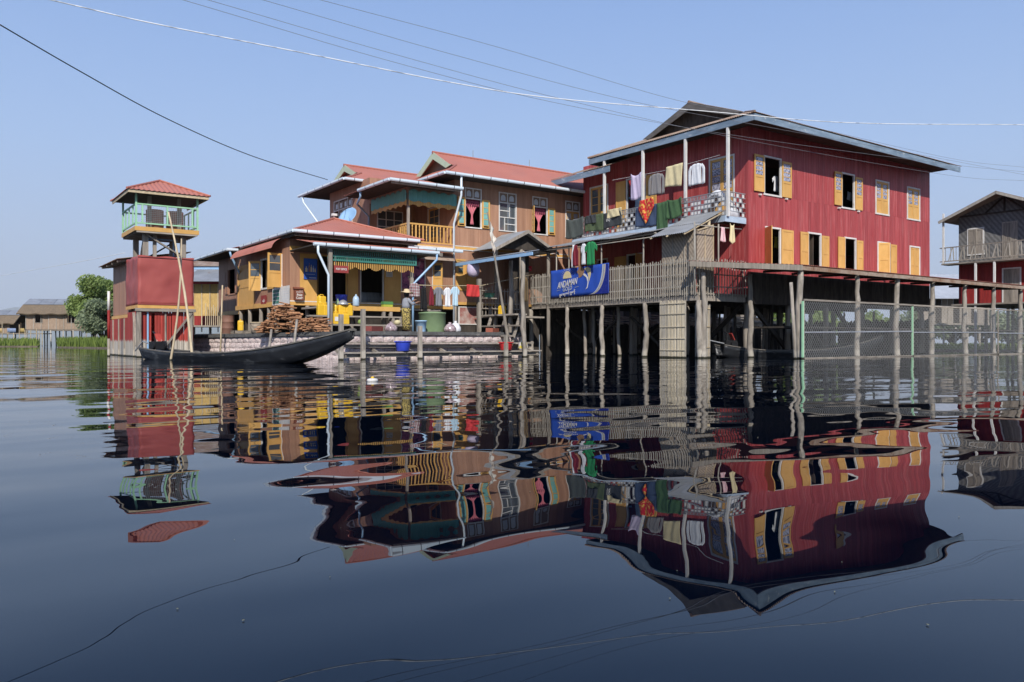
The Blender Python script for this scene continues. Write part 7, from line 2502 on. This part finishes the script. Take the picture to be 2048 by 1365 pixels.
for s in (1, -1):
    pts = [wp(s * .12, .01, 1.22), wp(s * .17, .03, 1.18), wp(s * (.21 if s > 0 else .20), .14 if s > 0 else .17, 1.035 if s > 0 else 1.06), wp(s * (.18 if s > 0 else .15), .28 if s > 0 else .31, 1.075 if s > 0 else 1.13)]
    MB().tube(pts, [.068, .066, .058, .046], 10, cap=False).build('sleeve', M['greytop'], wm_, smooth=True, thick=0.006)
mb = MB()
hp = [(0.245, 1.475), (0.25, 1.482), (0.20, 1.50), (0.125, 1.515), (0.115, 1.53), (0.11, 1.58), (0.085, 1.615), (0.02, 1.625)]
mb.lathe((0, 0, 0), hp, 24)
mb.v = [tuple(wp(x, 0.035 + y, z + 0.02 * math.sin(3 * math.atan2(y, x)) * (math.hypot(x, y) > .2) - 0.10 * y * 0.6)) for x, y, z in mb.v]
mb.build('straw_hat', M['straw'], wm_, smooth=True)

# ---------------------------------------------------------------- overhead lines
def cable(nm, label, pts, dA, dB, r, mat, ext=6.0):
    """pts: pixels along the line; the plan is straight between depths dA and dB"""
    pA, pB = at_d(pts[0][0], 682.5, dA), at_d(pts[-1][0], 682.5, dB)
    dv = pB - pA
    out = []
    for (px, py) in pts:
        rr_ = ray(px, py)
        # ray in plan meets the straight line
        det = rr_.x * (-dv.y) + dv.x * rr_.y
        t = (pA.x * (-dv.y) + dv.x * pA.y) / det
        out.append(V(rr_.x * t, rr_.y * t, CAM_H + rr_.z * t))
    if ext:
        out.insert(0, out[0] + (out[0] - out[1]).normalized() * ext)
        out.append(out[-1] + (out[-1] - out[-2]).normalized() * ext)
    # Catmull-Rom through the points
    sm = []
    for i in range(len(out) - 1):
        p0, p1, p2, p3 = out[max(i - 1, 0)], out[i], out[i + 1], out[min(i + 2, len(out) - 1)]
        for k in range(10):
            t = k / 10
            sm.append(0.5 * ((2 * p1) + (p2 - p0) * t + (2 * p0 - 5 * p1 + 4 * p2 - p3) * t * t + (3 * p1 - p0 - 3 * p2 + p3) * t ** 3))
    sm.append(out[-1])
    o = MB().tube(sm, r, 5).build(nm, mat, smooth=True)
    return tag(o, label, 'cable', 'overhead cables')
M['whitewire'] = paint('white_wrapped_cable', (0.80, 0.80, 0.80), (0.30, 0.32, 0.36), scale=(3, 3, 3), lohi=(0.35, 0.5), pvar=0)
M['greywire'] = plain('grey_wire', (0.22, 0.22, 0.24))
cable('overhead_cable', 'thick white wrapped cable sagging across the sky in front of the red roof', [(100, 0), (300, 46), (600, 105), (900, 165), (1100, 196), (1400, 222), (1700, 246), (2048, 250)], 13, 22, 0.010, M['whitewire'])
cable('overhead_cable', 'black cable running down to the eave of the brown house wing', [(0, 50), (160, 143), (330, 236), (500, 311), (655, 360)], 20, 38.2, 0.017, M['black'], ext=0)
for k, (pts, lab) in enumerate((([(365, 0), (800, 128), (1130, 210), (1500, 276), (1905, 330), (2048, 344)], 'upper of the two close thin wires crossing the red house wall'),
                                ([(415, 0), (800, 112), (1130, 200), (1500, 282), (1905, 352), (2048, 362)], 'lower of the two close thin wires crossing the red house wall'),
                                ([(525, 0), (900, 108), (1250, 200), (1500, 248), (1905, 322), (2048, 350)], 'thin wire passing just under the gable of the red house'),
                                ([(640, 0), (1000, 96), (1350, 200), (1560, 240), (1905, 318), (2048, 335)], 'highest thin wire touching the gable of the red house'))):
    cable('overhead_cable', lab, pts, 13 + k * 0.4, 30 + k * 0.2, 0.0045, M['greywire'])
cable('overhead_cable', 'pale thin cord rising from the far left to the tower shed', [(-20, 556), (80, 538), (170, 522), (250, 506)], 60, 36.5, 0.012, M['whitewire'], ext=0)

# ---------------------------------------------------------------- things floating on the lake
q = on_z(745, 763, 0.0)
fw_ = thing('floating_wrapper', 'white and yellow wrapper floating on the lake before the landing stage', 'wrapper', (q.x, q.y, 0))
MB().lathe((q.x, q.y, -0.01), [(0.02, 0.0), (0.085, 0.01), (0.07, 0.05), (0.02, 0.06)], 9, sx=1.2).build('film', M['white'], fw_, smooth=True)
MB().lathe((q.x, q.y, 0.045), [(0.01, 0.0), (0.035, 0.005), (0.02, 0.03), (0.005, 0.032)], 8).build('print_patch', M['yplastic'], fw_, smooth=True)
sp = MB()
for i in range(40):
    d = 1.6 + 11 * R.random() ** 1.4
    p = at_d(R.uniform(-50, 2100), 690, d)
    r = R.uniform(0.001, 0.0022) * (1 + 0.1 * d)
    a = R.uniform(0, 3.14)
    u, v = V(math.cos(a), math.sin(a), 0) * r * 1.6, V(-math.sin(a), math.cos(a), 0) * r * 0.7
    c = V(p.x, p.y, 0.002)
    sp.prism([c - u, c + v, c + u, c - v], (0, 0, 0.002))
o = sp.build('floating_specks', paint('dry_leaf_specks', (0.20, 0.20, 0.15), (0.10, 0.11, 0.08), scale=(3, 3, 3)))
o['kind'] = 'stuff'
o['label'] = 'tiny leaf specks floating on the near water'
o['category'] = 'specks'
# ---------------------------------------------------------------- far bank, houses, trees
M['grass'] = paint('lake_grass', (0.24, 0.31, 0.07), (0.14, 0.20, 0.04), scale=(1, 1, 1), rough=0.8, pvar=0.1)
M['thatch'] = paint('old_thatch', (0.24, 0.18, 0.12), (0.13, 0.10, 0.07), scale=(5, 5, 9), rough=0.95, bump=0.6, bdist=0.05)
M['matwall'] = paint('aged_mat_wall', (0.36, 0.27, 0.20), (0.26, 0.185, 0.135), scale=(6, 6, 6), rough=0.9)
M['leaf1'] = paint('light_foliage', (0.34, 0.43, 0.15), (0.20, 0.28, 0.08), scale=(1.5, 1.5, 1.5), rough=0.6, pvar=0.0)
M['leaf2'] = paint('grey_green_foliage', (0.33, 0.38, 0.24), (0.19, 0.24, 0.13), scale=(1.5, 1.5, 1.5), rough=0.6, pvar=0.0)
M['bark'] = paint('tree_bark', (0.16, 0.125, 0.09), (0.08, 0.06, 0.045), scale=(8, 8, 2), rough=0.9)
for k_ in ('leaf1', 'leaf2', 'grass'):
    n_, l_ = M[k_].node_tree.nodes, M[k_].node_tree.links
    b__ = n_['Principled BSDF']
    tl = n_.new('ShaderNodeBsdfTranslucent')
    l_.new(b__.inputs['Base Color'].links[0].from_socket, tl.inputs[0])
    ms_ = n_.new('ShaderNodeMixShader')
    ms_.inputs[0].default_value = 0.4
    l_.new(b__.outputs[0], ms_.inputs[1])
    l_.new(tl.outputs[0], ms_.inputs[2])
    l_.new(ms_.outputs[0], [k for k in n_ if k.type == 'OUTPUT_MATERIAL'][0].inputs[0])
def bank_sheet(nm, pts, z=0.12):
    mb = MB()
    mb.prism([(p.x, p.y, -0.3) for p in pts], (0, 0, 0.3 + z))
    return struct(mb.build(nm, M['earth']))
def grass(nm, pts, n, h, label, w=0.05):
    """blades spread over a convex outline: real upright leaves, one mass"""
    mb = MB()
    xs = [p.x for p in pts]
    ys = [p.y for p in pts]
    def inside(x, y):
        s = None
        for i in range(len(pts)):
            a, b_ = pts[i], pts[(i + 1) % len(pts)]
            c = (b_.x - a.x) * (y - a.y) - (b_.y - a.y) * (x - a.x)
            if s is None:
                s = c > 0
            elif (c > 0) != s:
                return False
        return True
    k = 0
    while k < n:
        x, y = R.uniform(min(xs), max(xs)), R.uniform(min(ys), max(ys))
        if not inside(x, y):
            continue
        k += 1
        a = R.uniform(0, 6.28)
        hh_ = h * R.uniform(0.4, 1.15)
        lx, ly = R.uniform(-.35, .35) * hh_, R.uniform(-.35, .35) * hh_
        dx, dy = math.cos(a) * w, math.sin(a) * w
        n0 = len(mb.v)
        mb.v += [(x - dx, y - dy, 0.05), (x + dx, y + dy, 0.05), (x + lx * .5 + dx * .7, y + ly * .5 + dy * .7, 0.05 + hh_ * .6), (x + lx, y + ly, 0.05 + hh_), (x + lx * .5 - dx * .7, y + ly * .5 - dy * .7, 0.05 + hh_ * .6)]
        mb.f.append((n0, n0 + 1, n0 + 2, n0 + 3, n0 + 4))
    o = mb.build(nm, M['grass'])
    o['kind'] = 'stuff'
    o['label'] = label
    o['category'] = 'grass'
    return o
LB = [at_d(-260, 692, 88), at_d(75, 692, 88), at_d(80, 692, 118), at_d(-260, 692, 118)]
bank_sheet('far_bank', LB)
grass('lake_grass', LB, 3500, 1.0, 'green reeds in front of the thatched stilt house', 0.10)
LB2 = [at_d(115, 692, 78), at_d(236, 692, 66), at_d(246, 692, 100), at_d(118, 692, 115)]
bank_sheet('near_reed_bank', LB2)
grass('reed_grass', LB2, 4500, 1.0, 'tall green reeds on the bank below the trees', 0.09)
def tree(nm, label, base, h, rx, rz, leafm, nl, ls, trunk_h, seed, group=None):
    rr_ = random.Random(seed)
    t = thing(nm, label, 'tree', base, 0, group)
    base = Vector(base)
    tr = MB()
    tr.tube([base, base + V(0.1, 0, trunk_h * .6), base + V(0, 0.1, trunk_h * 1.3)], [0.28, 0.2, 0.13], 8)
    to = tr.build('trunk', M['bark'], t, smooth=True)
    # limbs to clump centres
    cl = []
    for i in range(16):
        a, e = rr_.uniform(0, 6.28), rr_.uniform(-0.5, 1.2)
        f = rr_.uniform(0.45, 0.85)
        c = base + V(math.cos(a) * math.cos(e) * rx * f, math.sin(a) * math.cos(e) * rx * f, h - rz + math.sin(e) * rz * f)
        cl.append((c, rr_.uniform(0.3, 0.5) * rx))
        MB().tube([base + V(0, 0, trunk_h * rr_.uniform(.6, 1.2)), base.lerp(c, 0.55) + V(0, 0, 0.4), c], [0.1, 0.06, 0.025], 5).build('limb', M['bark'], to, smooth=True)
    cr = MB()
    for i in range(nl):
        c, r = cl[i % len(cl)]
        d = Vector((rr_.gauss(0, 1), rr_.gauss(0, 1), rr_.gauss(0, 1))).normalized() * r * (rr_.random() ** 0.45)
        p = c + Vector((d.x, d.y, d.z * 0.8))
        nrm = Vector((rr_.gauss(0, 1), rr_.gauss(0, 1), rr_.gauss(0.6, 1))).normalized()
        u = nrm.orthogonal().normalized()
        v = nrm.cross(u)
        s = ls * rr_.uniform(0.6, 1.3)
        n0 = len(cr.v)
        cr.v += [tuple(p - u * s), tuple(p + v * s * .45), tuple(p + u * s), tuple(p - v * s * .45)]
        cr.f.append((n0, n0 + 1, n0 + 2, n0 + 3))
    cr.build('crown', leafm, t)
    return t
b_ = at_d(187, 690, 95)
tree('leafy_tree', 'taller light green leafy tree rising behind the thatched house roof', (b_.x, b_.y, 0.1), 8.3, 3.1, 3.4, M['leaf1'], 15000, 0.2, 1.4, 3)
b_ = at_d(209, 690, 82)
tree('willow_tree', 'grey-green willow-like tree beside the brown tower shed', (b_.x, b_.y, 0.1), 5.6, 2.6, 2.8, M['leaf2'], 13000, 0.17, 0.6, 9)
# houses on the far bank, built along their own axes (facing the lake)
def far_house(nm, label, pl, d, L, W, zf, ze, zr_, tin=True, skew=0.12, wins=2):
    """long stilt house: origin at its left front corner, running to the right"""
    O = at_d(pl, 690, d)
    O.z = 0
    A = Vector((R2[0] * math.cos(skew) + F2[0] * math.sin(skew), R2[1] * math.cos(skew) + F2[1] * math.sin(skew), 0))
    B = Vector((-A.y, A.x, 0))
    t = thing(nm, label, 'house', O)
    Wf = Wall(O, A, -B)
    def P(a, b, z):
        q = O + A * a + B * b
        return Vector((q.x, q.y, z))
    ops = []
    for k in range(wins):
        a0 = L * (0.12 + 0.42 * k)
        ops.append((a0, a0 + 0.9, zf + 0.9, ze - 0.25))
    boards(Wf, 0, L, zf, ze, ops, 0.7, M['matwall'], t, M['dark'], name='wall_panel')
    for q in ops:
        frame(Wf, *q, t, M['wood'], w=0.06)
    n_ = int(L / 0.95)
    for k in range(n_ + 1):
        mb = MB()
        Wf.box(mb, k * 0.95 - 0.04, k * 0.95 + 0.04, zf, ze, 0.01, 0.05)
        mb.build('wall_batten', M['greybamboo'], t)
    mb = MB()
    mb.hexa([P(0, 0.05, zf - 0.15), P(L, 0.05, zf - 0.15), P(L, W, zf - 0.15), P(0, W, zf - 0.15), P(0, 0.05, zf - 0.02), P(L, 0.05, zf - 0.02), P(L, W, zf - 0.02), P(0, W, zf - 0.02)])
    mb.build('floor', M['woodh'], t)
    mb = MB()
    mb.hexa([P(0, 0.1, zf), P(0.08, 0.1, zf), P(0.08, W, zf), P(0, W, zf), P(0, 0.1, ze), P(0.08, 0.1, ze), P(0.08, W, ze), P(0, W, ze)])
    mb.hexa([P(0.1, W - 0.1, zf), P(L, W - 0.1, zf), P(L, W, zf), P(0.1, W, zf), P(0.1, W - 0.1, ze), P(L, W - 0.1, ze), P(L, W, ze), P(0.1, W, ze)])
    mb.build('rear_wall', M['matwall'], t)
    zmid = ze + (zr_ - ze) * 0.52
    for sgn in (0, 1):
        f = lambda b: W - b if sgn else b
        mb = MB()
        mb.grid(lambda u, v: P(-0.9 + (L + 1.8) * u, f(-0.7 + (W / 2 + 0.7) * 0.55 * v), ze - 0.3 + (zmid - ze + 0.3) * v + 0.05 * math.sin(u * 37) * (1 - v)), 40, 4)
        mb.build('thatch_slope', M['thatch'], t, thick=0.16)
        k = int((L + 1.6) / 1.7)
        for i in range(k):
            mb = MB()
            a0, a1 = -0.8 + i * (L + 1.6) / k, -0.8 + (i + 1) * (L + 1.6) / k - 0.04
            b0, b1 = -0.7 + (W / 2 + 0.7) * 0.5, W / 2
            mb.poly([P(a0, f(b0), zmid - 0.05 + .12), P(a1, f(b0), zmid - 0.05 + .12), P(a1, f(b1), zr_), P(a0, f(b1), zr_)])
            mb.build('roof_sheet', M['tin'], t, thick=0.03)
    mb = MB()
    mb.prism([P(0, 0.1, ze), P(0, W - 0.1, ze), P(0, W / 2, zr_ - 0.3)], A * 0.08)
    mb.build('gable_wall', M['dark'], t)
    for k in range(int(L / 1.5) + 1):
        for b in (0.1, W * 0.5, W - 0.1):
            p = P(k * 1.5 + R.uniform(-.2, .2), b, 0)
            MB().tube([(p.x, p.y, -0.5), (p.x + R.uniform(-.1, .1), p.y, zf - 0.14)], 0.08, 5).build('stilt', M['greybamboo'], t, smooth=True)
    return t
far_house('thatched_house', 'long stilt house with thatch and grey tin roof behind the reeds', 52, 106, 9.6, 5.5, 2.2, 4.5, 6.4)
far_house('thatched_hut', 'lower thatched hut with drying cloth and platform left of the long stilt house', -95, 109, 7.4, 5, 1.75, 3.3, 5.0, skew=0.1, wins=1)
# open platform before the hut with cloth and crates
pf_ = thing('bamboo_platform', 'bamboo platform with railing and drying blue cloth before the far hut', 'platform', at_d(20, 690, 104))
A = Vector((R2[0], R2[1], 0))
B = Vector((F2[0], F2[1], 0))
O = at_d(-30, 690, 103)
O.z = 0
mb = MB()
mb.prism([O + V(0, 0, 1.55), O + A * 7.5 + V(0, 0, 1.55), O + A * 7.5 + B * 2 + V(0, 0, 1.55), O + B * 2 + V(0, 0, 1.55)], (0, 0, 0.12))
mb.build('deck', M['woodh'], pf_)
for k in range(11):
    p = O + A * (k * 0.74)
    MB().tube([(p.x, p.y, -0.4), (p.x, p.y, 2.1 + R.uniform(0, 1.4) * (k % 3 == 0))], 0.05, 5).build('post', M['bamboo'], pf_)
for i, (a0, w_, c) in enumerate(((0.9, 1.3, (0.42, 0.29, 0.12)), (2.9, 1.1, (0.20, 0.26, 0.40)), (4.6, 0.5, (0.42, 0.31, 0.12)))):
    mb = MB()
    mb.grid(lambda u, v: O + A * (a0 + w_ * u) + B * (-0.06 + 0.04 * math.sin(u * 15)) + V(0, 0, 2.3 - 0.55 * v), 16, 2)
    o = mb.build('drying_cloth', plain('far_cloth_%d' % i, c), smooth=True, thick=0.02)
    tag(o, ('ochre cloth on the far platform railing', 'blue cloth on the far platform railing', 'small ochre cloth on the far platform railing beside the thatched house')[i], 'cloth')
# the neighbour behind the tower: tin porch and yellow mat hut
nb = thing('yellow_hut', 'small yellow bamboo hut with grey tin awning beyond the tower', 'hut', at_d(420, 690, 50))
Wn = Wall(at_d(388, 690, 49.0), (R2[0], R2[1], 0), (-F2[0], -F2[1], 0))
Wn.O.z = 0
M['yellowmat'] = paint('yellow_mat', (0.58, 0.40, 0.15), (0.42, 0.28, 0.10), scale=(9, 9, 4), rough=0.8, pvar=0.12)
for k in range(4):
    mb = MB()
    Wn.box(mb, k * 0.5, k * 0.5 + 0.49, 2.2, 4.15, 0, 0.03)
    mb.build('wall_panel', M['yellowmat'], nb)
    mb = MB()
    Wn.box(mb, k * 0.5 - 0.03, k * 0.5 + 0.03, 1.2, 4.15, 0.032, 0.07)
    mb.build('batten', M['bamboo'], nb)
for k in range(9):
    mb = MB()
    Wn.box(mb, 0.9 + k * 0.12, 0.94 + k * 0.12, 1.6, 2.9 + R.uniform(-.2, .2), 0.5, 0.53)
    mb.build('picket', M['bamboo'], nb)
mb = MB()
Wn.box(mb, -0.2, 2.2, 1.5, 1.6, -1.0, 0.7)
mb.build('floor', M['woodh'], nb)
mb = MB()
mb.poly([Wn.p(-0.4, 4.25, 0.9), Wn.p(2.3, 4.25, 0.9), Wn.p(2.3, 5.05, -0.3), Wn.p(0.1, 5.05, -0.3)])
mb.build('tin_awning', M['tin'], nb, thick=0.03)
mb = MB()
Wn.box(mb, -1.4, 2.4, 5.1, 5.3, -0.5, -0.4)
mb.build('eave_board', M['pipeblue'], nb)
mb = MB()
mb.poly([Wn.p(-1.6, 5.3, -0.3), Wn.p(2.6, 5.3, -0.3), Wn.p(2.6, 6.0, -2.5), Wn.p(-1.6, 6.0, -2.5)])
mb.build('roof', M['rusttin'], nb, thick=0.04)
mb = MB()
Wn.box(mb, -1.4, 2.4, 1.6, 5.1, -2.6, -2.5)
mb.build('rear_wall', M['red2'], nb)
for a in (0, 1.0, 2.1):
    p = Wn.p(a, 0, 0)
    MB().tube([(p.x, p.y, -0.5), (p.x, p.y, 1.5)], 0.08, 6).build('stilt', M['wood'], nb)
# ---------------------------------------------------------------- grey woven house on the right
gh = thing('grey_house', 'two-storey house with grey woven upper walls and red boards below', 'house', at_d(1985, 690, 49))
C0 = V(48.85, 22.76, 0)
Wg = Wall(C0, (0, -1, 0), (-1, 0, 0))          # gable front, running towards the right
Ws = Wall(C0, (1, 0, 0), (0, 1, 0))
zf1, zf2, ze_, zp_ = 2.8, 5.2, 7.95, 9.0
LG = 5.0
def gpx(px):
    return Wg.px(px, 480)[0]
gw = [(gpx(1937), gpx(1966), 5.7, 7.15), (gpx(2007), gpx(2033), 5.3, 7.3)]
mbx = MB()
Wg.box(mbx, 0, LG, zf2, ze_, -0.06, 0.0)
mbx.build('woven_wall', M['greyweave'], gh)
mbx = MB()
Ws.box(mbx, 0.08, 7, zf2, ze_, -0.06, 0.0)
mbx.build('woven_wall', M['greyweave'], gh)
mbx = MB()
mbx.prism([Wg.p(0, ze_ + 0.005), Wg.p(LG, ze_ + 0.005), Wg.p(LG / 2, zp_ - 0.12)], Wg.N * -0.06)
mbx.build('gable_wall', M['greyweave'], gh)
for (a, b, c, e) in ((1.5, ze_ + .05, 2.4, zp_ - .25), (2.5, ze_ + .05, 2.5, zp_ - .2), (3.5, ze_ + .05, 2.6, zp_ - .25), (0.1, ze_, LG - 0.1, ze_)):
    MB().beam(Wg.p(a, b, 0.04), Wg.p(c, e, 0.04), 0.06, 0.09).build('gable_brace', M['dark'], gh)
for q in gw:
    e = group_part('window', gh, Wg.p(q[0], q[2]))
    frame(Wg, *q, e, M['white'] if q[0] < 1.5 else M['wood'], w=0.07)
    leaf(Wg, q[0], (q[0] + q[1]) / 2 - 0.01, q[2], q[3], e, M['wood'], 0.006)
    leaf(Wg, (q[0] + q[1]) / 2 + 0.01, q[1], q[2], q[3], e, M['wood'], 0.006)
boards(Wg, 0, LG, zf1, zf2 - 0.05, [(gpx(2007), gpx(2040), zf1, zf2 - 0.5)], 0.3, M['red2'], gh, M['dark'])
e = group_part('door', gh, Wg.p(gpx(2007), zf1))
frame(Wg, gpx(2007), gpx(2040), zf1, zf2 - 0.5, e, M['white'], name='door_frame', bottom=False)
leaf(Wg, gpx(2007), gpx(2023), zf1, zf2 - 0.5, e, M['wood'], -0.03, name='door_leaf')
leaf(Wg, gpx(2023.5), gpx(2040), zf1, zf2 - 0.5, e, M['wood'], -0.03, name='door_leaf')
mbx = MB()
Ws.box(mbx, 0.08, 7, zf1, zf2, -0.06, 0.0)
mbx.build('side_wall', M['red2'], gh)
mbx = MB()
mbx.hexa([Wg.p(0, zf1 - .1, -7), Wg.p(LG, zf1 - .1, -7), Wg.p(LG, zf1 - .1, 0.9), Wg.p(0, zf1 - .1, 0.9), Wg.p(0, zf1 - .01, -7), Wg.p(LG, zf1 - .01, -7), Wg.p(LG, zf1 - .01, 0.9), Wg.p(0, zf1 - .01, 0.9)])
mbx.build('floor', M['woodh'], gh)
# balcony with zigzag rail
mbx = MB()
mbx.hexa([Wg.p(-0.6, zf2 - .08, -0.02), Wg.p(LG, zf2 - .08, -0.02), Wg.p(LG, zf2 - .08, 0.85), Wg.p(-0.6, zf2 - .08, 0.85), Wg.p(-0.6, zf2, -0.02), Wg.p(LG, zf2, -0.02), Wg.p(LG, zf2, 0.85), Wg.p(-0.6, zf2, 0.85)])
mbx.build('balcony_floor', M['woodh'], gh)
rl = group_part('balcony_railing', gh, Wg.p(0, zf2, 0.8))
for z in (zf2 + 0.12, zf2 + 0.92):
    MB().beam(Wg.p(-0.7, z, 0.8), Wg.p(LG, z + 0.05, 0.8), 0.045, 0.06).build('rail', M['wood'], rl)
for k in range(18):
    a = -0.5 + k * 0.3
    MB().beam(Wg.p(a, zf2 + 0.14, 0.8), Wg.p(a + (0.2 if k % 2 else -0.05), zf2 + 0.9, 0.8), 0.03, 0.05).build('zigzag_slat', M['greybamboo'], rl)
    MB().beam(Wg.p(a + 0.12, zf2 + 0.14, 0.79), Wg.p(a + 0.12, zf2 + 0.9, 0.79), 0.02, 0.025).build('rail_slat', M['wood'], rl)
for a in (-0.5, 4.9):
    MB().beam(Wg.p(a, zf2 + 0.01, 0.8), Wg.p(a, ze_ + 0.2, 0.8), 0.09, 0.09).build('balcony_post', M['white'] if a < 0 else M['wood'], gh)
for a in (1.3, 2.3, 4.9):
    MB().beam(Wg.p(a, -0.4, 0.8), Wg.p(a, zf2 - 0.1, 0.8), 0.1, 0.1).build('post', M['white'] if a < 5 else M['wood'], gh)
for a in (0.2, 1.7, 3.2, 4.8):
    for o_ in (-0.3, -3, -6):
        p = Wg.p(a, 0, o_)
        pole([(p.x, p.y, -0.5), (p.x, p.y, zf1 - 0.11)], 0.1, 0.09, M['wood'], 'stilt', gh)
slp = (zp_ - ze_) / (LG / 2)
for sg in (-1, 1):
    mbx = MB()
    def rp(u, v, sg=sg):
        a = LG / 2 + sg * (LG / 2 + 0.65) * v
        return Wg.p(a, zp_ - slp * (LG / 2 + 0.65) * v, 1.1 - 9 * u)
    mbx.grid(rp, 2, 2)
    r_ = mbx.build('roof', M['rusttin'], gh, thick=0.03)
    MB().beam(Wg.p(LG / 2, zp_ - 0.08, 1.08), Wg.p(LG / 2 + sg * (LG / 2 + 0.65), zp_ - slp * (LG / 2 + 0.65) - 0.08, 1.08), 0.04, 0.14).build('barge_board', M['greybamboo'], r_)
# pale tin roof and dark wall seen between the houses
wh = thing('tin_workshop', 'low workshop with pale tin roof between the red and grey houses', 'building', at_d(1885, 690, 62))
Wk = Wall(at_d(1835, 690, 60), (R2[0], R2[1], 0), (-F2[0], -F2[1], 0))
Wk.O.z = 0
mbx = MB()
mbx.poly([Wk.p(-1.0, 3.8, 0.8), Wk.p(5.5, 3.8, 0.8), Wk.p(5.0, 5.9, -3), Wk.p(-1.0, 5.9, -3)])
M['paletin'] = paint('pale_tin', (0.55, 0.57, 0.60), (0.44, 0.46, 0.49), rough=0.4, metal=0.3, scale=(2, 2, 2))
mbx.build('roof', M['paletin'], wh, thick=0.04)
for k in range(12):
    mbx = MB()
    Wk.box(mbx, k * 0.45, k * 0.45 + 0.43, 2.0, 3.9, 0, 0.03)
    mbx.build('wall_board', M['wood'] if k % 3 else M['dark'], wh)
mbx = MB()
Wk.box(mbx, -0.6, 5.8, 1.85, 1.98, -3, 0.6)
mbx.build('floor', M['woodh'], wh)
for k in range(7):
    p = Wk.p(k * 0.9, 0, 0.3)
    MB().tube([(p.x, p.y, -0.5), (p.x, p.y, 1.85)], 0.07, 6).build('stilt', M['greybamboo'], wh)
RB = [at_d(1590, 692, 62), at_d(2120, 692, 46.6), at_d(2250, 692, 60), at_d(1640, 692, 84)]
bank_sheet('right_bank', RB, 0.1)
grass('water_plants', RB, 5000, 0.45, 'low floating plants on the bank below the grey house', 0.07)
for (px, d_, h) in ((1655, 70, 4.6), (1760, 74, 3.8), (1560, 66, 3.6)):
    b_ = at_d(px, 690, d_)
    tree('bank_shrub', {1655: 'green shrub beyond the fence behind the red house', 1760: 'low green bush on the right bank beyond the chain-link fence', 1560: 'green bush seen through the stilts of the red house'}[px], (b_.x, b_.y, 0.05), h, 2.0, h * 0.5, M['leaf1'], 3000, 0.2, 0.5, px)
for (px, d_, h, r) in ((1850, 78, 4.2, 2.6), (1905, 74, 3.6, 2.4), (1962, 72, 3.8, 2.6), (2020, 72, 3.6, 2.6), (2085, 70, 4.0, 2.8)):
    b_ = at_d(px, 690, d_)
    tree('bank_bush', {1850: 'dark bush behind the pale tin workshop', 1905: 'bush in the gap between workshop and grey house', 1962: 'bush behind the grey house stilts near its corner', 2020: 'bush behind the grey house stilts under its doors', 2085: 'bush behind the far stilts of the grey house'}[px], (b_.x, b_.y, 0.05), h, r, h * 0.5, M['leaf2'], 2600, 0.22, 0.4, px)
# distant hill
M['hill'] = paint('forested_hill', (0.10, 0.13, 0.08), (0.07, 0.10, 0.06), scale=(0.01, 0.01, 0.01), rough=1.0)
hl = MB()
def hill(u, v):
    px = -1500 + 3200 * u
    d = 16000 + 2500 * v
    h = 80 + 560 * math.exp(-((px - 120) / 330) ** 2) + 520 * math.exp(-((px + 700) / 500) ** 2) + 440 * math.exp(-((px - 900) / 450) ** 2)
    h *= (1 + 0.12 * math.sin(px * 0.021) + 0.06 * math.sin(px * 0.053 + 1))
    q = at_d(px, 682.5, d)
    return (q.x, q.y, -5 + h * math.sin(math.pi * min(1, max(0, v))) ** 0.8 if 0 < v < 1 else -5)
hl.grid(hill, 90, 8)
struct(hl.build('hills', M['hill'], smooth=True))

# ---------------------------------------------------------------- dry-season air
hz = bpy.data.materials.new('thin_haze')
hz.use_nodes = True
hn, hlk = hz.node_tree.nodes, hz.node_tree.links
hn.clear()
ho = hn.new('ShaderNodeOutputMaterial')
pv = hn.new('ShaderNodeVolumePrincipled')
pv.inputs['Color'].default_value = (0.90, 0.95, 1.0, 1)
pv.inputs['Density'].default_value = 7e-5
pv.inputs['Anisotropy'].default_value = 0.0
hlk.new(pv.outputs[0], ho.inputs['Volume'])
mb = MB()
mb.box(-21000, 21000, -21000, 21000, -8, 1250)
o = mb.build('haze', hz)
o['kind'] = 'stuff'
